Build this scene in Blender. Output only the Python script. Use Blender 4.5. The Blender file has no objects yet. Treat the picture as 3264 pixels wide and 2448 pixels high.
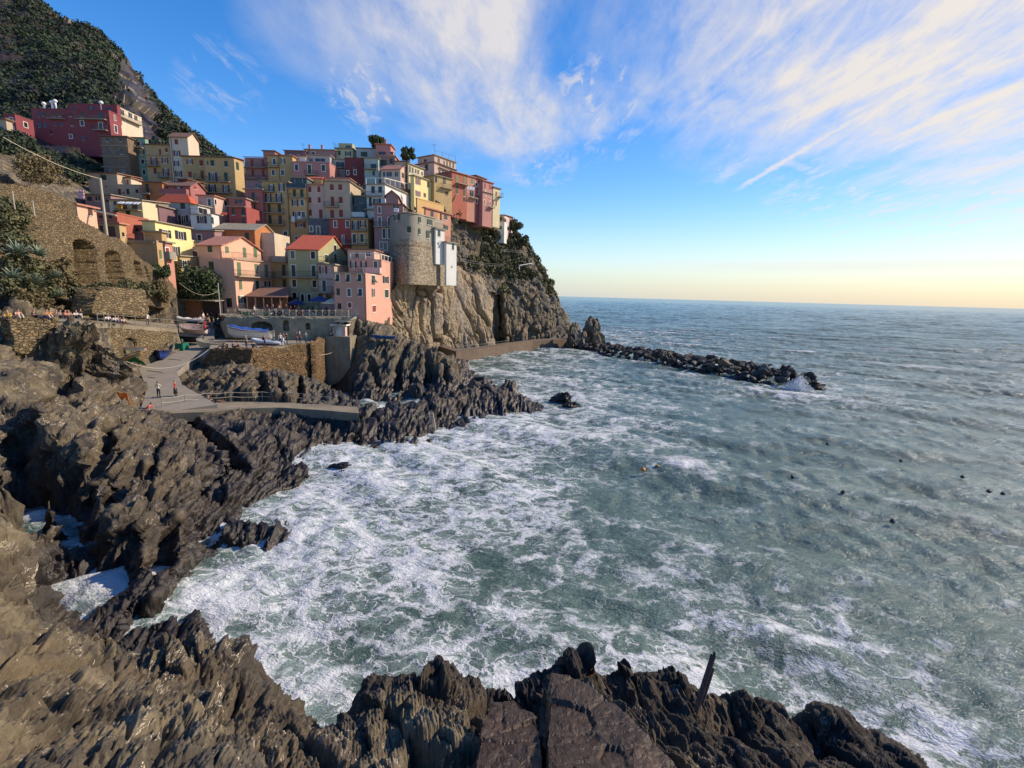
import bpy, bmesh, math, random
import numpy as np
from mathutils import Vector, Matrix
from math import radians, sin, cos, pi
random.seed(7)
rng = np.random.default_rng(11)
scene = bpy.context.scene
COL = scene.collection

# ---------------- camera and the geometry of its rays ----------------
CAM = np.array([0.0, 0.0, 15.0])
FPX = 1564.0
_p, _r = radians(10.3), radians(1.52)
F_ = np.array([0, cos(_p), -sin(_p)])
_R0 = np.array([1.0, 0, 0]); _U0 = np.array([0, sin(_p), cos(_p)])
R_ = cos(_r) * _R0 + sin(_r) * _U0
U_ = -sin(_r) * _R0 + cos(_r) * _U0
DS = 3264 / 2212.0

def ray(x, y):
    return F_ + (x - 1632) / FPX * R_ - (y - 1224) / FPX * U_
def P(x, y, d):
    return CAM + ray(x, y) * d
def Pz(x, y, z):
    v = ray(x, y)
    return CAM + v * ((z - CAM[2]) / v[2])
def D(x, y, d=None, z=None):
    if d is not None: return P(x * DS, y * DS, d)
    return Pz(x * DS, y * DS, z)
def proj(p):
    q = np.asarray(p, float) - CAM
    d = q @ F_
    return 1632 + FPX * (q @ R_) / d, 1224 - FPX * (q @ U_) / d, d

cam_data = bpy.data.cameras.new('camera')
cam = bpy.data.objects.new('camera', cam_data); COL.objects.link(cam)
cam_data.sensor_width = 36.0
cam_data.lens = 36.0 * FPX / 3264
cam_data.clip_start = 0.2; cam_data.clip_end = 60000
m = Matrix(((R_[0], U_[0], -F_[0], CAM[0]), (R_[1], U_[1], -F_[1], CAM[1]), (R_[2], U_[2], -F_[2], CAM[2]), (0, 0, 0, 1)))
cam.matrix_world = m
scene.camera = cam

# ---------------- numpy noise ----------------
def _hash(ix, iy, iz, seed):
    h = (ix.astype(np.uint32) * np.uint32(374761393) + iy.astype(np.uint32) * np.uint32(668265263)
         + iz.astype(np.uint32) * np.uint32(2147483647 & 0x5bd1e995) + np.uint32((seed * 1013904223) & 0xffffffff))
    h ^= h >> np.uint32(13); h *= np.uint32(1274126177); h ^= h >> np.uint32(16)
    h *= np.uint32(2246822519); h ^= h >> np.uint32(15)
    return h
def _u(h): return (h & np.uint32(0xffffff)).astype(np.float32) / 16777215.0
def vnoise(p, seed=0):
    """value noise on (n,3), about -1..1"""
    f = np.floor(p); i = f.astype(np.int64); t = (p - f).astype(np.float32); t = t * t * t * (t * (t * 6 - 15) + 10)
    out = 0
    for dx in (0, 1):
        wx = t[:, 0] if dx else 1 - t[:, 0]
        for dy in (0, 1):
            wy = t[:, 1] if dy else 1 - t[:, 1]
            for dz in (0, 1):
                wz = t[:, 2] if dz else 1 - t[:, 2]
                out = out + wx * wy * wz * _u(_hash(i[:, 0] + dx, i[:, 1] + dy, i[:, 2] + dz, seed))
    return out * 2 - 1
def fbm(p, octv=5, gain=0.5, seed=0, ridged=False):
    a, s, tot = 1.0, 0, 0
    q = p.copy()
    for o in range(octv):
        n = vnoise(q, seed + o)
        if ridged: n = 1 - 2 * np.abs(n)
        s = s + a * n; tot += a
        a *= gain; q = q * 2.03 + 17.3
    return s / tot
def facets(p, seed=0, tilt=1.0, jit=0.9):
    """Worley cells, each with its own tilted plane: broken, blocky rock. returns (height, edge)"""
    f = np.floor(p).astype(np.int64)
    n = len(p)
    b1 = np.full(n, 1e9, np.float32); b2 = np.full(n, 1e9, np.float32); val = np.zeros(n, np.float32)
    for dx in (-1, 0, 1):
        for dy in (-1, 0, 1):
            for dz in (-1, 0, 1):
                cx, cy, cz = f[:, 0] + dx, f[:, 1] + dy, f[:, 2] + dz
                h = _hash(cx, cy, cz, seed)
                r1 = _u(h); r2 = _u(h * np.uint32(2654435761) + np.uint32(77)); r3 = _u((h ^ np.uint32(0x9e3779b9)) * np.uint32(40503))
                ox = (p[:, 0] - cx - 0.5 - (r1 - .5) * jit).astype(np.float32)
                oy = (p[:, 1] - cy - 0.5 - (r2 - .5) * jit).astype(np.float32)
                oz = (p[:, 2] - cz - 0.5 - (r3 - .5) * jit).astype(np.float32)
                d = ox * ox + oy * oy + oz * oz
                g = (r1 * 7.3) % 1; g2 = (r2 * 5.7) % 1; g3 = (r3 * 9.1) % 1
                hv = tilt * ((g - .5) * ox + (g2 - .5) * oy + (g3 - .5) * oz) * 2 + ((r1 + r2 + r3) * 3.7 % 1 - .5)
                closer = d < b1
                b2 = np.where(closer, b1, np.minimum(b2, d))
                val = np.where(closer, hv, val)
                b1 = np.where(closer, d, b1)
    return val, np.sqrt(b2) - np.sqrt(b1)

# ---------------- meshes ----------------
def tag(o, label=None, cat=None, group=None, kind=None):
    if label: o['label'] = label
    if cat: o['category'] = cat
    if group: o['group'] = group
    if kind: o['kind'] = kind
    return o
def mesh_np(name, verts, faces, mat, parent=None, smooth=False, attrs=None):
    """verts (n,3), faces (m,3|4) arrays"""
    me = bpy.data.meshes.new(name)
    verts = np.asarray(verts, np.float32); faces = np.asarray(faces, np.int32)
    k = faces.shape[1]
    me.vertices.add(len(verts)); me.vertices.foreach_set('co', verts.ravel())
    me.loops.add(faces.size); me.loops.foreach_set('vertex_index', faces.ravel())
    me.polygons.add(len(faces))
    me.polygons.foreach_set('loop_start', np.arange(len(faces), dtype=np.int32) * k)
    me.update(calc_edges=True)
    if smooth: me.polygons.foreach_set('use_smooth', np.ones(len(faces), bool))
    for an, av in (attrs or {}).items():
        a = me.attributes.new(an, 'FLOAT', 'POINT'); a.data.foreach_set('value', np.asarray(av, np.float32))
    if mat: me.materials.append(mat)
    me.validate(); me.update()
    o = bpy.data.objects.new(name, me); COL.objects.link(o)
    if parent: o.parent = parent
    return o
def grid_faces(nu, nv):
    i = np.arange(nv - 1)[:, None] * nu + np.arange(nu - 1)[None, :]
    i = i.ravel()
    return np.stack([i, i + 1, i + 1 + nu, i + nu], 1)
def empty(name, loc=(0, 0, 0), rz=0.0):
    o = bpy.data.objects.new(name, None); COL.objects.link(o)
    o.location = loc; o.rotation_euler = (0, 0, rz); o.empty_display_size = 0.3
    return o
class MB:
    """collects polygons, then links them as one mesh"""
    def __init__(s): s.v = []; s.f = []; s.m = []
    def poly(s, pts, mi=0):
        b = len(s.v); s.v += [tuple(p) for p in pts]; s.f.append(tuple(range(b, b + len(pts)))); s.m.append(mi)
    def hexa(s, b, t, mi=0):
        """b, t: four points each, same winding (ccw seen from t)"""
        k = len(s.v); s.v += [tuple(p) for p in list(b) + list(t)]
        for q in ((3, 2, 1, 0), (4, 5, 6, 7), (0, 1, 5, 4), (1, 2, 6, 5), (2, 3, 7, 6), (3, 0, 4, 7)):
            s.f.append(tuple(k + i for i in q)); s.m.append(mi)
    def box(s, c, size, M=None, mi=0, taper=1.0):
        x, y, z = size[0] / 2, size[1] / 2, size[2] / 2
        b = [(-x, -y, -z), (x, -y, -z), (x, y, -z), (-x, y, -z)]
        t = [(-x * taper, -y * taper, z), (x * taper, -y * taper, z), (x * taper, y * taper, z), (-x * taper, y * taper, z)]
        c = Vector(c)
        f = (lambda p: (M @ Vector(p)) + c) if M else (lambda p: Vector(p) + c)
        s.hexa([f(p) for p in b], [f(p) for p in t], mi)
    def bar(s, a, b, w, h=None, up=(0, 0, 1), mi=0):
        a, b = Vector(a), Vector(b); d = b - a; L = d.length
        if L < 1e-6: return
        d /= L; u = Vector(up)
        if abs(d.dot(u)) > .98: u = Vector((1, 0, 0))
        x = d.cross(u).normalized(); y = x.cross(d); h = h or w
        q = [(-w / 2, -h / 2), (w / 2, -h / 2), (w / 2, h / 2), (-w / 2, h / 2)]
        s.hexa([a + x * i + y * j for i, j in q], [b + x * i + y * j for i, j in q], mi)
    def tube(s, pts, r, n=6, mi=0, cap=True):
        pts = [Vector(p) for p in pts]; rs = r if hasattr(r, '__len__') else [r] * len(pts)
        k = len(s.v); X = None
        for i, p in enumerate(pts):
            d = (pts[min(i + 1, len(pts) - 1)] - pts[max(i - 1, 0)]).normalized()
            if X is None:
                X = d.orthogonal().normalized()
            X = (X - d * X.dot(d)).normalized(); Y = d.cross(X)
            for j in range(n):
                a = 2 * pi * j / n
                s.v.append(tuple(p + (X * cos(a) + Y * sin(a)) * rs[i]))
        for i in range(len(pts) - 1):
            for j in range(n):
                a = k + i * n + j; b = k + i * n + (j + 1) % n
                s.f.append((a, b, b + n, a + n)); s.m.append(mi)
        if cap:
            s.f.append(tuple(k + j for j in reversed(range(n)))); s.m.append(mi)
            e = k + (len(pts) - 1) * n
            s.f.append(tuple(e + j for j in range(n))); s.m.append(mi)
    def lathe(s, prof, c=(0, 0, 0), n=10, mi=0):
        k = len(s.v); c = Vector(c)
        for r, z in prof:
            for j in range(n):
                a = 2 * pi * j / n; s.v.append((c[0] + r * cos(a), c[1] + r * sin(a), c[2] + z))
        for i in range(len(prof) - 1):
            for j in range(n):
                a = k + i * n + j; b = k + i * n + (j + 1) % n
                s.f.append((a, b, b + n, a + n)); s.m.append(mi)
        e = k + (len(prof) - 1) * n
        s.f.append(tuple(e + j for j in range(n))); s.m.append(mi)
        s.f.append(tuple(k + j for j in reversed(range(n)))); s.m.append(mi)
    def mesh(s, name, mats, smooth=False):
        me = bpy.data.meshes.new(name); me.from_pydata(s.v, [], s.f)
        for mm in (mats if isinstance(mats, (list, tuple)) else [mats]): me.materials.append(mm)
        me.polygons.foreach_set('material_index', s.m)
        if smooth: me.polygons.foreach_set('use_smooth', [True] * len(s.f))
        me.update(); return me
    def build(s, name, mats, parent=None, smooth=False):
        o = bpy.data.objects.new(name, s.mesh(name, mats, smooth)); COL.objects.link(o)
        if parent: o.parent = parent
        return o
def copy_tree(o, parent=None):
    c = o.copy(); COL.objects.link(c); c.parent = parent
    for ch in list(o.children): copy_tree(ch, c)
    return c

# ---------------- materials ----------------
def srgb(r, g, b):
    f = lambda c: (c / 255 / 12.92) if c / 255 <= .04045 else ((c / 255 + .055) / 1.055) ** 2.4
    return (f(r), f(g), f(b), 1)
class NT:
    def __init__(s, mat):
        s.t = mat.node_tree; s.n = s.t.nodes; s.l = s.t.links
    def new(s, t, **kw):
        n = s.n.new(t)
        for k, v in kw.items(): setattr(n, k, v)
        return n
    def link(s, a, b): s.l.new(a, b)
    def val(s, sock, v):
        if hasattr(v, 'is_linked') or isinstance(v, bpy.types.NodeSocket): s.l.new(v, sock)
        else: sock.default_value = v
    def math(s, op, a, b=None, c=None, clamp=False):
        n = s.new('ShaderNodeMath', operation=op); n.use_clamp = clamp
        s.val(n.inputs[0], a)
        if b is not None: s.val(n.inputs[1], b)
        if c is not None: s.val(n.inputs[2], c)
        return n.outputs[0]
    def vmath(s, op, a, b=None, c=None):
        n = s.new('ShaderNodeVectorMath', operation=op)
        s.val(n.inputs[0], a)
        if b is not None: s.val(n.inputs[1], b)
        if c is not None: s.val(n.inputs[2], c)
        return n.outputs['Value'] if op in ('DOT_PRODUCT', 'LENGTH', 'DISTANCE') else n.outputs[0]
    def mapr(s, v, a, b, c=0.0, d=1.0, smooth=False):
        n = s.new('ShaderNodeMapRange'); n.clamp = True
        if smooth: n.interpolation_type = 'SMOOTHSTEP'
        s.val(n.inputs[0], v)
        for k, x in zip((1, 2, 3, 4), (a, b, c, d)): s.val(n.inputs[k], x)
        return n.outputs[0]
    def noise(s, vec, scale, detail=4, rough=.55, dist=0.0):
        n = s.new('ShaderNodeTexNoise')
        if vec is not None: s.link(vec, n.inputs['Vector'])
        n.inputs['Scale'].default_value = scale; n.inputs['Detail'].default_value = detail
        n.inputs['Roughness'].default_value = rough; n.inputs['Distortion'].default_value = dist
        return n
    def voro(s, vec, scale, feature='F1', rand=1.0):
        n = s.new('ShaderNodeTexVoronoi', feature=feature)
        if vec is not None: s.link(vec, n.inputs['Vector'])
        n.inputs['Scale'].default_value = scale; n.inputs['Randomness'].default_value = rand
        return n
    def mix(s, f, a, b, blend='MIX'):
        n = s.new('ShaderNodeMix', data_type='RGBA', blend_type=blend)
        s.val(n.inputs[0], f); s.val(n.inputs[6], a); s.val(n.inputs[7], b)
        return n.outputs[2]
    def ramp(s, f, stops, interp='LINEAR'):
        n = s.new('ShaderNodeValToRGB'); s.val(n.inputs[0], f)
        cr = n.color_ramp; cr.interpolation = interp
        while len(cr.elements) > len(stops): cr.elements.remove(cr.elements[-1])
        while len(cr.elements) < len(stops): cr.elements.new(0.5)
        for e, (p, c) in zip(cr.elements, stops): e.position = p; e.color = c
        return n.outputs[0]
def material(name):
    mt = bpy.data.materials.new(name); mt.use_nodes = True
    nt = NT(mt); bs = nt.n['Principled BSDF']
    return mt, nt, bs
_simple = {}
def simple(name, col, rough=.7, metal=0.0, noise=0.12, nscale=6.0, bump=0.0):
    """a plain paint/plastic/wood colour with a little real variation"""
    if name in _simple: return _simple[name]
    mt, nt, bs = material(name)
    c = col if len(col) == 4 else srgb(*col)
    tc = nt.new('ShaderNodeTexCoord').outputs['Object']
    n = nt.noise(tc, nscale, 4)
    k = nt.mapr(n.outputs[0], .3, .7, 1 - noise, 1 + noise)
    col_ = nt.mix(1.0, c, k, 'MULTIPLY')
    nt.link(col_, bs.inputs['Base Color'])
    bs.inputs['Roughness'].default_value = rough; bs.inputs['Metallic'].default_value = metal
    if bump:
        b = nt.new('ShaderNodeBump'); b.inputs['Strength'].default_value = bump; b.inputs['Distance'].default_value = .02
        nt.link(n.outputs[0], b.inputs['Height']); nt.link(b.outputs[0], bs.inputs['Normal'])
    _simple[name] = mt
    return mt
# ---------------- sun, sky, clouds ----------------
SUN_AZ, SUN_EL = radians(75), radians(34)      # from +y towards +x
sun_dir = Vector((sin(SUN_AZ) * cos(SUN_EL), cos(SUN_AZ) * cos(SUN_EL), sin(SUN_EL)))
sl = bpy.data.lights.new('sun', 'SUN'); sl.energy = 3.9; sl.angle = radians(0.6); sl.color = (1.0, .83, .64)
so = bpy.data.objects.new('sun', sl); COL.objects.link(so)
so.rotation_euler = sun_dir.to_track_quat('Z', 'Y').to_euler()
so.location = (80, 20, 60)

world = bpy.data.worlds.new('World'); scene.world = world; world.use_nodes = True
wt = world.node_tree; wt.nodes.clear()
class _W: node_tree = wt
W = NT(_W)
sky = W.new('ShaderNodeTexSky', sky_type='NISHITA'); sky.sun_disc = False
sky.sun_elevation = SUN_EL; sky.sun_rotation = SUN_AZ
sky.air_density = 1.0; sky.dust_density = 0.35; sky.ozone_density = 3.0; sky.altitude = 20
tc = W.new('ShaderNodeTexCoord').outputs['Generated']
sep = W.new('ShaderNodeSeparateXYZ'); W.link(tc, sep.inputs[0])
X, Y, Z = sep.outputs
# direction flattened on a cloud plane
zc = W.math('MAXIMUM', Z, 0.02)
px = W.math('DIVIDE', X, W.math('ADD', zc, .12)); py = W.math('DIVIDE', Y, W.math('ADD', zc, .12))
cmb = W.new('ShaderNodeCombineXYZ'); W.link(px, cmb.inputs[0]); W.link(py, cmb.inputs[1])
pl = cmb.outputs[0]
def az_el(x, y):
    v = ray(x * DS, y * DS); v = v / np.linalg.norm(v); return v
_wn = W.noise(pl, 1.6, 5, .55)
_wv = W.vmath('SCALE', W.vmath('SUBTRACT', _wn.outputs[1], (.5, .5, .5))); _wv.node.inputs['Scale'].default_value = .16
tcw = W.vmath('NORMALIZE', W.vmath('ADD', tc, _wv))
def spot(x, y, rad, soft=1.0):
    """soft round patch of sky around the direction of a point seen in the photograph"""
    v = az_el(x, y)
    d = W.vmath('DOT_PRODUCT', tcw, tuple(v))
    a = cos(radians(rad)); 
    return W.mapr(d, cos(radians(rad * (1 + soft))), cos(radians(rad * .35)), 0, 1, True)
def plane(x, y):
    v = az_el(x, y); z = max(v[2], .02) + .12
    return v[0] / z, v[1] / z
# coverage from patches
def band(x0, y0, x1, y1, half, gain=1.0):
    """soft streak of cloud between two directions, measured on the cloud plane; half = half width on the plane"""
    a = np.array(plane(x0, y0)); b = np.array(plane(x1, y1)); d = b - a; L = np.linalg.norm(d); d /= L
    n = np.array([-d[1], d[0]])
    rel = W.vmath('SUBTRACT', pl, (a[0], a[1], 0))
    t = W.vmath('DOT_PRODUCT', rel, (d[0], d[1], 0)); s = W.vmath('DOT_PRODUCT', rel, (n[0], n[1], 0))
    s = W.math('ADD', s, W.math('MULTIPLY', W.math('SUBTRACT', W.noise(pl, 5.0 / max(half * 6, .3), 3).outputs[0], .5), half * 1.6))
    m1 = W.mapr(W.math('ABSOLUTE', s), half * .1, half, 1, 0, True)
    m2 = W.mapr(t, -.12 * L, .12 * L, 0, 1, True); m3 = W.mapr(t, .85 * L, 1.08 * L, 1, 0, True)
    r = W.math('MULTIPLY', m1, W.math('MULTIPLY', m2, m3))
    return W.math('MULTIPLY', r, gain)
def vmax(*a):
    r = a[0]
    for b in a[1:]: r = W.math('MAXIMUM', r, b)
    return r
def g(a, k): return W.math('MULTIPLY', a, k)
cov = vmax(g(spot(740, 10, 5, 1.0), .32), g(spot(860, 25, 6, 1.0), .48), g(spot(1010, 30, 7, 1.0), .8), g(spot(1090, 120, 4.5, 1.0), .72), g(spot(1000, 120, 4.5, 1.), .55),
           g(spot(1120, 230, 3.6, .9), .8), g(spot(1175, 290, 2.0, 1.), .62), g(spot(1270, 235, 2.2, 1.), .62), g(spot(1200, 30, 4, .9), .6), g(spot(940, 190, 3.5, 1.0), .3),
           g(spot(1420, 40, 6, .9), .7), g(spot(1600, 60, 7, .9), .75), g(spot(1500, 160, 3.2, .9), .55), g(spot(1400, 190, 2.5, 1.0), .38), g(spot(1820, 50, 8, .8), .85), g(spot(2020, 90, 8, .8), .9), g(spot(2150, 150, 7, .8), .85),
           g(spot(2150, 230, 4, .8), .75), g(spot(2030, 285, 2.4, .8), .62), g(spot(2180, 30, 8, .6), .9), g(spot(1800, 335, 2.6, .9), .34), g(spot(1885, 350, 1.6, .8), .5), g(spot(1890, 397, 1.6, .9), .42), g(spot(2110, 390, 2.6, .9), .48), g(spot(2200, 355, 2.5, .9), .48),
           g(spot(2205, 445, 1.8, .9), .4), g(spot(2150, 510, 1.3, .9), .35), g(spot(1600, 280, 2.2, .9), .36))
small = vmax(g(spot(770, 212, 2.0, .9), .9), g(spot(838, 172, 1.6, .9), 1.0), g(spot(500, 190, 2.6, .9), .45), g(spot(1800, 335, 4.0, .9), .62), g(spot(1885, 350, 2.2, .8), .95), g(spot(1890, 397, 2.4, .9), .75), g(spot(2110, 390, 4.2, .9), .95), g(spot(2190, 355, 3.5, .9), .9),
             g(spot(2205, 445, 2.4, .9), .8), g(spot(2150, 510, 2.0, .9), .55), g(spot(1600, 280, 3.0, .9), .6), g(spot(1780, 215, 3.4, .9), .6), g(spot(2030, 285, 3.6, .9), .9), g(spot(2130, 250, 4.0, .9), .8), g(spot(1450, 215, 3.0, .9), .5), g(spot(1170, 300, 3.0, .9), .7), g(spot(1280, 240, 3.2, .9), .8))
# hole
hole = vmax(g(spot(1290, 60, 4.0, 1.0), .42), g(spot(1250, 150, 2.0, .9), .3))
cov = W.math('SUBTRACT', cov, hole)
# wispy noise, drawn out along the wind (the direction of the vapour trail)
_a, _b2 = np.array(plane(1600, 405)), np.array(plane(1945, 200)); _th = math.atan2(*(_b2 - _a)[::-1])
def streaky(ang, sc, stretch, det, rough, dist):
    mp = W.new('ShaderNodeMapping', vector_type='POINT'); W.link(pl, mp.inputs[0]); mp.inputs['Rotation'].default_value = (0, 0, -ang)
    m2 = W.vmath('MULTIPLY', mp.outputs[0], (1.0, stretch, 1)); return W.noise(m2, sc, det, rough, dist).outputs[0]
n1 = streaky(_th, 1.5, 3.4, 10, .62, .35)
n2 = streaky(_th + .5, .9, 1.4, 7, .6, .5)
n3 = streaky(_th - .35, 4.5, 2.6, 6, .65, .6)
fib = W.math('ADD', W.math('MULTIPLY', n1, .5), W.math('ADD', W.math('MULTIPLY', n2, .3), W.math('MULTIPLY', n3, .2)))
covp = W.math('MAXIMUM', cov, 0.0)
dens = W.math('MULTIPLY', W.math('MULTIPLY', covp, 1.22), W.mapr(fib, .39, .62, .06, 1.12))
dens = W.math('ADD', dens, W.math('MULTIPLY', W.math('MULTIPLY', covp, covp), .22))
nf = streaky(_th, 6.5, 2.4, 7, .62, .8)
dens = W.math('MAXIMUM', dens, W.math('MULTIPLY', small, W.mapr(W.math('ADD', W.math('MULTIPLY', nf, .6), W.math('MULTIPLY', n1, .4)), .44, .64, 0, 1.0, True)))
dens = W.mapr(dens, .03, 1.02, 0, .93)
# contrail like streaks
st = vmax(band(1600, 405, 1945, 200, .035, .95), band(1690, 345, 1745, 368, .05, .6), band(1500, 195, 1700, 90, .07, .5), band(1960, 300, 2190, 265, .10, .7),
          band(2030, 412, 2212, 345, .10, .5), band(1420, 215, 1480, 170, .06, .4))
st = W.math('MULTIPLY', st, W.mapr(n1, .3, .6, .35, 1.0))
dens = W.math('MAXIMUM', dens, st)
# thin bar of cloud low over the sea
lowb = W.math('MULTIPLY', W.mapr(W.math('ABSOLUTE', W.math('SUBTRACT', Z, .062)), .002, .016, 1, 0, True), W.mapr(X, .1, .6, 0, .45, True))
dens = W.math('MAXIMUM', dens, lowb)
# sky colour: nishita, made a little deeper as in the photograph
skyc = W.new('ShaderNodeHueSaturation'); W.link(W.mix(1.0, sky.outputs[0], W.mapr(X, -.2, .75, 1.0, .74), 'MULTIPLY'), skyc.inputs['Color']); skyc.inputs['Hue'].default_value = .508; skyc.inputs['Saturation'].default_value = 1.36; skyc.inputs['Value'].default_value = 1.0
SKYS = 0.15
# warm cloud light from the sun side
sunf = W.mapr(W.vmath('DOT_PRODUCT', tc, tuple(sun_dir)), -.2, 1.0, 0, 1)
cl = W.mix(sunf, (0.44 / SKYS, .46 / SKYS, .54 / SKYS, 1), (.68 / SKYS, 0.61 / SKYS, .52 / SKYS, 1))
hz = W.mapr(Z, 0.0, .20, 1, 0)
hzc = W.mix(W.mapr(X, -.3, .75, 0, 1), (.35 / SKYS, .45 / SKYS, .50 / SKYS, 1), (.64 / SKYS, .53 / SKYS, .39 / SKYS, 1))
c0 = W.mix(W.math('MULTIPLY', W.math('MULTIPLY', hz, hz), .95), skyc.outputs[0], hzc)
c1 = W.mix(dens, c0, cl)
bg = W.new('ShaderNodeBackground'); W.link(c1, bg.inputs[0]); bg.inputs[1].default_value = SKYS
wo = W.new('ShaderNodeOutputWorld'); W.link(bg.outputs[0], wo.inputs[0])
vs = scene.view_settings; vs.view_transform = 'Standard'; vs.look = 'None'; vs.exposure = 0.52; vs.gamma = 1; vs.use_curve_mapping = False
# ---------------- rock material ----------------
def rock_material(name, tint=(1, 1, 1), wet=2.2, warm=.5, veins=1.0, green=0.0, lichen=0.0, tall=False, base_v=1.0):
    mt, nt, bs = material(name)
    geo = nt.new('ShaderNodeNewGeometry'); pos = geo.outputs['Position']
    mp = nt.new('ShaderNodeMapping'); nt.link(pos, mp.inputs[0])
    mp.inputs['Rotation'].default_value = (radians(28), radians(-38), radians(20)); mp.inputs['Scale'].default_value = (1.0, .28, .45) if not tall else (1.0, .5, .16)
    big = nt.noise(pos, .16, 4, .6).outputs[0]
    lay = nt.noise(mp.outputs[0], 1.1, 8, .68, .6).outputs[0]
    fine = nt.noise(mp.outputs[0], 6.0, 6, .7, .4).outputs[0]
    grit = nt.noise(pos, 14, 4, .7).outputs[0]
    f = nt.math('ADD', nt.math('MULTIPLY', lay, .55), nt.math('ADD', nt.math('MULTIPLY', fine, .3), nt.math('MULTIPLY', grit, .15)))
    t = lambda r, g_, b: (r * tint[0] * base_v, g_ * tint[1] * base_v, b * tint[2] * base_v, 1)
    c = nt.ramp(f, [(.30, t(.020, .017, .015)), (.42, t(.058, .046, .032)), (.5, t(.11, .087, .056)), (.58, t(.165, .128, .080)), (.70, t(.30, .24, .155))])
    c2 = nt.ramp(f, [(.30, t(.018, .016, .017)), (.45, t(.050, .045, .042)), (.55, t(.095, .086, .076)), (.70, t(.20, .18, .16))])
    c = nt.mix(nt.mapr(big, .42 - .2 * (warm - .5), .6, 1, 0, True), c, c2)
    if lichen:
        _s = nt.new('ShaderNodeSeparateXYZ'); nt.link(pos, _s.inputs[0])
        lf = nt.math('MULTIPLY', nt.mapr(nt.noise(pos, .55, 6, .7).outputs[0], .46, .60, 0, lichen, True), nt.mapr(_s.outputs[2], 3.0, 7.5, .1, 1.0))
        c = nt.mix(lf, c, nt.mix(fine, (.070, .058, .034, 1), (.38, .31, .18, 1)))
    if green:
        gf = nt.mapr(nt.noise(pos, .45, 4).outputs[0], .5, .62, 0, green, True)
        c = nt.mix(gf, c, (.07, .085, .03, 1))
    # quartz veins
    v = nt.noise(mp.outputs[0], 2.3, 5, .6, 2.4).outputs[0]
    vm = nt.mapr(nt.math('ABSOLUTE', nt.math('SUBTRACT', v, .5)), .0, .012, 1, 0)
    vm = nt.math('MULTIPLY', vm, nt.mapr(nt.noise(pos, .9, 3).outputs[0], .52, .66, 0, veins))
    sp = nt.mapr(nt.noise(mp.outputs[0], 9, 4, .8, 1.).outputs[0], .66, .70, 0, .75 * veins)
    vm = nt.math('MAXIMUM', vm, sp)
    c = nt.mix(vm, c, (.60, .53, .40, 1))
    # dark band of wet rock and weed above the water line
    sp3 = nt.new('ShaderNodeSeparateXYZ'); nt.link(pos, sp3.inputs[0])
    zz = nt.math('ADD', sp3.outputs[2], nt.math('MULTIPLY', nt.math('SUBTRACT', big, .5), 5.0))
    zz = nt.math('ADD', zz, nt.math('MULTIPLY', nt.math('SUBTRACT', fine, .5), 1.5))
    wf = nt.mapr(zz, wet * .3, wet * 1.9, 1, 0, True)
    dark = nt.mix(1.0, c, (.26, .24, .27, 1), 'MULTIPLY')
    c = nt.mix(wf, c, dark)
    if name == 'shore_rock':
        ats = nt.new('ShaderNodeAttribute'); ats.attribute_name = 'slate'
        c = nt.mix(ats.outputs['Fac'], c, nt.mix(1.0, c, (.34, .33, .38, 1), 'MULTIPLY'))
    nt.link(c, bs.inputs['Base Color'])
    nt.val(bs.inputs['Roughness'], nt.mapr(wf, 0, 1, .88, .42))
    b = nt.new('ShaderNodeBump'); b.inputs['Strength'].default_value = .75; b.inputs['Distance'].default_value = .16
    hgt = nt.math('ADD', nt.math('MULTIPLY', fine, .5), nt.math('ADD', lay, nt.math('MULTIPLY', grit, .22)))
    nt.link(hgt, b.inputs['Height']); nt.link(b.outputs[0], bs.inputs['Normal'])
    return mt
M_slab = rock_material('brown_slab_rock', tint=(1.45, 1.02, .66), wet=-50, warm=3.0, veins=.35, base_v=1.0)
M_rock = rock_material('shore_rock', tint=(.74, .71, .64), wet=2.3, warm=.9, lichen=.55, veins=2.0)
M_cliff = rock_material('cliff_rock', tint=(1.04, 1.0, .93), wet=.8, warm=1.3, tall=True, veins=.25, base_v=2.3)
M_head = rock_material('headland_rock', tint=(1.0, .96, .9), wet=1.3, warm=.7, tall=True, veins=.5, green=.35, base_v=1.45)
M_boulder = rock_material('boulder_rock', tint=(.80, .82, .88), wet=1.1, warm=0.1, veins=.2, base_v=.85)

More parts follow.
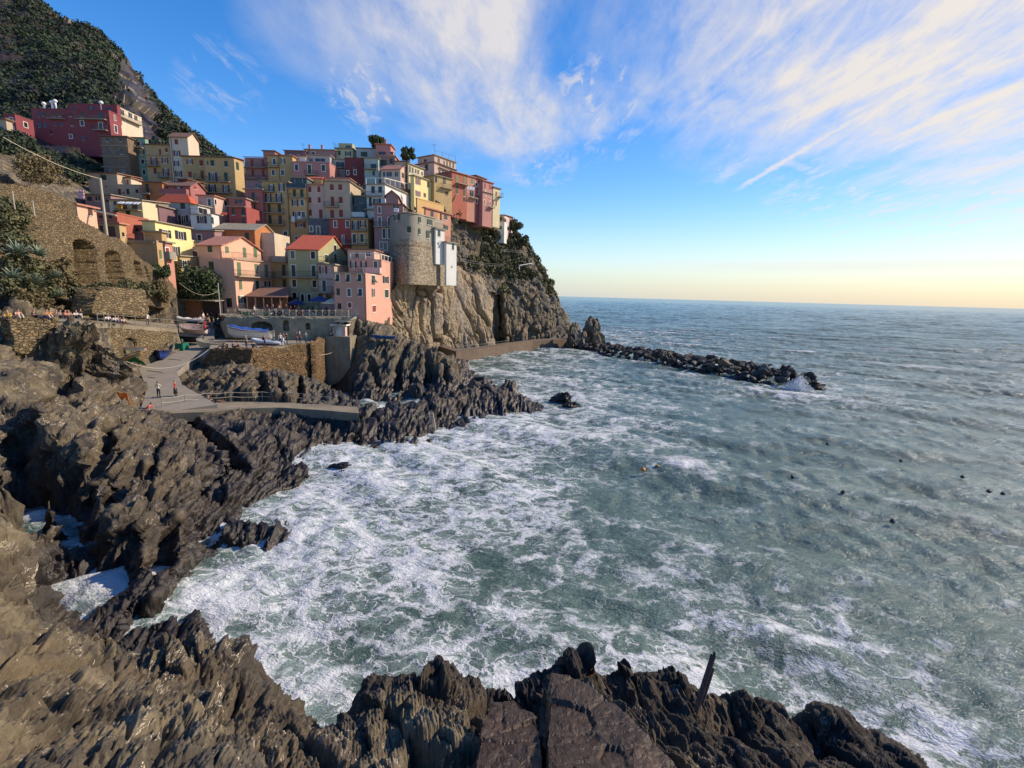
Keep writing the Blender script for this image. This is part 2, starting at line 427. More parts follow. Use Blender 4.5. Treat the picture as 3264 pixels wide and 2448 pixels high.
# ---------------- the village ----------------
FR = dict(A=(0, 250, .18987), B=(300, 380, .18987), C=(460, 520, .14467), D=(720, 440, .17179), E=(1000, 420, .17179), F=(1280, 440, .17179), G=(200, 550, .18987), H=(460, 640, .18987), I=(760, 540, .18987),
          J=(1060, 560, .18987), K=(600, 720, .18987), L=(900, 740, .18987), M=(0, 560, .25316), N=(0, 940, .25316), O=(500, 930, .25316), Q=(1200, 600, .36166), S=(0, 0, 1.0), T=(350, 1060, .20796), U=(540, 940, .2622), V=(0, 0, .3255))
def fx(f, x, y): o = FR[f]; return o[0] + x * o[2], o[1] + y * o[2]
def plaster(name, rgb, stain=.5, stone=0.0):
    g_ = .35 * rgb[0] + .5 * rgb[1] + .15 * rgb[2]; rgb = tuple(.97 * (g_ + (c_ - g_) * .66) for c_ in rgb)
    mt, nt, bs = material(name)
    pos = nt.new('ShaderNodeNewGeometry').outputs['Position']
    c = srgb(*rgb)
    mp = nt.new('ShaderNodeMapping'); nt.link(pos, mp.inputs[0]); mp.inputs['Scale'].default_value = (1.6, 1.6, .22)
    streak = nt.noise(mp.outputs[0], 1.2, 6, .7).outputs[0]
    blot = nt.noise(pos, .45, 5, .65).outputs[0]
    k = nt.math('ADD', nt.math('MULTIPLY', streak, .5), nt.math('MULTIPLY', blot, .5))
    v = nt.mapr(k, .35, .62, 1 - .34 * stain, 1.06)
    cc = nt.mix(1.0, c, v, 'MULTIPLY')
    fade = nt.mapr(nt.noise(pos, .9, 4, .7).outputs[0], .5, .68, 0, .35 * stain, True)
    cc = nt.mix(fade, cc, (c[0] * .62 + .06, c[1] * .66 + .06, c[2] * .7 + .07, 1))
    if stone:
        vo = nt.voro(nt.vmath('MULTIPLY', pos, (1, 1, 1.7)), 2.4, 'F1')
        vd = nt.voro(nt.vmath('MULTIPLY', pos, (1, 1, 1.7)), 2.4, 'DISTANCE_TO_EDGE').outputs[0]
        sc = nt.mix(1.0, cc, nt.mapr(nt.new('ShaderNodeSeparateColor').outputs[0], 0, 1, .55, 1.35), 'MULTIPLY')
        sepc = [n for n in nt.n if n.bl_idname == 'ShaderNodeSeparateColor'][-1]; nt.link(vo.outputs['Color'], sepc.inputs[0])
        sc = nt.mix(nt.mapr(vd, 0, .05, .75, 0), sc, (c[0] * .3, c[1] * .3, c[2] * .3, 1))
        cc = nt.mix(stone, cc, sc)
        b = nt.new('ShaderNodeBump'); b.inputs['Strength'].default_value = .9; b.inputs['Distance'].default_value = .08
        nt.link(nt.mapr(vd, 0, .12), b.inputs['Height']); nt.link(b.outputs[0], bs.inputs['Normal'])
    nt.link(cc, bs.inputs['Base Color']); bs.inputs['Roughness'].default_value = .9
    return mt
CL = {}
def pc(key, rgb, **k): CL[key] = plaster('plaster_' + key, rgb, **k)
pc('ochre', (208, 160, 88)); pc('mustard', (200, 158, 84)); pc('gold', (226, 168, 78)); pc('orange', (206, 112, 42)); pc('yellow', (242, 218, 120), stain=.25); pc('paleyellow', (228, 206, 142))
pc('cream', (222, 196, 156)); pc('sand', (196, 168, 128)); pc('pinkcream', (214, 172, 144)); pc('coral', (206, 116, 88)); pc('peach', (238, 172, 128), stain=.3); pc('pink', (204, 122, 108)); pc('rose', (190, 98, 92))
pc('red', (186, 66, 58)); pc('darkred', (134, 48, 50)); pc('crimson', (158, 52, 62)); pc('mauve', (170, 118, 114)); pc('purple', (140, 92, 98)); pc('teal', (122, 172, 142)); pc('mint', (160, 186, 172)); pc('white', (214, 214, 204), stain=.3)
pc('grey', (172, 174, 168)); pc('bluegrey', (100, 112, 118), stone=.5); pc('taupe', (160, 150, 124), stain=.8); pc('olive', (178, 168, 104), stain=.35); pc('lime', (192, 186, 128), stain=.3); pc('brick', (158, 122, 88), stone=.5); pc('stone', (172, 150, 112), stone=1.0)
pc('blush', (226, 150, 116), stain=.35); pc('orangered', (200, 88, 56)); pc('salmon', (214, 128, 96)); pc('tealdark', (70, 96, 98)); pc('magenta', (172, 72, 78)); pc('lightpink', (226, 178, 158))
def tile_mat(name, rgb):
    mt, nt, bs = material(name)
    pos = nt.new('ShaderNodeNewGeometry').outputs['Position']
    w = nt.new('ShaderNodeTexWave'); w.inputs['Scale'].default_value = 1.6; w.inputs['Distortion'].default_value = .4; nt.link(pos, w.inputs[0]); w.bands_direction = 'X'
    n = nt.noise(pos, 2.2, 6, .75).outputs[0]
    c = srgb(*rgb)
    k = nt.mapr(nt.math('ADD', nt.math('MULTIPLY', w.outputs[1], .35), n), .35, .95, .45, 1.5)
    nt.link(nt.mix(1.0, c, k, 'MULTIPLY'), bs.inputs['Base Color']); bs.inputs['Roughness'].default_value = .9
    return mt
T_red = tile_mat('red_tiles', (178, 84, 58)); T_brown = tile_mat('brown_tiles', (124, 92, 76)); T_grey = tile_mat('grey_tiles', (142, 132, 112)); T_pink = tile_mat('pink_tiles', (168, 116, 98))
M_trim = simple('white_trim', (226, 220, 206), .6, noise=.06); M_sg = simple('green_shutter', (40, 62, 50), .55, noise=.1); M_sr = simple('red_shutter', (128, 50, 40), .6, noise=.12); M_sd = simple('dark_shutter', (38, 40, 46), .55); M_sb = simple('brown_shutter', (92, 56, 44), .6)
M_slg = simple('pale_green_shutter', (98, 116, 84), .6)
M_gl, _nt, _b = material('window_glass'); _b.inputs['Base Color'].default_value = (.02, .024, .03, 1); _b.inputs['Roughness'].default_value = .08
M_rail = simple('rail_metal', (80, 78, 74), .5, .3); M_conc = simple('balcony_slab', (158, 146, 128), .85, noise=.2); M_pipe = simple('drain_pipe', (90, 62, 50), .5)
RAD = Vector((0, 0, 0))
def shift(mb, L): mb.v = [(a - L[0], b - L[1], c - L[2]) for a, b, c in mb.v]
def part(mb, name, mats, parent, L, smooth=False):
    shift(mb, L); o = mb.build(name, mats, parent, smooth); return o
class Block: pass
def isect(f, x, y, o, n):
    v = ray(*fx(f, x, y)); t = ((o - CAM) @ n) / (v @ n); return CAM + v * t
def block(fr, x0, xc, x1, yt, yb, d, yaw=0.0, anchor='c', ext=3.0):
    b = Block(); y = radians(yaw); b.yaw = y
    b.n = np.array([sin(y), -cos(y), 0]); b.t = np.array([cos(y), sin(y), 0]); b.bk = -b.n
    A = P(*fx(fr, xc if anchor == 'c' else x0, yt), d) if not isinstance(d, Block) else isect(fr, xc, yt, d.C, d.t)
    if anchor == 'c':
        b.C = A; q = isect(fr, x0, yt, A, b.n); w = (A - q) @ b.t
    else:
        q = isect(fr, xc, yt, A, b.n); w = (q - A) @ b.t; b.C = A + b.t * w
    b.w = max(w, .4); b.zt = A[2]
    qb = isect(fr, xc if anchor == 'c' else x0, yb, A, b.n); b.zb = qb[2]; b.z0 = b.zb - ext
    if x1 is None: b.dep = 7.0
    else:
        q = isect(fr, x1, yt, b.C, b.t); b.dep = float(np.clip((q - b.C) @ b.bk, 1.2, 26))
    b.Lf = b.C - b.t * b.w
    b.dr = (b.C - CAM) @ F_
    return b
def walls(b, mat, root, L, gable=None, rh=1.6, name='wall'):
    C, Lf, k = b.C[:2], b.Lf[:2], b.bk[:2] * b.dep
    pl = [Lf, C, C + k, Lf + k]
    lo = [(p[0], p[1], b.z0) for p in pl]; hi = [(p[0], p[1], b.zt) for p in pl]
    mb = MB(); mb.hexa(lo, hi)
    if gable == 'g':       # ridge parallel to the front
        for e in (0, 1):
            p, q = (pl[0], pl[3]) if e == 0 else (pl[1], pl[2])
            m_ = (p + q) / 2
            mb.poly([(p[0], p[1], b.zt), (q[0], q[1], b.zt), (m_[0], m_[1], b.zt + rh)])
    if gable == 'G':
        for p, q in ((pl[0], pl[1]), (pl[3], pl[2])):
            m_ = (p + q) / 2
            mb.poly([(p[0], p[1], b.zt), (q[0], q[1], b.zt), (m_[0], m_[1], b.zt + rh)])
    return part(mb, name, mat, root, L)
def roof(b, kind, mat, root, L, rh=1.6, oh=.35):
    C, Lf, k, t = b.C[:2], b.Lf[:2], b.bk[:2], b.t[:2]
    mb = MB()
    P4 = [Lf - t * oh - k * oh, C + t * oh - k * oh, C + t * oh + k * (b.dep + oh), Lf - t * oh + k * (b.dep + oh)]
    z = b.zt
    def slab(q, zs, th=.16):
        mb.hexa([(p[0], p[1], zz) for p, zz in zip(q, zs)], [(p[0], p[1], zz + th) for p, zz in zip(q, zs)])
    if kind in 'fp':
        slab(P4, [z + .004] * 4, .22)
    elif kind == 'g':
        m0, m1 = (P4[0] + P4[3]) / 2, (P4[1] + P4[2]) / 2; hb = b.dep / 2 + oh; dz = rh / (b.dep / 2) * oh
        slab([P4[0], P4[1], m1, m0], [z - dz + .02, z - dz + .02, z + rh + .02, z + rh + .02]); slab([m0, m1, P4[2], P4[3]], [z + rh + .022, z + rh + .022, z - dz + .02, z - dz + .02])
    elif kind == 'G':
        m0, m1 = (P4[0] + P4[1]) / 2, (P4[3] + P4[2]) / 2; dz = rh / (b.w / 2) * oh
        slab([P4[0], m0, m1, P4[3]], [z - dz + .02, z + rh + .02, z + rh + .02, z - dz + .02]); slab([m0, P4[1], P4[2], m1], [z + rh + .022, z - dz + .02, z - dz + .02, z + rh + .022])
    elif kind == 'h':      # hipped
        i = min(b.w, b.dep) / 2 + oh
        m0 = (P4[0] + P4[3]) / 2 + t * i * .9; m1 = (P4[1] + P4[2]) / 2 - t * i * .9
        if (m1 - m0) @ t < 0: m0 = m1 = (m0 + m1) / 2
        lo = [(p[0], p[1], z + .01) for p in P4]; a = (m0[0], m0[1], z + rh); c = (m1[0], m1[1], z + rh)
        mb.poly([lo[0], lo[1], c, a]); mb.poly([lo[1], lo[2], c]); mb.poly([lo[2], lo[3], a, c]); mb.poly([lo[3], lo[0], a]); mb.poly(lo[::-1])
    elif kind == 's':
        slab(P4, [z + .01, z + .01, z + rh, z + rh])
        mb.poly([(P4[1][0] - t[0] * oh, P4[1][1] - t[1] * oh, z), (P4[2][0] - t[0] * oh, P4[2][1] - t[1] * oh, z), (P4[2][0] - t[0] * oh, P4[2][1] - t[1] * oh, z + rh)])
    r = part(mb, 'roof', mat, root, L)
    return r
def chimney(b, root_roof, L, u, v, h=1.1, mat=None):
    p = b.Lf + b.t * b.w * u + b.bk * b.dep * v; mb = MB()
    mb.box((p[0], p[1], b.zt + h / 2), (.5, .5, h + 1.4)); mb.box((p[0], p[1], b.zt + h / 2 + h / 2 + .76), (.66, .66, .12))
    part(mb, 'chimney', mat or CL['pink'], root_roof, L)
def face(b, side):
    return (b.C, b.t, b.n) if side == 'f' else (b.C, b.bk, b.t)     # origin, tangent, outward normal
def window(b, side, fr, cx, cy, w, h, kind, root, L, col=None):
    o, t, n = face(b, side)
    a = isect(fr, cx - w / 2, cy, o, n); c = isect(fr, cx + w / 2, cy, o, n); m_ = isect(fr, cx, cy, o, n)
    u = isect(fr, cx, cy - h / 2, o, n); l = isect(fr, cx, cy + h / 2, o, n)
    W = abs((c - a) @ t); H = abs(u[2] - l[2])
    W = min(max(W, .35), 4.5); zc = (u[2] + l[2]) / 2
    def B(mb, x, z, sx, sz, out, th, mi=0):      # a box on the face: offset x along t, z up; from surface to out
        p = m_ + t * x + n * (out + th / 2); p = np.array([p[0], p[1], zc + z])
        tx = t * sx / 2; nx = n * th / 2; zx = np.array([0, 0, sz / 2])
        q = [p - tx - nx - zx, p + tx - nx - zx, p + tx + nx - zx, p - tx + nx - zx]
        mb.hexa(q, [v + 2 * zx for v in q], mi)
    sm = {'s': M_sg, 'S': M_sg, 'r': M_sr, 'R': M_sr, 'o': M_sd, 'O': M_sr, 'g': M_sg, 't': M_sg, 'l': M_slg, 'b': M_sb}.get(kind, M_sd)
    mb = MB()
    trim = kind in 'SRWg' or kind == 't'
    if kind in 'oOg' : ww = W * .46
    else: ww = W
    if trim:
        e = .13
        for sx_, x in ((e, -ww / 2 - e / 2), (e, ww / 2 + e / 2)): B(mb, x, 0, sx_, H + 2 * e, -.05, .09)
        B(mb, 0, H / 2 + e / 2, ww, e, -.05, .09); B(mb, 0, -H / 2 - e / 2, ww + .1, e, -.05, .14)
    else:
        B(mb, 0, -H / 2 - .05, ww + .15, .09, -.05, .13)
    if kind in 'oOwWgn':
        B(mb, 0, 0, ww, H, -.05, .062, 1)
        if kind in 'oOgwW' and ww > .3:
            if kind in 'oOg':
                for x in (-ww / 2 + .05, 0, ww / 2 - .05): B(mb, x, 0, .075, H, .014, .03)
                B(mb, 0, H / 2 - .05, ww, .08, .046, .02)
            elif kind == 'w' and W > .6: B(mb, 0, 0, .05, H, .014, .02)
    wo_ = part(mb, 'window', [M_trim if kind != 'n' else M_conc, M_gl], root, L)
    if kind in 'sSrRlb':
        for s_ in (-1, 1):
            mb = MB(); B(mb, s_ * (W / 4), 0, W / 2 - .03, H, .005, .045)
            for k in range(3): B(mb, s_ * W / 4, (k - 1) * H / 3.2, W / 2 - .10, .04, .05, .012)
            part(mb, 'shutter', sm, wo_, L)
    elif kind in 'oOg':
        sw = W * .25
        for s_ in (-1, 1):
            mb = MB(); B(mb, s_ * (ww / 2 + sw / 2 + .02), 0, sw, H, .005, .045)
            part(mb, 'shutter', sm, wo_, L)
    elif kind == 't':      # closed above, lower flap pushed out
        for s_ in (-1, 1):
            mb = MB(); B(mb, s_ * W / 4, H * .22, W / 2 - .02, H * .55, .005, .045)
            p = m_ + t * (s_ * W / 4) + n * .05
            tx = t * (W / 4 - .01)
            lo = np.array([p[0], p[1], zc - H / 2]) + n * .45; hi = np.array([p[0], p[1], zc - H * .06])
            mb.hexa([lo - tx, lo + tx, lo + tx + n * .04, lo - tx + n * .04], [hi - tx, hi + tx, hi + tx + n * .04, hi - tx + n * .04])
            part(mb, 'shutter', sm, wo_, L)
def balcony(b, side, fr, xl, xr, ys, root, L, rail=1.0, out=1.0, solid=None, mat=None):
    o, t, n = face(b, side)
    a = isect(fr, xl, ys, o, n); c = isect(fr, xr, ys, o, n); z = (a[2] + c[2]) / 2
    if (c - a) @ t < 0: a, c = c, a
    a = np.array([a[0], a[1], z]); c = np.array([c[0], c[1], z]); up = np.array([0, 0, 1.0])
    a = a - n * .03; c = c - n * .03; o2 = n * (out + .03)
    mb = MB(); mb.hexa([a - up * .16, c - up * .16, c + o2 - up * .16, a + o2 - up * .16], [a, c, c + o2, a + o2])
    s = part(mb, 'balcony', mat or M_conc, root, L)
    if rail:
        mb = MB()
        e = n * (out - .02); r = up * rail
        if solid:
            for p, q in ((a + e, c + e), (a, a + e), (c, c + e)):
                mb.bar(tuple(p + r * .5), tuple(q + r * .5), .09, rail - .01)
            part(mb, 'parapet', solid, s, L)
        else:
            for p, q in ((a + e, c + e), (a, a + e), (c, c + e)):
                mb.bar(tuple(p + r), tuple(q + r), .05); mb.bar(tuple(p + r * .12), tuple(q + r * .12), .035)
                k = max(1, int(np.linalg.norm(q - p) / .28))
                for i in range(k + 1):
                    w_ = p + (q - p) * i / k; mb.bar(tuple(w_), tuple(w_ + r), .028, up=(1, 0, 0))
            part(mb, 'railing', M_rail, s, L)
def drain(b, u, root, L):
    p = b.Lf + b.t * b.w * u + b.n * .07; mb = MB()
    mb.tube([(p[0], p[1], b.z0), (p[0], p[1], b.zt)], .06, 6); part(mb, 'drain_pipe', M_pipe, root, L)
BUILT = {}
BLOCKS = []
ROOFM = dict(r=T_red, b=T_brown, g=T_grey, k=T_pink)
def house(key, label, blocks, wins=(), balc=(), group='pastel village houses stacked up the hillside', name='house', drains=(), chims=()):
    """blocks: (frame, x0, xc, x1, ytop, ybot, depth, colour, roofkind, roofmat, rh, yaw, anchor)"""
    bl = []; root = None
    for i, s in enumerate(blocks):
        s = list(s) + [None] * (13 - len(s))
        fr, x0, xc, x1, yt, yb, d, colr_, rk, rm, rh, yaw, anc = s
        if d == 'S': d = bl[-1]
        elif isinstance(d, str): pb = BUILT[d]; d = pb.dr if anc != 'L' else pb.dr
        b = block(fr, x0, xc, x1, yt, yb, d, yaw or 0, 'l' if anc else 'c')
        if root is None:
            root = empty(name, (float(b.C[0]), float(b.C[1]), float(b.zb))); L = (float(b.C[0]), float(b.C[1]), float(b.zb))
        if isinstance(s[6], str) and s[6] == 'S': b.z0 = bl[-1].zt + .003
        g_ = rk if rk in ('g', 'G') else None
        walls(b, CL[colr_], root, L, g_, rh or 1.6, 'wall')
        if rk and rk != '-':
            r = roof(b, rk, ROOFM[rm or 'b'] if rk != 'p' else CL[colr_], root, L, rh or 1.6, .35 if rk != 'p' else .06)
            b.roof = r
        bl.append(b)
        if i == 0: BLOCKS.append(b)
    for w in wins:
        bi, side, fr, lst = w
        for q in lst: window(bl[bi], side, fr, *q[:5], root, L)
    for q in balc:
        bi, side, fr, xl, xr, ys = q[:6]; kw = q[6] if len(q) > 6 else {}
        balcony(bl[bi], side, fr, xl, xr, ys, root, L, **kw)
    for bi, u in drains: drain(bl[bi], u, root, L)
    for bi, u, v in chims:
        if hasattr(bl[bi], 'roof'): chimney(bl[bi], bl[bi].roof, L, u, v)
    tag(root, label, 'house', group); BUILT[key] = bl[-1]; root['k'] = key; del root['k']
    return root, bl, L
s_, r_, o_, W_ = 's', 'r', 'o', 'W'
# ---- front row by the piazza
house('h1', 'coral and peach house with green shutters behind the boat ramp',
      [('K', 165, 760, 1385, 560, 1400, 84, 'peach', '-', None, 0, -8), ('K', 140, 550, 1210, 330, 600, 86.5, 'peach', 'g', 'k', 2.0, -8)],
      [(0, 'f', 'K', [(388, 672, 80, 145, s_), (690, 1290, 90, 150, 'n')]), (1, 'f', 'K', [(365, 392, 75, 105, s_)]),
       (0, 's', 'K', [(853, 725, 62, 225, 'l'), (1142, 720, 55, 160, 'l'), (1310, 760, 55, 215, 'l'), (878, 990, 50, 160, 'l'), (1160, 1000, 50, 155, s_), (1328, 1005, 100, 150, o_), (900, 1235, 130, 120, 'g')]),
       (1, 's', 'K', [(650, 400, 60, 110, 'l'), (945, 450, 55, 170, 'l'), (1125, 450, 55, 160, 'l')])],
      [(0, 's', 'K', 770, 1390, 855), (0, 's', 'K', 765, 1385, 575, dict(out=.3)), (0, 'f', 'K', 560, 745, 540, dict(out=.25))], drains=[(0, .02)], name='corner_house')
house('h5', 'narrow ochre house squeezed between the peach house and the olive house',
      [('K', 1380, 1700, None, 600, 1240, 95, 'ochre', 'f', 'g')], [(0, 'f', 'K', [(1605, 745, 62, 190, 's'), (1615, 985, 60, 170, 'b')])], [(0, 'f', 'K', 1395, 1660, 855), (0, 'f', 'K', 1385, 1670, 600, dict(solid=CL['taupe'], out=.8))])
house('h2', 'olive green house with a red tiled roof and a gable facing the sea',
      [('L', 85, 600, 1085, 300, 1200, 91, 'olive', 'g', 'r', 3.3)],
      [(0, 'f', 'L', [(172, 380, 68, 125, 'W'), (515, 387, 68, 122, 'W'), (188, 648, 68, 190, 'S'), (525, 652, 68, 185, 'S'), (200, 858, 68, 118, 'W'), (540, 868, 68, 118, 'W'), (205, 1090, 68, 150, 'W'), (340, 1105, 50, 125, 'W'), (452, 1105, 50, 125, 'W')]),
       (0, 's', 'L', [(885, 268, 48, 95, 'W'), (738, 455, 48, 150, 'S'), (888, 440, 42, 150, 'S')])],
      [(0, 'f', 'L', 70, 600, 752), (0, 's', 'L', 606, 1010, 535)], name='gabled_house')
house('h3', 'narrow peach house between the olive house and the pink tower house',
      [('L', 602, 868, None, 552, 1140, 88, 'pinkcream', 'f', 'g')], [(0, 'f', 'L', [(685, 632, 140, 125, 'O'), (702, 902, 60, 185, 'S'), (640, 1085, 70, 100, 'n'), (785, 1085, 110, 100, 'n')])], [(0, 'f', 'L', 525, 860, 1008), (0, 'f', 'L', 600, 860, 775, dict(rail=0, out=.2))])
_r4, bl4, L4 = house('h4', 'tall pink house at the end of the piazza with its sunlit side above the rock',
      [('L', 860, 1395, 1905, 685, 1345, 81, 'blush', '-'), ('L', 1120, 1662, 1960, 480, 685, 'S', 'blush', 'p'), ('L', 1095, 1540, 1760, 305, 480, 91, 'pinkcream', 'f', 'b')],
      [(0, 'f', 'L', [(930, 770, 55, 120, 't'), (1105, 772, 58, 125, 't'), (1298, 770, 58, 125, 't'), (938, 1005, 52, 120, s_), (1120, 1012, 55, 122, 'W'), (1308, 1012, 58, 118, 't'), (1130, 1225, 60, 80, 'R'), (960, 1240, 60, 90, 'n')]),
       (0, 's', 'L', [(1525, 785, 60, 120, 't'), (1735, 797, 125, 115, o_), (1525, 1015, 50, 140, o_), (1750, 1032, 62, 132, 'S'), (1540, 1285, 60, 105, 'R')]),
       (1, 'f', 'L', [(1190, 545, 110, 115, o_), (1365, 540, 110, 95, o_), (1565, 542, 60, 105, 'W')]), (2, 'f', 'L', [(1440, 370, 70, 70, 'w'), (1250, 380, 60, 80, 'n')])],
      [(0, 'f', 'L', 850, 1390, 675, dict(out=.35)), (1, 'f', 'L', 1385, 1665, 690, dict(solid=CL['lightpink'], out=1.3))], name='tower_house', drains=[(0, .99)])
house('h6', 'deep orange house with a cream gable end above the peach house',
      [('K', 430, 1112, 1450, 75, 560, 97, 'orange', 'g', 'g', 1.6), ('K', 1120, 1440, None, 118, 560, 99.5, 'cream', '-')],
      [(0, 'f', 'K', [(565, 175, 66, 150, s_), (990, 215, 70, 200, s_)])], name='gabled_house', group='orange and ochre houses')
house('h7', 'low dusty pink house behind the bright yellow house',
      [('H', 775, 1175, None, 510, 760, 94, 'mauve', 's', 'g', .8)], [(0, 'f', 'H', [(925, 620, 62, 100, 'W')])])
house('h8', 'bright yellow house with white windows beside the arched wall',
      [('H', -40, 175, 768, 350, 930, 80, 'yellow', 's', 'g', .1), ('H', 560, 590, 890, 930, 1280, 83, 'mustard', 's', 'g', .2), ('H', 640, 760, 885, 670, 1000, 92, 'yellow', 'p')],
      [(0, 's', 'H', [(350, 550, 200, 130, o_), (610, 580, 190, 140, o_), (525, 835, 150, 140, o_)]), (1, 's', 'H', [(675, 1065, 180, 140, o_)])], name='yellow_house', group='yellow houses left of the ramp')
# ---- left, above the arched wall
house('h9a', 'low ochre house with a flat terrace above the arched stone wall',
      [('G', 960, 1572, 1722, 1165, 1640, 78, 'ochre', 'p'), ('G', 1375, 1655, 1690, 1005, 1200, 80, 'ochre', 'f', 'g')], [(0, 's', 'G', [(1640, 1375, 40, 150, 'l')])], [(0, 'f', 'G', 1020, 1540, 1160, dict(out=.3))], group='yellow houses left of the ramp')
house('h9b', 'small orange house with red shutters below the yellow house',
      [('G', 1690, 1715, 1838, 1175, 1640, 76.5, 'salmon', 'f', 'g')], [(0, 's', 'G', [(1758, 1345, 55, 160, 'R')])], [(0, 's', 'G', 1720, 1830, 1440, dict(solid=CL['taupe'], out=.8))])
house('h9c', 'small yellow cottage with brown shutters behind the wooden pole',
      [('G', 590, 942, 1056, 862, 1160, 76, 'ochre', 'f', 'k')], [(0, 'f', 'G', [(820, 990, 130, 180, 'b'), (650, 950, 60, 120, 'n')]), (0, 's', 'G', [(1015, 1040, 40, 70, 'w')])], [], group='yellow houses left of the ramp', name='cottage')
house('h9d', 'little apricot house with an arched window right above the stone wall',
      [('G', 200, 232, 548, 545, 800, 66, 'peach', 'f', 'k')], [(0, 's', 'G', [(460, 650, 75, 140, 'b')])], name='cottage')
house('h9e', 'terracotta terrace house with a row of chimney stubs beside the apricot cottage',
      [('G', 545, 905, None, 690, 900, 80, 'orangered', 'p')], [(0, 'f', 'G', [(640, 745, 60, 50, 'n'), (800, 745, 60, 60, 'n')])])
house('h9f', 'dark brown house behind the terrace left of the bright yellow house',
      [('G', 1050, 1380, None, 900, 1150, 84, 'purple', 's', 'g', .2)], [(0, 'f', 'G', [(1250, 960, 160, 70, 'n')])])
house('h10', 'grey-white house with a hipped red tile roof and green shutters',
      [('C', 285, 1010, 1180, 880, 1480, 101, 'grey', 'h', 'r', 1.9), ('C', 1010, 1480, 1640, 1125, 1500, 97.5, 'white', '-')],
      [(0, 'f', 'C', [(425, 922, 108, 130, s_), (848, 948, 105, 130, s_), (450, 1195, 108, 150, s_), (865, 1265, 220, 235, o_)]), (1, 'f', 'C', [(1270, 1245, 215, 165, o_)]), (1, 's', 'C', [(1500, 1265, 50, 150, s_)])],
      [(1, 'f', 'C', 1010, 1470, 1125, dict(out=.2)), (0, 'f', 'C', 780, 1080, 1400)], name='white_house', group='white and grey houses')
house('h10b', 'glazed pale lean-to house beside the hipped white house',
      [('C', 1010, 1180, 1440, 930, 1130, 99.5, 'white', 's', 'g', .2)], [(0, 's', 'C', [(1290, 1060, 180, 120, 'w')])])
house('h11', 'rose pink house with a sunlit gable above the hipped white house',
      [('C', 385, 1005, 1330, 505, 860, 107, 'rose', 'g', 'b', 1.3)], [(0, 'f', 'C', [(400, 520, 50, 105, s_), (510, 545, 45, 60, 'w'), (760, 590, 150, 130, o_)]), (0, 's', 'C', [(1120, 545, 48, 60, r_)])],
      [(0, 'f', 'C', 400, 990, 690, dict(solid=CL['rose']))])
house('h12', 'pale pink and cream house right of the hipped white house',
      [('C', 1180, 1535, 1845, 730, 1420, 104, 'pinkcream', 'f', 'k')], [(0, 'f', 'C', [(1435, 865, 70, 150, 'W')]), (0, 's', 'C', [(1567, 857, 40, 110, 'W'), (1790, 888, 65, 108, 'W')])])
house('h13', 'brick red house with an upper terrace above the orange house',
      [('D', 45, 372, None, 1270, 1680, 105, 'red', '-'), ('D', 45, 360, None, 1130, 1300, 108, 'rose', 'f', 'g')],
      [(0, 'f', 'D', [(135, 1362, 52, 130, s_), (320, 1370, 60, 140, s_), (335, 1545, 55, 120, s_)]), (1, 'f', 'D', [(200, 1180, 70, 80, 'n'), (280, 1180, 60, 70, 'n')])],
      [(0, 'f', 'D', 40, 375, 1270, dict(out=.6)), (0, 'f', 'D', 170, 380, 1620)])
house('h14', 'burnt orange house with a tall green shutter left of the rose pink house',
      [('G', 1325, 1665, None, 175, 560, 106, 'orange', 'f', 'b')], [(0, 'f', 'G', [(1420, 265, 62, 150, s_), (1435, 425, 60, 80, 'n')])], [(0, 'f', 'G', 1340, 1500, 360)], group='orange and ochre houses')
house('h14b', 'maroon dormer house on top of the rose pink house',
      [('C', 735, 940, 1320, 365, 520, 109, 'darkred', 's', 'b', .5)])
# ---- upper left
house('h15', 'green house with white framed windows in the upper left row',
      [('B', 548, 850, 900, 320, 1180, 124, 'teal', 's', 'b', .3)],
      [(0, 'f', 'B', [(735, 415, 72, 72, 'W'), (655, 552, 100, 78, 'g'), (795, 555, 100, 80, 'g'), (672, 705, 48, 78, 'W'), (817, 712, 48, 75, 'W'), (668, 885, 52, 88, 'S'), (840, 890, 48, 85, 'S')])], [(0, 'f', 'B', 560, 840, 480)], group='houses in the upper left row')
house('h16', 'soft yellow house with red shutters right of the green house',
      [('B', 850, 1262, None, 440, 1060, 122, 'ochre', 'f', 'b')],
      [(0, 'f', 'B', [(1005, 705, 120, 130, 'O'), (1190, 690, 110, 90, 'O'), (1025, 870, 52, 100, r_), (1205, 890, 110, 120, 'O'), (1108, 550, 34, 100, r_), (1215, 520, 42, 70, r_)])], [(0, 'f', 'B', 890, 1110, 785), (0, 'f', 'B', 1110, 1262, 980), (0, 'f', 'B', 850, 1262, 600, dict(rail=0, out=.25))], group='houses in the upper left row')
house('h17', 'tall cream tower house with a sunlit gable at the top of the upper left row',
      [('B', 1258, 1565, 1745, 300, 1060, 121, 'cream', 'g', 'b', 1.4)],
      [(0, 'f', 'B', [(1380, 382, 58, 90, r_), (1390, 572, 120, 100, 'O'), (1385, 742, 90, 90, 'O'), (1420, 915, 125, 100, 'O')])], group='houses in the upper left row', name='tower_house', drains=[(0, .1)])
house('h18', 'honey coloured house with red shutters in the middle of the upper left row',
      [('B', 1475, 1850, None, 635, 1120, 118, 'mustard', 'f', 'b')], [(0, 'f', 'B', [(1605, 712, 115, 80, 'O'), (1800, 737, 62, 98, r_), (1610, 930, 62, 100, r_), (1815, 930, 55, 140, r_)])], [(0, 'f', 'B', 1710, 1850, 1005)], group='houses in the upper left row')
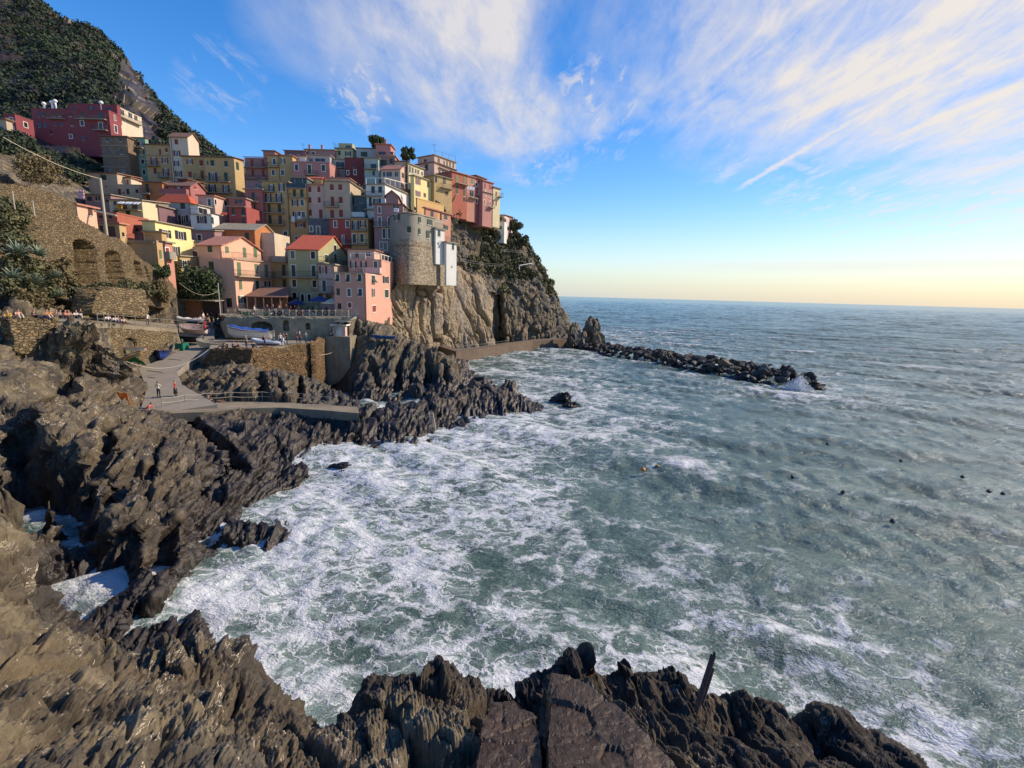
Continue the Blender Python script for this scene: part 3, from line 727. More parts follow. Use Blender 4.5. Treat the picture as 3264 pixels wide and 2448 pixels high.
house('h19', 'large ochre house with dark shutters at the right end of the upper left row',
      [('B', 1848, 2345, 2500, 650, 1290, 116, 'mustard', 's', 'b', .6)],
      [(0, 'f', 'B', [(1985, 737, 62, 100, s_), (2215, 750, 58, 100, s_), (1905, 730, 20, 70, 'n'), (1995, 970, 150, 150, o_), (2215, 970, 62, 150, s_), (1985, 1160, 130, 130, o_), (2215, 1170, 120, 130, o_)]), (0, 's', 'B', [(2405, 790, 45, 130, s_)])],
      [(0, 'f', 'B', 1910, 2080, 1048), (0, 'f', 'B', 2130, 2300, 1055), (0, 'f', 'B', 1900, 2320, 1240)], group='houses in the upper left row')
house('h20', 'unplastered brown stone tower house left of the green house',
      [('B', 105, 548, None, 300, 1060, 121, 'brick', 'f', 'b')],
      [(0, 'f', 'B', [(220, 345, 38, 55, 'w'), (440, 350, 38, 55, 'w'), (245, 548, 34, 68, 'n'), (460, 548, 34, 78, 'w'), (275, 870, 48, 78, 'w'), (490, 868, 48, 60, 'w')])],
      [(0, 'f', 'B', 110, 548, 440, dict(rail=0, out=.15)), (0, 'f', 'B', 115, 550, 620, dict(rail=0, out=.15)), (0, 'f', 'B', 120, 550, 800, dict(rail=0, out=.15))], name='tower_house')
house('h21', 'long crimson building with pale framed windows under the wooded hill',
      [('A', 520, 1822, 2010, 545, 1120, 131, 'crimson', 'p'), ('A', 1150, 1960, 2000, 455, 560, 134, 'crimson', 'p')],
      [(0, 'f', 'A', [(650, 610, 40, 65, 'n'), (730, 600, 42, 70, 'n'), (900, 605, 50, 80, 'b'), (1000, 600, 50, 80, 'b'), (1185, 600, 46, 85, 'b'), (1205, 750, 46, 90, 'b'), (660, 785, 42, 75, 'n'), (760, 780, 42, 75, 'n'), (925, 765, 40, 60, 'n'), (1035, 765, 40, 60, 'n'),
                      (1375, 605, 60, 95, 'b'), (1380, 752, 58, 85, 'W'), (1692, 802, 60, 125, 'W'), (1690, 620, 80, 90, 'n'), (1190, 975, 46, 65, 'W'), (1400, 1005, 46, 65, 'n'), (860, 905, 30, 60, 'w')]),
       (0, 's', 'A', [(1925, 660, 80, 85, 'O'), (1945, 850, 42, 120, 'W')]), (1, 'f', 'A', [(1240, 500, 60, 60, 'n'), (1530, 500, 100, 60, 'w'), (1830, 510, 60, 60, 'n')])],
      [(0, 'f', 'A', 830, 1110, 682), (0, 'f', 'A', 1290, 1800, 690), (0, 'f', 'A', 1600, 1822, 875)], name='long_building', group='crimson buildings under the hill')
house('h21b', 'lower crimson house at the far left under the wooded hill',
      [('A', 60, 245, 540, 610, 1000, 124, 'crimson', 'p')], [(0, 'f', 'A', [(190, 700, 55, 80, 'W'), (212, 850, 48, 80, 'W')]), (0, 's', 'A', [(430, 780, 60, 80, 'W'), (450, 950, 40, 70, 'w')])], group='crimson buildings under the hill')
house('h21c', 'pale house with white windows under the bare rock of the hill',
      [('V', 1150, 1165, 1375, 1055, 1290, 140, 'cream', 'p')], [(0, 's', 'V', [(1195, 1100, 40, 50, 'w'), (1275, 1130, 35, 50, 'w'), (1330, 1155, 30, 50, 'w')])], [(0, 's', 'V', 1165, 1360, 1185)])
house('h21d', 'narrow tan building at the left edge of the picture', [('A', -150, 95, 120, 690, 960, 92, 'sand', 'f', 'b')], [(0, 'f', 'A', [(20, 830, 60, 50, 'n')])])
house('h22', 'long cream house with small arched windows below the stone tower house',
      [('G', 415, 905, None, 20, 420, 108, 'sand', 's', 'b', .6), ('G', 905, 1325, None, 222, 420, 107, 'sand', 'p'), ('G', 905, 1140, None, 95, 260, 110, 'cream', 'f', 'b')],
      [(0, 'f', 'G', [(685, 85, 98, 90, s_), (440, 75, 50, 60, 'n'), (728, 232, 20, 20, 'n'), (650, 0, 40, 40, 'n')]), (1, 'f', 'G', [(955, 325, 50, 105, 'b'), (1095, 318, 48, 85, 'n'), (1245, 312, 48, 60, 'n'), (1020, 335, 20, 25, 'n')]), (2, 'f', 'G', [(1055, 160, 100, 80, 'O')])], name='long_house')
house('h23', 'dull pink house half hidden behind the wooden pole',
      [('G', 365, 800, None, 380, 700, 98, 'mauve', 's', 'g', .5)], [(0, 'f', 'G', [(450, 440, 80, 75, 'n'), (590, 440, 75, 70, 'w'), (745, 465, 55, 65, 'n'), (600, 610, 60, 60, 'n')])])
house('h24', 'pale green-grey house with a white awning and washing on its balcony',
      [('G', 775, 1325, None, 475, 900, 92, 'paleyellow', 's', 'g', .8)], [(0, 'f', 'G', [(880, 515, 42, 68, s_), (890, 680, 85, 90, 'n'), (1100, 702, 75, 130, s_), (1040, 580, 90, 70, 'b'), (1210, 580, 90, 70, 'b')])], [(0, 'f', 'G', 925, 1325, 630)])
house('h25', 'dark grey stone house left of the hipped white house',
      [('G', 1325, 1605, None, 560, 920, 96, 'purple', 'f', 'g')], [(0, 'f', 'G', [(1440, 640, 70, 70, 'n'), (1520, 640, 50, 60, 'n')])])
# ---- top row, centre
house('h26', 'dusky mauve house with long red shutters at the left of the top row',
      [('D', 345, 765, None, 372, 1160, 133, 'mauve', 's', 'b', 2.0), ('D', 690, 908, 1095, 248, 400, 142, 'pink', 'f', 'b')],
      [(0, 'f', 'D', [(485, 470, 50, 150, r_), (690, 470, 50, 150, r_), (500, 650, 48, 150, r_), (692, 650, 48, 150, r_)])], [(0, 'f', 'D', 350, 760, 550), (0, 'f', 'D', 370, 760, 770)], group='houses of the top row')
house('h27', 'tan house with white framed windows in the top row',
      [('D', 765, 1232, None, 335, 860, 131, 'mustard', 'f', 'k')], [(0, 'f', 'D', [(897, 437, 55, 108, 'W'), (1058, 425, 85, 100, 'g'), (880, 640, 55, 98, 'W'), (1052, 640, 55, 98, 'W')])], [(0, 'f', 'D', 790, 980, 540)], drains=[(0, .46)], group='houses of the top row')
house('h28', 'pink house with three white framed windows in the top row',
      [('D', 1235, 1922, None, 465, 800, 129, 'pink', 'p')], [(0, 'f', 'D', [(1312, 545, 60, 115, 'W'), (1552, 577, 62, 165, 'S'), (1808, 557, 62, 118, 'S')])], [(0, 'f', 'D', 1480, 1700, 690)], group='houses of the top row')
house('h28b', 'white attic house with a terrace above the pink top row house',
      [('D', 1215, 1480, None, 345, 500, 134, 'white', 's', 'k', .6), ('D', 1480, 1925, None, 330, 500, 135, 'grey', 'f', 'g')], [(1, 'f', 'D', [(1750, 410, 180, 60, 'w'), (1580, 410, 60, 60, 'w')])], group='houses of the top row')
house('h28c', 'low purple house under a grey roof behind the white attic house',
      [('D', 1085, 1475, None, 245, 380, 141, 'purple', 's', 'g', .5), ('D', 1475, 2020, None, 232, 380, 142, 'mauve', 'f', 'g')], [(0, 'f', 'D', [(1205, 290, 60, 28, 'w'), (1345, 290, 50, 28, 'w')]), (1, 'f', 'D', [(1620, 285, 70, 50, 'W')])], chims=[(1, .05, .3), (1, .48, .3)], group='houses of the top row')
house('h29', 'pale yellow tower house that rises above the whole top row',
      [('E', 405, 718, 790, 318, 620, 143, 'lime', 'f', 'g'), ('E', 462, 712, 770, 232, 330, 144, 'lime', 'p')],
      [(0, 'f', 'E', [(475, 395, 48, 88, s_), (637, 405, 115, 90, o_)]), (1, 'f', 'E', [(640, 285, 95, 50, 'n')])], [(0, 'f', 'E', 400, 715, 318, dict(out=.2))], name='tower_house', group='houses of the top row')
house('h30', 'grey-white house with a glazed veranda in the top row',
      [('E', 300, 572, None, 520, 860, 137, 'grey', 'f', 'g')], [(0, 'f', 'E', [(490, 612, 150, 95, 'w')])], [(0, 'f', 'E', 285, 572, 675, dict(out=1.1))], group='houses of the top row')
house('h31', 'dark red brick house with two narrow windows in the top row',
      [('E', 572, 932, None, 500, 1010, 134, 'darkred', 'p')], [(0, 'f', 'E', [(632, 762, 38, 78, 'W'), (767, 752, 42, 88, 'W'), (735, 650, 30, 40, 'n')])], group='houses of the top row')
house('h32', 'mint green and white house right of the dark red brick house',
      [('E', 935, 1195, None, 495, 960, 132, 'mint', 'f', 'g')], [(0, 'f', 'E', [(1113, 772, 46, 88, s_), (1110, 640, 100, 90, 'n')])], [(0, 'f', 'E', 950, 1180, 695)], group='houses of the top row')
house('h32b', 'grey house with a wide green blind behind the dark red brick house',
      [('E', 790, 1150, None, 318, 560, 142, 'grey', 's', 'b', .4)], [(0, 'f', 'E', [(935, 418, 120, 90, s_)])], group='houses of the top row')
house('h33', 'dusky pink house with a big green blind near the top of the ridge',
      [('E', 1185, 1505, 1745, 460, 820, 134, 'mauve', 'f', 'k'), ('E', 1150, 1425, 1500, 245, 480, 138, 'pink', 'f', 'k'), ('E', 1505, 1750, None, 560, 900, 133, 'sand', 'f', 'b')],
      [(0, 'f', 'E', [(1295, 580, 115, 115, s_), (1440, 550, 56, 105, s_)]), (1, 'f', 'E', [(1450, 400, 50, 60, 's'), (1270, 400, 130, 60, 'w')])], [(0, 'f', 'E', 1180, 1505, 460, dict(out=.3))], group='houses of the top row', chims=[(1, .55, .4)])
house('h34', 'pinkish cream house with a sunlit gable just above the white terrace house',
      [('E', 1250, 1608, 1795, 690, 1240, 122, 'pinkcream', 'g', 'k', 1.5, -14)], [(0, 'f', 'E', [(1305, 792, 38, 88, 'w'), (1400, 792, 95, 90, 'w'), (1535, 792, 58, 90, 'w')]), (0, 's', 'E', [(1655, 812, 42, 98, 'w'), (1730, 852, 24, 60, 'w'), (1640, 1000, 24, 40, 'w'), (1718, 1010, 24, 40, 'w')])])
house('h35', 'sunlit yellow house with brown shutters and a pale attic near the cliff',
      [('F', 165, 232, 610, 700, 1130, 122, 'yellow', 'f', 'g', 0, -28), ('F', 105, 128, 412, 478, 720, 124, 'paleyellow', 'f', 'g', 0, -28)],
      [(0, 's', 'F', [(305, 800, 95, 128, 'O'), (492, 865, 42, 110, 'b'), (305, 1030, 95, 100, 'O'), (430, 1060, 42, 75, 'b')]), (1, 's', 'F', [(155, 580, 34, 120, 'w'), (205, 600, 34, 110, 'w'), (262, 615, 30, 80, 'w'), (310, 630, 34, 80, 'w'), (382, 660, 30, 60, 'w')])], name='yellow_house')
house('h36', 'large pink house with a roof railing at the top of the headland',
      [('F', 250, 605, 1010, 455, 800, 139, 'pinkcream', 'f', 'b', 0, -30), ('F', 300, 608, 1005, 318, 520, 141, 'pinkcream', 'f', 'g', 0, -34)],
      [(0, 'f', 'F', [(462, 548, 58, 120, s_)]), (1, 's', 'F', [(690, 425, 38, 95, 's'), (790, 480, 22, 110, 's'), (845, 490, 24, 120, 's'), (900, 495, 26, 95, 's'), (960, 510, 28, 95, 's')]), (0, 's', 'F', [(705, 640, 38, 90, 's'), (765, 640, 30, 90, 'w')]), (1, 'f', 'F', [(440, 420, 50, 50, 'n')])], [(0, 's', 'F', 690, 1000, 600, dict(out=.6))])
# ---- the row along the cliff edge, lit by the sun
r37 = house('h37', 'mustard house at the near end of the row along the cliff edge',
      [('F', 605, 935, None, 690, 1130, 127, 'mustard', 'f', 'g', 0, 48, 'L')], [(0, 'f', 'F', [(795, 790, 48, 140, s_), (640, 770, 38, 100, 'n'), (840, 1035, 55, 80, 'b')])], [(0, 'f', 'F', 720, 925, 935)], group='row of houses along the cliff edge')
house('h38', 'orange-red house with long green shutters in the cliff edge row',
      [('F', 935, 1213, None, 620, 1250, 'h37', 'orangered', 'f', 'k', 0, 50, 'L')], [(0, 'f', 'F', [(1030, 760, 48, 140, 'l'), (1165, 785, 38, 150, 'l'), (1030, 962, 44, 150, s_), (1165, 995, 38, 170, s_), (1160, 1140, 34, 60, 'n')])], [(0, 'f', 'F', 1000, 1210, 855, dict(rail=0))], group='row of houses along the cliff edge')
house('h39', 'orange house with a white awning in the cliff edge row',
      [('F', 1213, 1378, None, 700, 1330, 'h38', 'salmon', 'f', 'k', 0, 50, 'L')], [(0, 'f', 'F', [(1312, 812, 46, 85, 'l'), (1300, 1030, 70, 110, 'w')])], [(0, 'f', 'F', 1255, 1385, 1115)], group='row of houses along the cliff edge')
house('h40', 'magenta house with white framed windows in the cliff edge row',
      [('F', 1378, 1508, None, 745, 1380, 'h39', 'magenta', 'f', 'b', 0, 50, 'L'), ('F', 1185, 1385, 1570, 700, 900, 141, 'purple', 'f', 'b', 0, -30)], [(0, 'f', 'F', [(1390, 862, 26, 80, 'W'), (1450, 888, 28, 60, 'W'), (1450, 1010, 28, 95, 'W'), (1390, 1162, 26, 90, 'W')])], group='row of houses along the cliff edge')
b40 = block('F', 1378, 1508, None, 745, 1380, 136.5, 50, 'l')
house('h41', 'pink house with small windows near the seaward end of the cliff edge row',
      [('F', 1508, 1700, None, 790, 1430, b40.dr, 'pink', 'f', 'k', 0, 52, 'L')], [(0, 'f', 'F', [(1550, 892, 24, 100, 'r'), (1640, 922, 24, 90, 'r'), (1550, 1032, 26, 88, 'R'), (1640, 1070, 26, 80, 'R'), (1540, 1192, 26, 88, 'R'), (1640, 1212, 26, 80, 'R')])], [(0, 'f', 'F', 1600, 1690, 1290), (0, 'f', 'F', 1520, 1700, 1010, dict(rail=0, out=.4))], group='row of houses along the cliff edge')
house('h42', 'narrow cream house with a dark balcony at the seaward end of the cliff edge row',
      [('F', 1700, 1830, None, 915, 1450, 'h41', 'paleyellow', 'f', 'b', 0, 52, 'L')], [(0, 'f', 'F', [(1755, 1035, 24, 85, 'r'), (1755, 1212, 24, 85, 'r'), (1705, 1182, 20, 80, 'r')])], [(0, 'f', 'F', 1770, 1835, 1095, dict(out=1.2))], group='row of houses along the cliff edge')
house('h43', 'lone pale pink house with a white bay standing on the wooded cliff',
      [('Q', 968, 1128, 1202, 238, 392, 150, 'lightpink', 's', 'b', .9, -14), ('Q', 1040, 1128, 1150, 298, 392, 148.8, 'white', '-', None, 0, -14)],
      [(0, 'f', 'Q', [(986, 284, 12, 34, 'w'), (1019, 268, 12, 34, 'w'), (1060, 265, 22, 34, 's'), (1098, 268, 22, 34, 's')]), (1, 'f', 'Q', [(1050, 340, 12, 32, 'w'), (1092, 348, 24, 30, 'w')]), (0, 's', 'Q', [(1133, 282, 20, 32, 'w'), (1178, 290, 12, 36, 'w'), (1160, 355, 14, 30, 'n')])], [(0, 'f', 'Q', 1025, 1130, 300, dict(out=1.4))])
# ---- the tall middle rows
house('h46', 'rose red house with three long green shutters one above another',
      [('I', 105, 392, None, 345, 1040, 111, 'rose', 'f', 'g'), ('I', 115, 400, None, 205, 380, 116, 'mauve', 'p')],
      [(0, 'f', 'I', [(248, 452, 52, 130, s_), (262, 642, 52, 140, s_), (277, 842, 55, 140, s_)]), (1, 'f', 'I', [(320, 275, 55, 60, 'w')])], [(0, 'f', 'I', 160, 350, 545), (0, 'f', 'I', 160, 350, 745), (0, 'f', 'I', 160, 360, 940)], group='tall narrow houses in the middle')
house('h44', 'tall ochre house with four balconies and pairs of long dark shutters',
      [('I', 392, 825, None, 215, 1270, 112, 'mustard', 'f', 'g')],
      [(0, 'f', 'I', [(555, 310, 100, 115, o_), (725, 300, 105, 130, o_), (505, 475, 105, 140, o_), (680, 475, 105, 140, o_), (515, 655, 52, 140, s_), (688, 655, 55, 140, s_), (530, 842, 55, 150, s_), (702, 847, 55, 150, s_), (475, 980, 38, 50, 'R'), (792, 1130, 62, 180, 'S')])],
      [(0, 'f', 'I', 392, 610, 378), (0, 'f', 'I', 430, 760, 562), (0, 'f', 'I', 425, 780, 735), (0, 'f', 'I', 430, 790, 925), (0, 'f', 'I', 600, 840, 1225)], drains=[(0, .985)], group='tall narrow houses in the middle', name='tall_house')
house('h45', 'tall golden house with a blue roof terrace and washing hung from its balcony',
      [('I', 828, 1150, None, 318, 1250, 112.4, 'gold', '-'), ('I', 880, 1145, None, 150, 330, 114.5, 'tealdark', 'f', 'g')],
      [(0, 'f', 'I', [(940, 397, 52, 122, s_), (1065, 402, 52, 128, s_), (950, 562, 110, 105, o_), (1070, 560, 56, 98, 'W'), (975, 762, 130, 105, o_), (1090, 757, 58, 88, 'W'), (1040, 935, 190, 78, 'O'), (970, 1148, 36, 50, 'R')]), (1, 'f', 'I', [(950, 225, 90, 140, 'w'), (1080, 225, 80, 140, 'w')])],
      [(0, 'f', 'I', 820, 1140, 315, dict(solid=simple('blue_terrace', (46, 66, 78), .6), out=.5)), (0, 'f', 'I', 870, 1130, 485, dict(out=.5)), (0, 'f', 'I', 890, 1145, 870)], group='tall narrow houses in the middle', name='tall_house', drains=[(0, .985)])
house('h47', 'narrow cream house with six red shutters right of the golden house',
      [('I', 1150, 1440, None, 268, 880, 112.8, 'pinkcream', 'f', 'k')], [(0, 'f', 'I', [(1200, 335, 48, 98, r_), (1350, 335, 48, 98, r_), (1202, 517, 48, 98, r_), (1357, 515, 46, 94, r_), (1205, 727, 54, 105, r_), (1382, 750, 56, 150, r_)])], group='red shuttered cream houses')
house('h48', 'wide cream house with red shutters and one balcony in the middle of the village',
      [('I', 1440, 1868, 2050, 212, 880, 111.5, 'sand', 'f', 'g')], [(0, 'f', 'I', [(1568, 302, 62, 100, r_), (1710, 302, 62, 100, r_), (1580, 537, 58, 160, r_), (1718, 515, 66, 108, r_), (1575, 757, 62, 150, r_), (1722, 740, 64, 125, r_)])], [(0, 'f', 'I', 1450, 1688, 628)], group='red shuttered cream houses', name='wide_house')
house('h48b', 'low orange attic house under a tiled roof behind the wide cream house',
      [('I', 1165, 1400, 1470, 165, 300, 118, 'gold', 's', 'r', 1.0), ('I', 1480, 1860, None, 160, 240, 119, 'pinkcream', 'f', 'k')], group='orange and ochre houses')
house('h49', 'blue-grey stone house with two white framed windows',
      [('I', 1165, 1525, None, 845, 1240, 109, 'bluegrey', 'p')], [(0, 'f', 'I', [(1220, 1000, 52, 88, 'W'), (1340, 1032, 54, 150, 'W')])], [(0, 'f', 'I', 1280, 1400, 1105, dict(rail=.5, out=.5))])
house('h50', 'brick red house with white framed windows below the wide cream house',
      [('I', 1525, 1885, None, 842, 1380, 106.5, 'red', 'f', 'g')], [(0, 'f', 'I', [(1625, 920, 50, 108, 'W'), (1832, 917, 55, 112, 'W'), (1755, 1167, 120, 140, 'O'), (1895, 1320, 50, 80, 'n')])], [(0, 'f', 'I', 1690, 1885, 1255)], group='red and ochre pair below the cream house')
house('h50b', 'ochre house with two balconies right of the brick red house',
      [('I', 1885, 2172, 2300, 842, 1380, 105.5, 'mustard', 'f', 'g')], [(0, 'f', 'I', [(1965, 945, 130, 160, o_), (2090, 912, 100, 110, o_), (1945, 1160, 56, 150, 'S'), (2075, 1152, 56, 138, 'S')])], [(0, 'f', 'I', 1895, 2165, 1025), (0, 'f', 'I', 1885, 2165, 1255)], group='red and ochre pair below the cream house')
house('h51', 'dusky pink house with arched attic windows above the round bastion',
      [('J', 690, 1180, 1545, 495, 1290, 104, 'mauve', 'f', 'b'), ('J', 895, 1100, 1420, 345, 500, 106.5, 'mauve', 'G', 'b', 1.0, 8)],
      [(0, 'f', 'J', [(788, 577, 42, 108, 'W'), (790, 770, 46, 150, 'W'), (865, 970, 50, 160, 'S'), (952, 970, 40, 160, 'S'), (950, 770, 40, 130, 'S'), (820, 1170, 44, 110, 'W'), (888, 1185, 60, 130, 'W'), (1065, 540, 90, 80, 'w')]),
       (0, 's', 'J', [(1232, 555, 65, 110, 'g'), (1405, 572, 66, 58, 'w')]), (1, 's', 'J', [(1165, 385, 75, 75, 'W'), (1275, 400, 85, 105, 'W')])], [(0, 'f', 'J', 700, 960, 855, dict(rail=.9, out=.6))], name='pink_house')
house('h54', 'white house with a railed roof terrace and a sunlit blank side wall',
      [('J', 558, 878, 1290, 145, 660, 112, 'white', 'f', 'g', 0, -14)], [(0, 'f', 'J', [(680, 235, 60, 115, s_), (800, 235, 62, 105, s_), (635, 440, 46, 150, s_), (745, 430, 130, 95, o_)])], [(0, 'f', 'J', 565, 860, 345, dict(out=.6)), (0, 'f', 'J', 560, 870, 565)], group='white and grey houses', name='white_house')
house('h55', 'dark recessed house between the wide cream house and the white terrace house',
      [('J', 318, 568, None, 352, 700, 113.5, 'tealdark', 'f', 'g')], [(0, 'f', 'J', [(365, 430, 60, 120, 'n'), (480, 420, 70, 80, 'n'), (465, 620, 60, 60, 'w')])], [(0, 'f', 'J', 310, 560, 700, dict(solid=CL['white'], out=1.2))])
house('h56', 'sunlit yellow terrace house below the pale attic house',
      [('J', 1400, 1420, 1870, 385, 720, 109, 'gold', 'p', None, 0, -30), ('J', 1545, 1560, 1765, 545, 760, 106, 'salmon', 'f', 'k', 0, -30)], [(1, 's', 'J', [(1670, 645, 46, 90, s_)])])
house('h57', 'small orange house at the cliff side right of the round bastion',
      [('J', 1800, 1832, 1985, 622, 990, 107, 'salmon', 'f', 'k', 0, -30)], [(0, 's', 'J', [(1900, 700, 52, 88, s_), (1900, 872, 76, 78, s_)])])
house('h53a', 'white rendered block standing on the stone bastion',
      [('J', 1700, 1732, 1878, 888, 1235, 102, 'white', 'f', 'g', 0, -30)], [(0, 's', 'J', [(1787, 967, 46, 108, 's'), (1772, 1137, 24, 38, 'w')])], [(0, 's', 'J', 1735, 1878, 888, dict(out=.2))], group='white and grey houses', name='white_house')
house('h53b', 'tall white shaft-like house hanging over the rock face',
      [('J', 1880, 1912, 2082, 1120, 1598, 104, 'white', 'f', 'g', 0, -30)], [(0, 's', 'J', [(2022, 1190, 36, 108, 's'), (2002, 1525, 16, 26, 'n')])], [(0, 's', 'J', 1905, 2080, 1120, dict(out=.15))], group='white and grey houses', name='white_house')
# round bastion house
def bastion():
    fr = 'J'
    pts = []
    ctrl = [(955, 103.5), (990, 100.6), (1060, 98.2), (1150, 96.8), (1260, 96.2), (1370, 96.8), (1470, 98.0), (1545, 99.6), (1640, 101.0), (1735, 102.6)]
    ztop = P(*fx(fr, 1260, 628), 96.2)[2]; zmid = P(*fx(fr, 1260, 1060), 96.2)[2]; zlow = P(*fx(fr, 1260, 1560), 96.2)[2]
    xy = []
    for x, d in ctrl:
        v = ray(*fx(fr, x, 640)); q = CAM + v * d; xy.append(q[:2])
    root = empty('round_house', (float(xy[4][0]), float(xy[4][1]), float(zmid))); L = tuple(root.location)
    # refine
    tt = np.linspace(0, len(xy) - 1, 46); xs_ = np.interp(tt, range(len(xy)), [p[0] for p in xy]); ys_ = np.interp(tt, range(len(xy)), [p[1] for p in xy])
    for _ in range(4):
        xs_[1:-1] = (xs_[:-2] + xs_[1:-1] * 2 + xs_[2:]) / 4; ys_[1:-1] = (ys_[:-2] + ys_[1:-1] * 2 + ys_[2:]) / 4
    front = list(zip(xs_, ys_)); back = [(front[-1][0] + 1, front[-1][1] + 7), (front[0][0], front[0][1] + 7)]
    def ring(f, z, sc=0.0):
        return [(x, y - sc, z) for x, y in f + back]
    def shell(z0, z1, sc0, sc1, nm, mat, zt1=None):
        mb = MB(); a = ring(front, z0, sc0); b_ = ring(front, z1, sc1); n = len(a)
        for i in range(n): mb.poly([a[i], a[(i + 1) % n], b_[(i + 1) % n], b_[i]])
        mb.poly(b_); return part(mb, nm, mat, root, L)
    shell(zmid, ztop, 0, 0, 'wall', CL['taupe'])
    shell(zlow - 3, zmid - .02, .9, .12, 'stone_base', CL['stone'])
    shell(zmid - 1.25, zmid - .95, .30, .30, 'string_course', CL['brick'])
    shell(ztop + .003, ztop + .22, .3, .3, 'roof', M_conc)
    # windows on chords
    for cx, cy, w, h, k in [(1072, 702, 90, 108, 'g'), (1465, 742, 42, 100, 's'), (1285, 905, 66, 105, 's'), (1460, 937, 34, 100, 's'), (1635, 782, 80, 92, 's'), (1600, 988, 50, 130, 's')]:
        v = ray(*fx(fr, cx, cy)); best = None
        for i in range(len(front) - 1):
            p, q = np.array(front[i]), np.array(front[i + 1]); t2 = (q - p); nn = np.array([t2[1], -t2[0]]); nn = nn / np.linalg.norm(nn)
            tt_ = ((p - CAM[:2]) @ nn) / (v[:2] @ nn); h_ = CAM[:2] + v[:2] * tt_; u = (h_ - p) @ t2 / (t2 @ t2)
            if 0 <= u <= 1 and (best is None or tt_ < best[0]): best = (tt_, p, t2 / np.linalg.norm(t2), nn, q)
        if best:
            b = Block(); b.t = np.array([*best[2], 0]); b.n = np.array([*best[3], 0]); b.bk = -b.n; b.C = np.array([best[4][0] + best[3][0] * .06, best[4][1] + best[3][1] * .06, ztop])
            window(b, 'f', fr, cx, cy, w, h, k, root, L)
    tag(root, 'round grey-brown bastion house on a curved rubble stone base', 'house', None)
bastion()
# ---------------- the shore as one height field ----------------
CP = []       # x, y, z world
def cp(x, y, z): q = D(x, y, z=z); CP.append((q[0], q[1], z))
def cpd(x, y, d, dz=0): q = D(x, y, d=d); CP.append((q[0], q[1], q[2] + dz))
def crest(x, y, z, back=2.2, drop=None, zb=-1.5):
    q = D(x, y, z=z); CP.append((q[0], q[1], z))
    v = q - CAM; h = np.array([v[0], v[1]]); h /= np.linalg.norm(h)
    CP.append((q[0] + h[0] * back, q[1] + h[1] * back, zb if drop is None else z - drop))
def wat(*pts, z=-1.2):
    for x, y in pts:
        q = D(x, y, z=0); CP.append((q[0], q[1], z))
def shore(*pts):
    for x, y in pts: cp(x, y, -0.1)
# foreground, left mass
for x, y, z in [(0, 1659, 9.6), (150, 1659, 9.4), (300, 1659, 9.2), (450, 1659, 9.0), (620, 1659, 8.6), (0, 1560, 9.2), (120, 1540, 8.9), (0, 1450, 8.6), (130, 1440, 8.2),
                (250, 1560, 8.4), (200, 1480, 7.9), (390, 1560, 7.9), (300, 1480, 6.8), (480, 1500, 6.3), (480, 1600, 7.9), (600, 1600, 7.3), (560, 1530, 6.0), (80, 1380, 7.6)]: cp(x, y, z)
for x, y, z in [(20, 1378, 6.8), (75, 1392, 6.2), (140, 1368, 5.9), (200, 1360, 5.8), (247, 1348, 5.8)]: crest(x, y, z, 1.6)
for x, y, z in [(262, 1390, 6.2), (275, 1440, 6.0)]: crest(x, y, z, 1.2, zb=1.0)
for x, y, z in [(350, 1445, 5.6), (400, 1420, 5.7), (480, 1384, 5.6), (530, 1420, 5.3), (590, 1465, 5.2), (640, 1510, 5.2), (680, 1560, 5.2), (700, 1592, 5.0)]: crest(x, y, z, 1.6, zb=-1.0)
cp(720, 1612, 3.2)
# foreground, centre mass and spires
for x, y, z in [(760, 1659, 7.0), (860, 1659, 7.4), (1000, 1659, 7.5), (1200, 1659, 7.2), (1330, 1659, 7.2), (1450, 1659, 6.9), (1560, 1659, 6.4), (1700, 1659, 6.0), (1850, 1659, 5.4), (1200, 1760, 8.2), (1000, 1760, 8.4), (1450, 1760, 7.8),
                (860, 1560, 6.7), (960, 1560, 6.7), (1050, 1560, 6.3), (1100, 1600, 6.6), (1240, 1560, 6.4), (1350, 1600, 6.5), (1210, 1490, 6.1), (1300, 1520, 6.0), (1420, 1590, 6.1),
                (1150, 1540, 5.6), (1440, 1540, 5.4), (1520, 1590, 5.4), (1620, 1610, 5.2), (1760, 1640, 4.9)]: cp(x, y, z)
for x, y, z in [(1068, 1530, 4.6), (1108, 1530, 4.4), (1155, 1500, 4.6), (1270, 1490, 4.4), (1312, 1500, 4.3), (1345, 1475, 4.6), (1392, 1480, 4.7), (1448, 1500, 4.3), (1525, 1560, 4.0), (1560, 1560, 4.0), (1603, 1570, 4.0), (1655, 1580, 4.0), (1745, 1610, 3.7), (1800, 1600, 4.0), (1905, 1659, 3.6), (1935, 1659, 3.6), (790, 1520, 4.8), (930, 1480, 5.0), (1030, 1490, 5.0)]: cp(x, y, z)
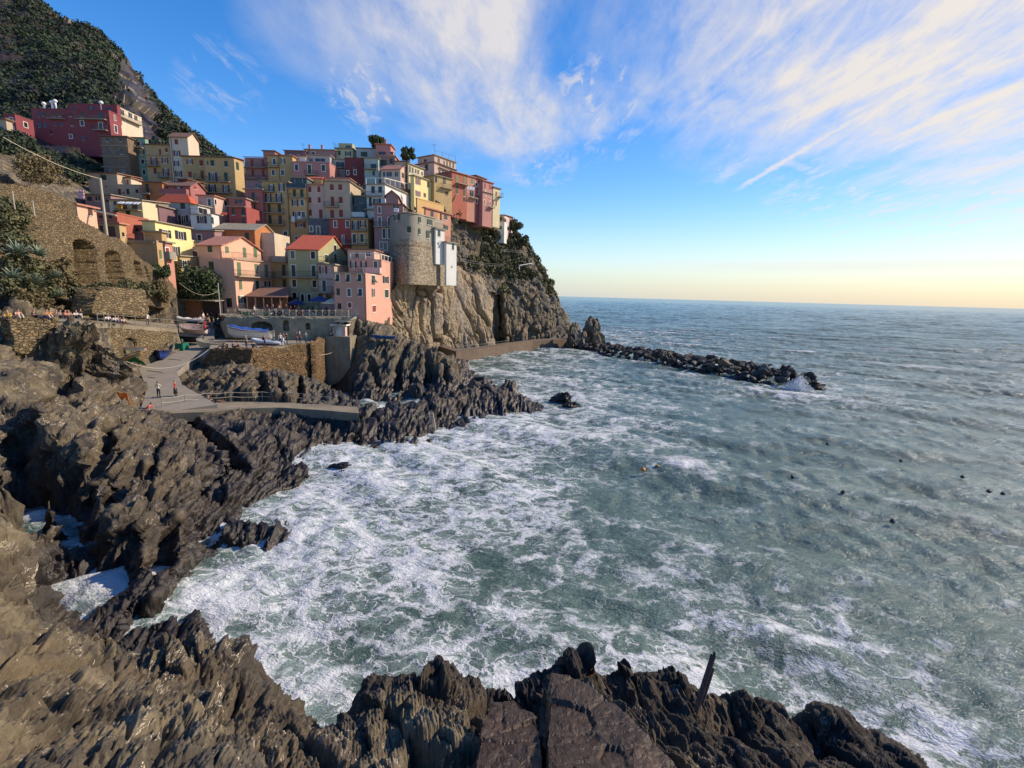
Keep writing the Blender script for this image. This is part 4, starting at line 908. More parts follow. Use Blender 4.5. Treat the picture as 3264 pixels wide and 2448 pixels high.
for x, y, z in [(735, 1560, 5.6), (770, 1492, 5.7), (805, 1458, 5.9), (850, 1442, 6.0), (900, 1446, 5.9), (960, 1440, 6.0), (1005, 1452, 6.0), (1050, 1474, 5.8), (1085, 1500, 5.7), (1130, 1466, 5.8), (1175, 1452, 5.9),
                (1190, 1420, 6.1), (1212, 1390, 6.3), (1240, 1394, 6.2), (1262, 1440, 6.0), (1278, 1415, 6.0), (1300, 1468, 5.7), (1330, 1440, 5.7), (1370, 1420, 5.9), (1410, 1424, 5.8), (1440, 1456, 5.6),
                (1456, 1420, 5.8), (1480, 1440, 5.7), (1505, 1490, 5.5), (1540, 1530, 5.3), (1585, 1508, 5.5), (1620, 1540, 5.3), (1690, 1536, 5.4), (1730, 1560, 5.2), (1765, 1592, 5.0), (1780, 1540, 5.4), (1815, 1550, 5.2),
                (1850, 1590, 5.0), (1890, 1640, 4.8), (1920, 1622, 5.0), (1960, 1640, 4.8), (2010, 1659, 4.7)]: crest(x, y + 16, z - .1, 1.5)
# left wall beside the cove
for x, y, z in [(0, 1300, 8.2), (0, 1200, 8.4), (0, 1110, 8.4), (5, 1250, 7.4), (5, 1150, 7.4)]: cp(x, y, z)
for x, y, z in [(28, 1200, 5.4), (34, 1290, 5.5), (20, 1130, 5.9), (-5, 1060, 7.0), (-20, 1010, 8.2)]: crest(x, y, z, 1.6, zb=-1)
wat((62, 1165), (110, 1160), (150, 1190), (180, 1215), (165, 1270), (120, 1240), (100, 1300), (200, 1280), (280, 1275), (230, 1300), (300, 1430), (280, 1420), (150, 1300))
# rocks between cove and sea
for x, y, z in [(300, 1160, 2.6), (330, 1120, 2.8), (250, 1100, 3.4), (245, 1180, 1.8), (320, 1210, 1.8), (190, 1240, .9), (270, 1240, 1.2), (300, 1280, 1.0), (360, 1290, 1.2), (330, 1340, 1.6), (380, 1370, 1.2),
                (290, 1370, 1.4), (410, 1400, .6), (340, 1400, 1.2), (400, 1280, 1.0), (440, 1285, .8), (400, 1200, 1.2), (425, 1210, .5), (490, 1135, .9), (520, 1150, .6), (575, 1150, .3), (605, 1150, .1), (465, 1090, .9),
                (515, 1040, 1.0), (560, 1050, .4), (480, 1045, 1.7), (420, 1060, 2.0), (380, 1100, 2.4), (400, 1150, 1.8), (640, 1020, .5), (735, 1008, .6), (110, 1140, .7)]: cp(x, y, z)
shore((60, 1152), (120, 1150), (150, 1170), (175, 1280), (285, 1262), (250, 1312), (460, 1215), (475, 1250), (486, 1296), (430, 1310), (440, 1380), (380, 1425), (600, 1120), (620, 1165), (500, 1185),
      (595, 1050), (560, 1015), (620, 1005), (680, 950), (720, 948), (760, 942), (800, 955), (850, 967), (900, 945), (950, 925), (1010, 908), (1080, 903), (1130, 892), (1160, 878), (540, 1085), (470, 1100))
wat((640, 1080), (700, 1100), (560, 1220), (520, 1300), (500, 1400), (700, 1000), (740, 970), (800, 1000), (900, 980), (1000, 950), (1100, 930), (1200, 900), (600, 1480), (680, 1520), (720, 1560), (450, 1400), (680, 1180), (660, 1040), (545, 1350), (545, 1105), (440, 1168), (460, 1240), (520, 1190), (450, 1330), (580, 1095))
# the broad left slabs
for x, y, z in [(0, 980, 7.6), (40, 900, 6.6), (20, 800, 8.4), (20, 740, 9.4), (100, 1080, 4.2), (60, 1000, 5.4), (130, 940, 5.2), (120, 850, 6.4), (90, 780, 7.6), (130, 730, 9.2), (160, 705, 10.2), (190, 730, 9.2), (230, 760, 7.6), (250, 820, 6.0),
                (190, 840, 6.4), (210, 900, 5.4), (180, 960, 4.8), (230, 1020, 4.0), (160, 1040, 4.2), (300, 960, 3.6), (330, 1020, 3.0), (270, 900, 4.2), (380, 930, 2.8), (440, 960, 2.4), (480, 1000, 2.0), (400, 1010, 2.4),
                (520, 920, 2.3), (560, 980, 1.6), (600, 940, 1.7), (640, 960, 1.0), (520, 960, 2.0), (680, 905, 2.2), (720, 920, 1.5), (760, 905, 2.0), (300, 830, 4.2), (285, 860, 3.8), (310, 800, 4.0), (262, 795, 5.4), (300, 900, 2.4),
                (450, 900, 2.1), (600, 895, 1.9), (700, 890, 1.9), (100, 1000, 5.0), (70, 1100, 3.0)]: cp(x, y, z)
# deep cleft at far left
for x, y, z in [(5, 860, 7.0), (18, 940, 4.2), (40, 1040, 3.4)]: cp(x, y, z)
# low ridge and its two horns
for x, y, z in [(800, 905, 2.2), (830, 890, 2.4), (860, 920, 1.6), (900, 880, 2.6), (930, 900, 1.6), (960, 860, 2.2), (1000, 870, 1.8), (1050, 880, 1.0), (1100, 870, 1.3), (1140, 875, .7), (780, 930, 1.2), (850, 945, .9)]: cp(x, y, z * .75)
for x, y, z in [(1000, 828, 2.8), (1030, 808, 3.6), (1055, 815, 3.4), (1078, 838, 2.2), (1096, 812, 3.8), (1115, 820, 3.4), (1130, 850, 1.9), (860, 868, 2.4), (910, 855, 2.6), (960, 840, 2.8)]: crest(x, y, z * .85, 3.0)
wat((790, 880), (810, 862), (840, 858), (880, 860), (900, 858), (1040, 790), (1100, 785), (1150, 800), (1200, 830), (760, 868), (1180, 870))
# big round rock
for x, y, z in [(770, 800, 3.2), (800, 770, 5.0), (840, 750, 6.2), (875, 733, 7.0), (900, 740, 6.9), (930, 750, 6.2), (950, 775, 4.6), (900, 790, 4.6), (850, 800, 4.0), (800, 820, 2.4), (860, 840, 1.4), (950, 810, 2.4), (980, 790, 2.6), (960, 835, 1.0), (780, 760, 5.4), (755, 745, 6.0)]: cp(x, y, z)
for x, y, z in [(955, 757, 5.4), (990, 780, 3.2), (1005, 795, 2.0)]: crest(x, y, z, 4.0)
shore((765, 850), (800, 855), (850, 853), (900, 850), (940, 845), (1000, 815), (735, 835))
wat((700, 835), (720, 800), (710, 770), (745, 790), (1020, 800), (1010, 785))
# rocks below the quay
for x, y, z in [(540, 800, 5.0), (580, 800, 4.6), (620, 805, 4.4), (660, 815, 4.0), (680, 820, 3.2), (540, 840, 4.2), (600, 845, 3.8), (650, 850, 3.2), (700, 850, 2.8), (730, 840, 2.9), (760, 855, 2.4), (560, 870, 3.0), (650, 875, 2.6), (740, 880, 2.0),
                (480, 820, 4.2), (430, 830, 3.6), (460, 790, 5.2), (420, 860, 2.8), (500, 780, 5.8), (700, 870, 2.4), (765, 872, 1.2)]: cp(x, y, z)
shore((775, 880), (768, 862), (700, 842), (690, 828))
# ramp, quay, piazza: the ground under them
for x, y, z in [(330, 880, 2.3), (400, 880, 2.3), (340, 830, 3.4), (380, 800, 4.2), (320, 790, 4.6), (350, 760, 5.3), (420, 770, 5.3), (380, 730, 6.8), (440, 720, 7.4), (470, 700, 8.6), (400, 700, 8.3),
                (520, 740, 6.4), (600, 740, 6.4), (660, 736, 6.4), (560, 730, 6.4), (640, 728, 6.4)]: cp(x, y, z)
for x, d in [(480, 80), (560, 79), (650, 80), (740, 84)]:
    q = D(x, 700, d=d); CP.append((q[0], q[1], 9.9))
# hillside under the village: image point, depth, a little below the ground
HILL = [(500, 660, 92), (600, 655, 94), (720, 655, 92), (800, 660, 96), (840, 640, 102), (420, 640, 90), (480, 600, 98), (560, 560, 104), (650, 560, 104), (740, 560, 104), (820, 540, 108), (900, 560, 110), (960, 570, 118),
        (420, 560, 98), (360, 560, 92), (330, 500, 98), (400, 480, 106), (500, 480, 112), (600, 460, 118), (700, 460, 120), (800, 460, 120), (880, 440, 124), (950, 440, 132), (1000, 450, 140), (1050, 470, 150), (1095, 480, 156),
        (250, 480, 96), (220, 420, 104), (300, 420, 112), (400, 410, 118), (500, 400, 126), (600, 390, 130), (700, 390, 132), (800, 390, 134), (880, 380, 136), (940, 390, 142), (1000, 410, 148),
        (230, 330, 116), (120, 320, 122), (30, 310, 126), (300, 330, 124), (400, 340, 132), (480, 350, 138), (560, 350, 140), (700, 345, 142), (800, 345, 142), (880, 350, 144), (940, 350, 148), (1000, 385, 158), (1060, 400, 165),
        (200, 400, 92), (100, 380, 80), (60, 420, 66), (20, 380, 62), (0, 330, 70), (150, 360, 100)]
HP = np.array([(b.Lf + b.C)[:2] / 2 for b in BLOCKS])
for x, y, d in HILL:
    q = D(x, y, d=d)
    if x >= 895: cpd(x, y, d, -9.0)
    elif len(HP) and np.min(np.linalg.norm(HP - q[:2], axis=1)) < 8: continue
    else: cpd(x, y, d, -2.5)
for b in BLOCKS:
    if b.zb < 9: continue
    for p in (b.Lf * .8 + b.C * .2, b.Lf * .2 + b.C * .8):
        CP.append((p[0] + b.n[0] * .5, p[1] + b.n[1] * .5, b.zb - .6))
        k = p + b.bk * max(b.dep, 3.0); CP.append((k[0], k[1], b.zb + .5))
for x, y, d, dz in [(400, 340, 170, 5), (700, 345, 175, 0), (900, 350, 175, -8), (1000, 385, 185, -15), (100, 320, 165, 25), (0, 300, 165, 30), (1060, 400, 190, -30), (1200, 600, 190, -5)]: cpd(x, y, d, dz)
# slope left above the ramp, behind the arched wall
for x, y, d in [(-20, 640, 46), (30, 650, 48), (70, 660, 50), (130, 665, 53), (20, 600, 49.5), (80, 620, 52), (0, 560, 56), (60, 580, 57), (0, 470, 58), (120, 640, 55), (100, 540, 63), (180, 665, 58), (180, 560, 72), (260, 600, 80), (280, 670, 68), (340, 670, 76), (330, 640, 84), (150, 470, 78), (250, 520, 90)]: cpd(x, y, d, -1.0)
# walkway level along the foot of that slope
for x, y, z in [(30, 692, 11.3), (100, 692, 11.3), (170, 690, 11.2), (240, 696, 10.6), (320, 704, 9.6), (370, 706, 9.0)]: cp(x, y, z - .5)
for x, y, z in [(215, 745, 7.4), (300, 765, 4.9), (250, 750, 6.6), (30, 730, 9.3)]: cp(x, y, z)
# far side and deep water, keeps the field down
for a in np.linspace(-10, 60, 15):
    for r_ in (30, 60, 90, 120, 170, 230):
        x_, y_ = r_ * sin(radians(a)), r_ * cos(radians(a))
        s = proj((x_, y_, 0))
        if s[2] > 1 and s[0] / DS > 1180 and (r_ > 14): CP.append((x_, y_, -3.0))
wat((1250, 750), (1300, 760), (1100, 760), (1050, 775), (1250, 1100), (1000, 1200), (800, 1300), (1100, 1350), (900, 1380), (700, 1400), (1400, 1350), (1600, 1400), (1300, 1200), (1900, 1500), (2150, 1600), (2000, 1400), (1800, 1400), (1000, 1100), (1300, 1000),
    (1250, 730), (1400, 730), z=-2.0)
# man-made level places: polygons in plan with three plane points
FLATS = []
def plane3(a, b, c):
    n = np.cross(np.array(b) - a, np.array(c) - a); n = n / n[2]
    return lambda x, y: a[2] - ((x - a[0]) * n[0] + (y - a[1]) * n[1])
def inpoly(x, y, poly):
    r = np.zeros(x.shape, bool); j = len(poly) - 1
    for i in range(len(poly)):
        xi, yi = poly[i][:2]; xj, yj = poly[j][:2]
        c = ((yi > y) != (yj > y)) & (x < (xj - xi) * (y - yi) / (yj - yi + 1e-12) + xi)
        r ^= c; j = i
    return r
_rt = [D(x, y, z=z) for x, y, z in [(376, 700, 9.0), (470, 694, 9.3)]]
quay_c = [D(452, 753, z=7.1), D(545, 755, z=7.1), D(681, 742, z=7.1), D(712, 728, z=7.1)]
wall_y = D(600, 736, z=7.1)[1]
quay_pts = quay_c + [np.array([quay_c[-1][0] + 1.0, wall_y + 2.0, 7.1]), np.array([D(465, 730, z=7.1)[0], wall_y + 1, 7.1])]
PZ = 10.7
_pa, _pb = D(492, 684.5, z=10.55), D(752, 684.5, z=10.85)
pz_front = [_pa + (_pb - _pa) * f for f in (0, .25, .6, 1)]
piazza_pts = [D(470, 688, z=9.6)] + pz_front + [D(800, 680, d=88), D(790, 680, d=97), D(600, 680, d=97), D(455, 680, d=92)]
piazza_pts = [np.array([p[0], p[1], 10.55 + .3 * np.clip((p[0] - _pa[0]) / (_pb[0] - _pa[0]), -.2, 1.2)]) for p in piazza_pts]
walk_lo = [(296, 893, 2.75), (360, 893, 2.75), (440, 889, 2.75), (520, 882, 2.7), (600, 880, 2.6), (690, 886, 2.5), (776, 893, 2.45)]
walk_hi = [(300, 876, 2.75), (360, 868, 2.75), (440, 868, 2.75), (520, 866, 2.7), (600, 868, 2.6), (690, 874, 2.5), (772, 880, 2.45)]
walk_pts = [D(*p[:2], z=p[2]) for p in walk_lo] + [D(*p[:2], z=p[2]) for p in reversed(walk_hi)]
prom_lo = [(22, 697, 11.4), (100, 697, 11.4), (172, 697, 11.2), (240, 707, 10.3), (310, 716, 9.5), (384, 712, 9.1)]
prom_hi = [(22, 685, 11.5), (100, 685, 11.5), (172, 684, 11.3), (240, 690, 10.5), (310, 697, 9.7), (380, 698, 9.2)]
def _lin(a, b, f): return a + (b - a) * f
prom_a, prom_b = D(22, 697, z=11.4), D(172, 697, z=11.2)
prom_c, prom_d = D(240, 704, z=10.3), D(384, 712, z=9.1)
prom_pts = [prom_a, prom_b, prom_c, prom_d] + [D(*p[:2], z=p[2]) for p in reversed(prom_hi)]
_fo = lambda f, z: np.array([*(prom_c + (prom_d - prom_c) * f)[:2] + np.array([.40, -.15]), z])
ramp_pts = [D(x, y, z=z) for x, y, z in [(300, 892, 2.75), (318, 850, 3.2), (300, 806, 4.3), (283, 785, 5.0)]] + [_fo(.45, 6.2), _fo(.75, 7.2), _fo(1.0, 8.0)] + [D(x, y, z=z) for x, y, z in [(384, 696, 9.0), (470, 688, 9.4), (462, 728, 7.6), (452, 752, 7.1), (425, 778, 5.3), (384, 822, 3.7), (395, 848, 3.1), (470, 880, 2.75)]]
for f, z in ((.2, 4.9), (.45, 5.0), (.75, 6.0), (1.0, 6.9)): CP.append(tuple(_fo(f, z)))
_unused = [D(*p[:2], z=p[2]) for p in prom_lo] + [D(*p[:2], z=p[2]) for p in reversed(prom_hi)]
CPa = np.array(CP)
# merge near duplicates
key = np.round(CPa[:, :2] / .25).astype(int); _, idx = np.unique(key, axis=0, return_index=True); CPa = CPa[idx]
def rbf_fit(xy, v, lam=.02):
    A = np.sqrt(((xy[:, None] - xy[None]) ** 2).sum(-1) + 1e-6); n = len(xy)
    B = np.zeros((n + 1, n + 1)); B[:n, :n] = A + -np.diag(np.broadcast_to(lam, (n,))); B[:n, n] = 1; B[n, :n] = 1
    w = np.linalg.solve(B, np.append(v, 0)); return w
def rbf_eval(q, xy, w):
    out = np.zeros(len(q))
    for s in range(0, len(q), 60000):
        c = q[s:s + 60000]
        out[s:s + 60000] = np.sqrt(((c[:, None] - xy[None]) ** 2).sum(-1) + 1e-6) @ w[:-1] + w[-1]
    return out
_w = rbf_fit(CPa[:, :2], CPa[:, 2], np.where(np.hypot(CPa[:, 0], CPa[:, 1]) < 30, .01, .12))
def ground0(x, y): return float(rbf_eval(np.array([[x, y]]), CPa[:, :2], _w)[0])

_ph = [D(*p[:2], z=p[2]) for p in prom_hi]
prom_l = [prom_a, prom_b, _ph[2], _ph[1], _ph[0]]; prom_r = [prom_b, prom_c, prom_d, _ph[5], _ph[4], _ph[3], _ph[2]]
for pts in (ramp_pts, quay_pts, piazza_pts, walk_pts, prom_l, prom_r):
    a = np.array(pts); A = np.c_[a[:, :2], np.ones(len(a))]; co, *_ = np.linalg.lstsq(A, a[:, 2], rcond=None)
    FLATS.append((pts, co))

def frame(n, d):
    n = np.array(n, float); n /= np.linalg.norm(n); d = np.array(d, float); d -= n * (d @ n); d /= np.linalg.norm(d); return np.array([n, d, np.cross(n, d)])
FR_A = frame((.80, .18, -.58), (.6, .1, .8)); FR_B = frame((.96, .20, -.22), (.25, .1, .97))
def saw(x, k=.82):
    f = x - np.floor(x); return np.where(f < k, f / k, (1 - f) / (1 - k)) - .5
def _rd(p, r, Fm, seed, thin):
    w = np.stack([vnoise(p * .45, 90 + seed), vnoise(p * .45, 91 + seed), vnoise(p * .45, 92 + seed)], 1)
    q = p @ Fm.T; qw = q + .30 * w
    h1, e1 = facets(qw * np.array([1 / 1.3, 1 / 4.2, 1 / 3.2]), 3 + seed, .8)
    out = .62 * h1 - .35 * np.exp(-e1 * 26)
    h2, e2 = facets(qw * np.array([1 / .45, 1 / 1.9, 1 / 1.3]), 5 + seed)
    out += .26 * h2 - .10 * np.exp(-e2 * 22)
    # bedding planes: stepped plates, their strength changes from place to place
    m1 = np.clip(.55 + .9 * vnoise(p * .35, 70 + seed), 0, 1)
    out += thin * m1 * .30 * saw(qw[:, 0] / .62 + .5 * w[:, 1] + .25 * h2)
    near = r < 48
    if near.any():
        qn = q[near] + .05 * np.stack([vnoise(p[near] * 3, 93), vnoise(p[near] * 3, 94), vnoise(p[near] * 3, 95)], 1)
        h3, e3 = facets(qn * np.array([1 / .14, 1 / .62, 1 / .42]), 8 + seed)
        out[near] += .11 * h3 - .03 * np.exp(-e3 * 16) + thin * .10 * m1[near] * saw(q[near, 0] / .19 + .6 * w[near, 2] + .3 * h3)
    n2 = r < 21
    if n2.any():
        h4, _ = facets(q[n2] * np.array([1 / .045, 1 / .26, 1 / .17]), 9 + seed); out[n2] += .04 * h4 + thin * .03 * saw(q[n2, 0] / .06 + w[n2, 0])
    out += .14 * fbm(p * .9, 4, .55, 20 + seed)
    return out
def rock_disp(p, r, amp=1.0, seed=0):
    out = np.zeros(len(p)); wB = np.clip((20 - r) / 3, 0, 1) * np.clip((p[:, 0] + 5) / 2.5, 0, 1)
    a = wB < 1; b = wB > 0
    out[a] += _rd(p[a], r[a], FR_A, seed, 1.0) * (1 - wB[a]); 
    if b.any(): out[b] += _rd(p[b], r[b], FR_B, seed, 1.5) * wB[b]
    return out * amp

QF = 1.0
NA, NR = int(1300 * QF), int(1400 * QF)
az = np.linspace(radians(-53), radians(50), NA); rr = np.exp(np.linspace(math.log(3.2), math.log(175), NR))
# coarse evaluation, then bilinear
ka, kr = 5, 5
azc = az[::ka]; rrc = rr[::kr]
AZ, RR = np.meshgrid(azc, rrc); xc, yc = RR * np.sin(AZ), RR * np.cos(AZ)
zc_ = rbf_eval(np.c_[xc.ravel(), yc.ravel()], CPa[:, :2], _w).reshape(xc.shape)
ia = np.clip(np.arange(NA) / ka, 0, len(azc) - 1.001); ir = np.clip(np.arange(NR) / kr, 0, len(rrc) - 1.001)
a0 = ia.astype(int); fa = ia - a0; r0 = ir.astype(int); fr = (ir - r0)[:, None]
Zr = zc_[:, a0] * (1 - fa) + zc_[:, a0 + 1] * fa
Zg = Zr[r0] * (1 - fr) + Zr[r0 + 1] * fr
AZ, RR = np.meshgrid(az, rr); Xg, Yg = RR * np.sin(AZ), RR * np.cos(AZ)
# beyond the last coarse row keep value
flatm = np.zeros(Xg.shape)
# the cliffs are meshes of their own: keep the field behind and below them
_cx = np.array([820, 850, 866, 902, 960, 1010, 1050, 1068, 1095, 1125, 1160, 1200, 1229, 1240]); _cd = np.array([104, 99, 103, 111, 121, 128, 133, 140, 143, 146, 150, 154, 160, 165])
_dep = Yg * F_[1] + (3 - CAM[2]) * F_[2]
_sx = (1632 + FPX * (Xg * R_[0] + Yg * R_[1] + (3 - 15) * R_[2]) / np.maximum(_dep, 1)) / DS
_dc = np.interp(_sx, _cx, _cd)
_in = (_sx > 842) & (_dep > _dc - 5)
_deep = _in & (_dep < _dc + 14 + (_sx - 842) * .02)
Zg = np.where(_deep, np.minimum(Zg, -4), np.where(_in, Zg - 7, Zg))
_front = (_sx > 842) & (_dep <= _dc - 5) & (_dep > 88)
Zg = np.where(_front, np.minimum(Zg, 3.0 + (96 - _dep) * .25), Zg)
_out = (_sx > 1085) & (_dep > 100)
Zg = np.where(_out, -4, Zg)
for pts, co in FLATS:
    ins = inpoly(Xg, Yg, pts)
    zp = Xg * co[0] + Yg * co[1] + co[2]
    Zg = np.where(ins, zp - .55, Zg); flatm = np.where(ins, 1.0, flatm)
def blur(a, n):
    for _ in range(n):
        a = (a + np.roll(a, 1, 0) + np.roll(a, -1, 0) + np.roll(a, 1, 1) + np.roll(a, -1, 1)) / 5
    return a
_inl = [D(x, y, z=0)[:2] for x, y in [(684, 866), (752, 866), (756, 838), (684, 836)]]
Zg = np.where(inpoly(Xg, Yg, _inl), np.minimum(Zg, -2.5), Zg)
_hw0, _hw1 = D(681, 838, z=0), D(756, 838, z=0)
_hwp = [(_hw0[0], _hw0[1] + .3), (_hw1[0] + 2, _hw0[1] + .3), (_hw1[0] + 2, _hw0[1] + 4.5), (_hw0[0] - 1, _hw0[1] + 4.5)]
_ih = inpoly(Xg, Yg, _hwp); Zg = np.where(_ih, np.minimum(Zg, 6.5), Zg); flatm = np.where(_ih, 1.0, flatm)
def hit(x, y):
    v = ray(x * DS, y * DS)
    for t in np.exp(np.linspace(math.log(5), math.log(170), 900)):
        p = CAM + v * t; r_ = math.hypot(p[0], p[1]); a_ = math.atan2(p[0], p[1])
        i = int(np.clip((a_ - az[0]) / (az[1] - az[0]), 0, NA - 1)); j = int(np.clip(math.log(r_ / rr[0]) / math.log(rr[1] / rr[0]), 0, NR - 1))
        if p[2] <= Zg[j, i]: return p
    return p
def cleft(pl, w, dpt):
    global Zg
    q = [hit(*p) for p in pl]
    for a, b in zip(q[:-1], q[1:]):
        d = b[:2] - a[:2]; L2 = d @ d + 1e-9
        m_ = (np.abs(Xg - (a[0] + b[0]) / 2) < abs(d[0]) / 2 + w * 3) & (np.abs(Yg - (a[1] + b[1]) / 2) < abs(d[1]) / 2 + w * 3)
        x, y = Xg[m_], Yg[m_]; t = np.clip(((x - a[0]) * d[0] + (y - a[1]) * d[1]) / L2, 0, 1)
        ds = np.hypot(x - a[0] - d[0] * t, y - a[1] - d[1] * t); Zg[m_] -= dpt * np.clip(1 - ds / w, 0, 1) ** .7
cleft([(30, 880), (45, 930), (82, 1000), (135, 1064), (170, 1110)], .9, 2.4)
cleft([(400, 900), (440, 930), (499, 975), (520, 1010)], .8, 1.8)
cleft([(345, 945), (330, 985), (316, 1030)], .45, 1.3)
cleft([(5, 880), (20, 980), (50, 1080), (62, 1130)], 1.6, 3.0)
cleft([(180, 740), (150, 790), (125, 830), (60, 860)], 1.0, 2.2)
cleft([(350, 1110), (345, 1160), (350, 1210)], .7, 1.5); cleft([(480, 1010), (440, 1040), (420, 1060)], .6, 1.4)
cleft([(255, 905), (215, 990), (190, 1060)], .5, 1.2); cleft([(300, 1000), (250, 1040), (240, 1090)], .5, 1.2)
cleft([(470, 1180), (440, 1230), (400, 1300)], .8, 1.6); cleft([(420, 1290), (360, 1310), (300, 1330)], .7, 1.3)
cleft([(560, 800), (566, 840), (560, 870)], .6, 1.6); cleft([(640, 800), (648, 840), (640, 860)], .5, 1.4); cleft([(700, 845), (690, 870)], .5, 1.2); cleft([(600, 815), (612, 860)], .4, 1.2)
cleft([(880, 740), (860, 790), (850, 850)], .7, 1.8); cleft([(920, 750), (925, 800), (915, 845)], .6, 1.8); cleft([(960, 780), (965, 830)], .5, 1.4); cleft([(800, 780), (815, 830)], .6, 1.6)
fb = np.maximum(blur(flatm, 3), flatm)
amp = 1 - fb
high = np.clip((Zg - 12) / 4, 0, 1)
amp *= 1 - .45 * high
amp *= np.clip(.62 + (RR - 12) / 30, .62, 1.0)
pts3 = np.stack([Xg, Yg, Zg], -1).reshape(-1, 3)
vis = (Zg.ravel() > -2.6)
disp = np.zeros(len(pts3))
disp[vis] = rock_disp(pts3[vis], RR.ravel()[vis]) * amp.ravel()[vis]
dzr = np.gradient(Zg, axis=0) / np.gradient(RR, axis=0); dza = np.gradient(Zg, axis=1) / (np.gradient(AZ, axis=1) * RR)
gx = dzr * np.sin(AZ) + dza * np.cos(AZ); gy = dzr * np.cos(AZ) - dza * np.sin(AZ)
gx, gy = blur(gx, 6), blur(gy, 6)
n3 = np.stack([-gx, -gy, np.ones_like(gx)], -1); n3 /= np.linalg.norm(n3, axis=-1, keepdims=True)
pts3 = pts3 + n3.reshape(-1, 3) * disp[:, None]
gf = grid_faces(NA, NR)
keep = (pts3[gf][:, :, 2].max(1) > -1.0)
gf = gf[keep]
used = np.zeros(len(pts3), bool); used[gf.ravel()] = True
remap = np.cumsum(used) - 1
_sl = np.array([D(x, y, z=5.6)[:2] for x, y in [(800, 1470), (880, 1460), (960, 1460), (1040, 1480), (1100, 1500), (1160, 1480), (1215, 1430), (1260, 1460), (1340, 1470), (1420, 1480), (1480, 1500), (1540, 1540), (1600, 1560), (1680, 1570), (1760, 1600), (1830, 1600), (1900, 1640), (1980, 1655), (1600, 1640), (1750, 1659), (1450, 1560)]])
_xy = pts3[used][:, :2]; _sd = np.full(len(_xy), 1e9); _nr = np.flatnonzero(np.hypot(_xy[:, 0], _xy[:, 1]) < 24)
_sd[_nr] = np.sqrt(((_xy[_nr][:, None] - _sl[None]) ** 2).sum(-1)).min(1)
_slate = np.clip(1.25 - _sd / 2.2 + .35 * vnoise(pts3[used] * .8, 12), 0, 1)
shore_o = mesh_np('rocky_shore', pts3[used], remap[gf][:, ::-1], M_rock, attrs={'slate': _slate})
tag(shore_o, 'jagged brown and grey rock shore with the village hillside above it', kind='structure')
Zfin = pts3[:, 2].reshape(Xg.shape)
def ground(x, y):
    r = math.hypot(x, y); a = math.atan2(x, y)
    i = int(np.clip((a - az[0]) / (az[1] - az[0]), 0, NA - 1)); j = int(np.clip(math.log(r / rr[0]) / math.log(rr[1] / rr[0]), 0, NR - 1))
    return float(Zfin[j, i])
# ---------------- the sea ----------------
NAs, NRs = int(1150 * QF), int(1450 * QF)
azs = np.linspace(radians(-62), radians(64), NAs)
rs = np.concatenate([np.exp(np.linspace(math.log(7), math.log(2600), NRs)), np.exp(np.linspace(math.log(2620), math.log(30000), 40))])
AZs, RRs = np.meshgrid(azs, rs); xs, ys = RRs * np.sin(AZs), RRs * np.cos(AZs)
FO = [(750, 1000, 1.0), (600, 1250, .98), (700, 1150, .95), (900, 1080, .8), (1080, 960, .85), (1230, 870, .62), (1100, 1100, .68), (900, 1250, .62), (1150, 1250, .48), (1380, 1130, .30), (1400, 1000, .18), (1330, 940, .6), (1560, 900, .06),
      (1450, 1280, .42), (1300, 1420, .60), (1700, 1500, .80), (1600, 1330, .38), (1900, 1560, .70), (2000, 1420, .30), (1900, 1250, .16), (2100, 1600, .62), (1800, 1100, .06), (2100, 1000, .03), (2200, 1200, .06), (2200, 1480, .25),
      (1700, 700, -.05), (1340, 725, .5), (1420, 748, .3), (1700, 850, .5), (1250, 780, .45), (1130, 790, .4), (1180, 830, .62), (180, 1300, .95), (110, 1190, .05), (620, 1480, .92), (850, 1400, .58), (520, 1330, .98), (700, 1580, .75),
      (1100, 1430, .7), (1000, 1330, .55), (1450, 1400, .5), (1200, 1150, .42), (1000, 1180, .62), (780, 880, .7), (840, 862, .35), (1500, 700, -.05), (2000, 750, -.05), (1850, 860, .45), (1780, 850, .6), (2000, 900, .1), (1500, 830, .25), (1350, 800, .18), (1350, 880, .5),
      (1450, 940, .55), (1300, 850, .62), (1260, 1330, .33), (1270, 1000, .38), (690, 830, .5), (1220, 755, .5), (950, 1420, .8), (1650, 1180, .22), (1780, 1380, .5), (2100, 860, .04), (900, 1520, .7), (1560, 1480, .8), (1350, 1500, .8), (2180, 1380, .15), (1600, 1050, .12)]
fxy = np.array([D(x, y, z=0)[:2] for x, y, _ in FO]); fv = np.array([v if v < .5 else v - .06 for *_, v in FO])
# work in log-polar so that far points do not swamp near ones
def lp(x, y): r = np.hypot(x, y); return np.stack([np.arctan2(x, y) * 3.0, np.log(r + 1) * 2.2], -1)
fw = rbf_fit(lp(fxy[:, 0], fxy[:, 1]), fv, .05)
kc = 6
foam_c = rbf_eval(lp(xs[::kc, ::kc].ravel(), ys[::kc, ::kc].ravel()), lp(fxy[:, 0], fxy[:, 1]), fw).reshape(xs[::kc, ::kc].shape)
def upsample(c, shape, k):
    i = np.clip(np.arange(shape[1]) / k, 0, c.shape[1] - 1.001); j = np.clip(np.arange(shape[0]) / k, 0, c.shape[0] - 1.001)
    i0 = i.astype(int); j0 = j.astype(int); fi = i - i0; fj = (j - j0)[:, None]
    t = c[:, i0] * (1 - fi) + c[:, i0 + 1] * fi
    return t[j0] * (1 - fj) + t[j0 + 1] * fj
foam = upsample(foam_c, xs.shape, kc)
foam[RRs > 260] = np.minimum(foam[RRs > 260], -.03)
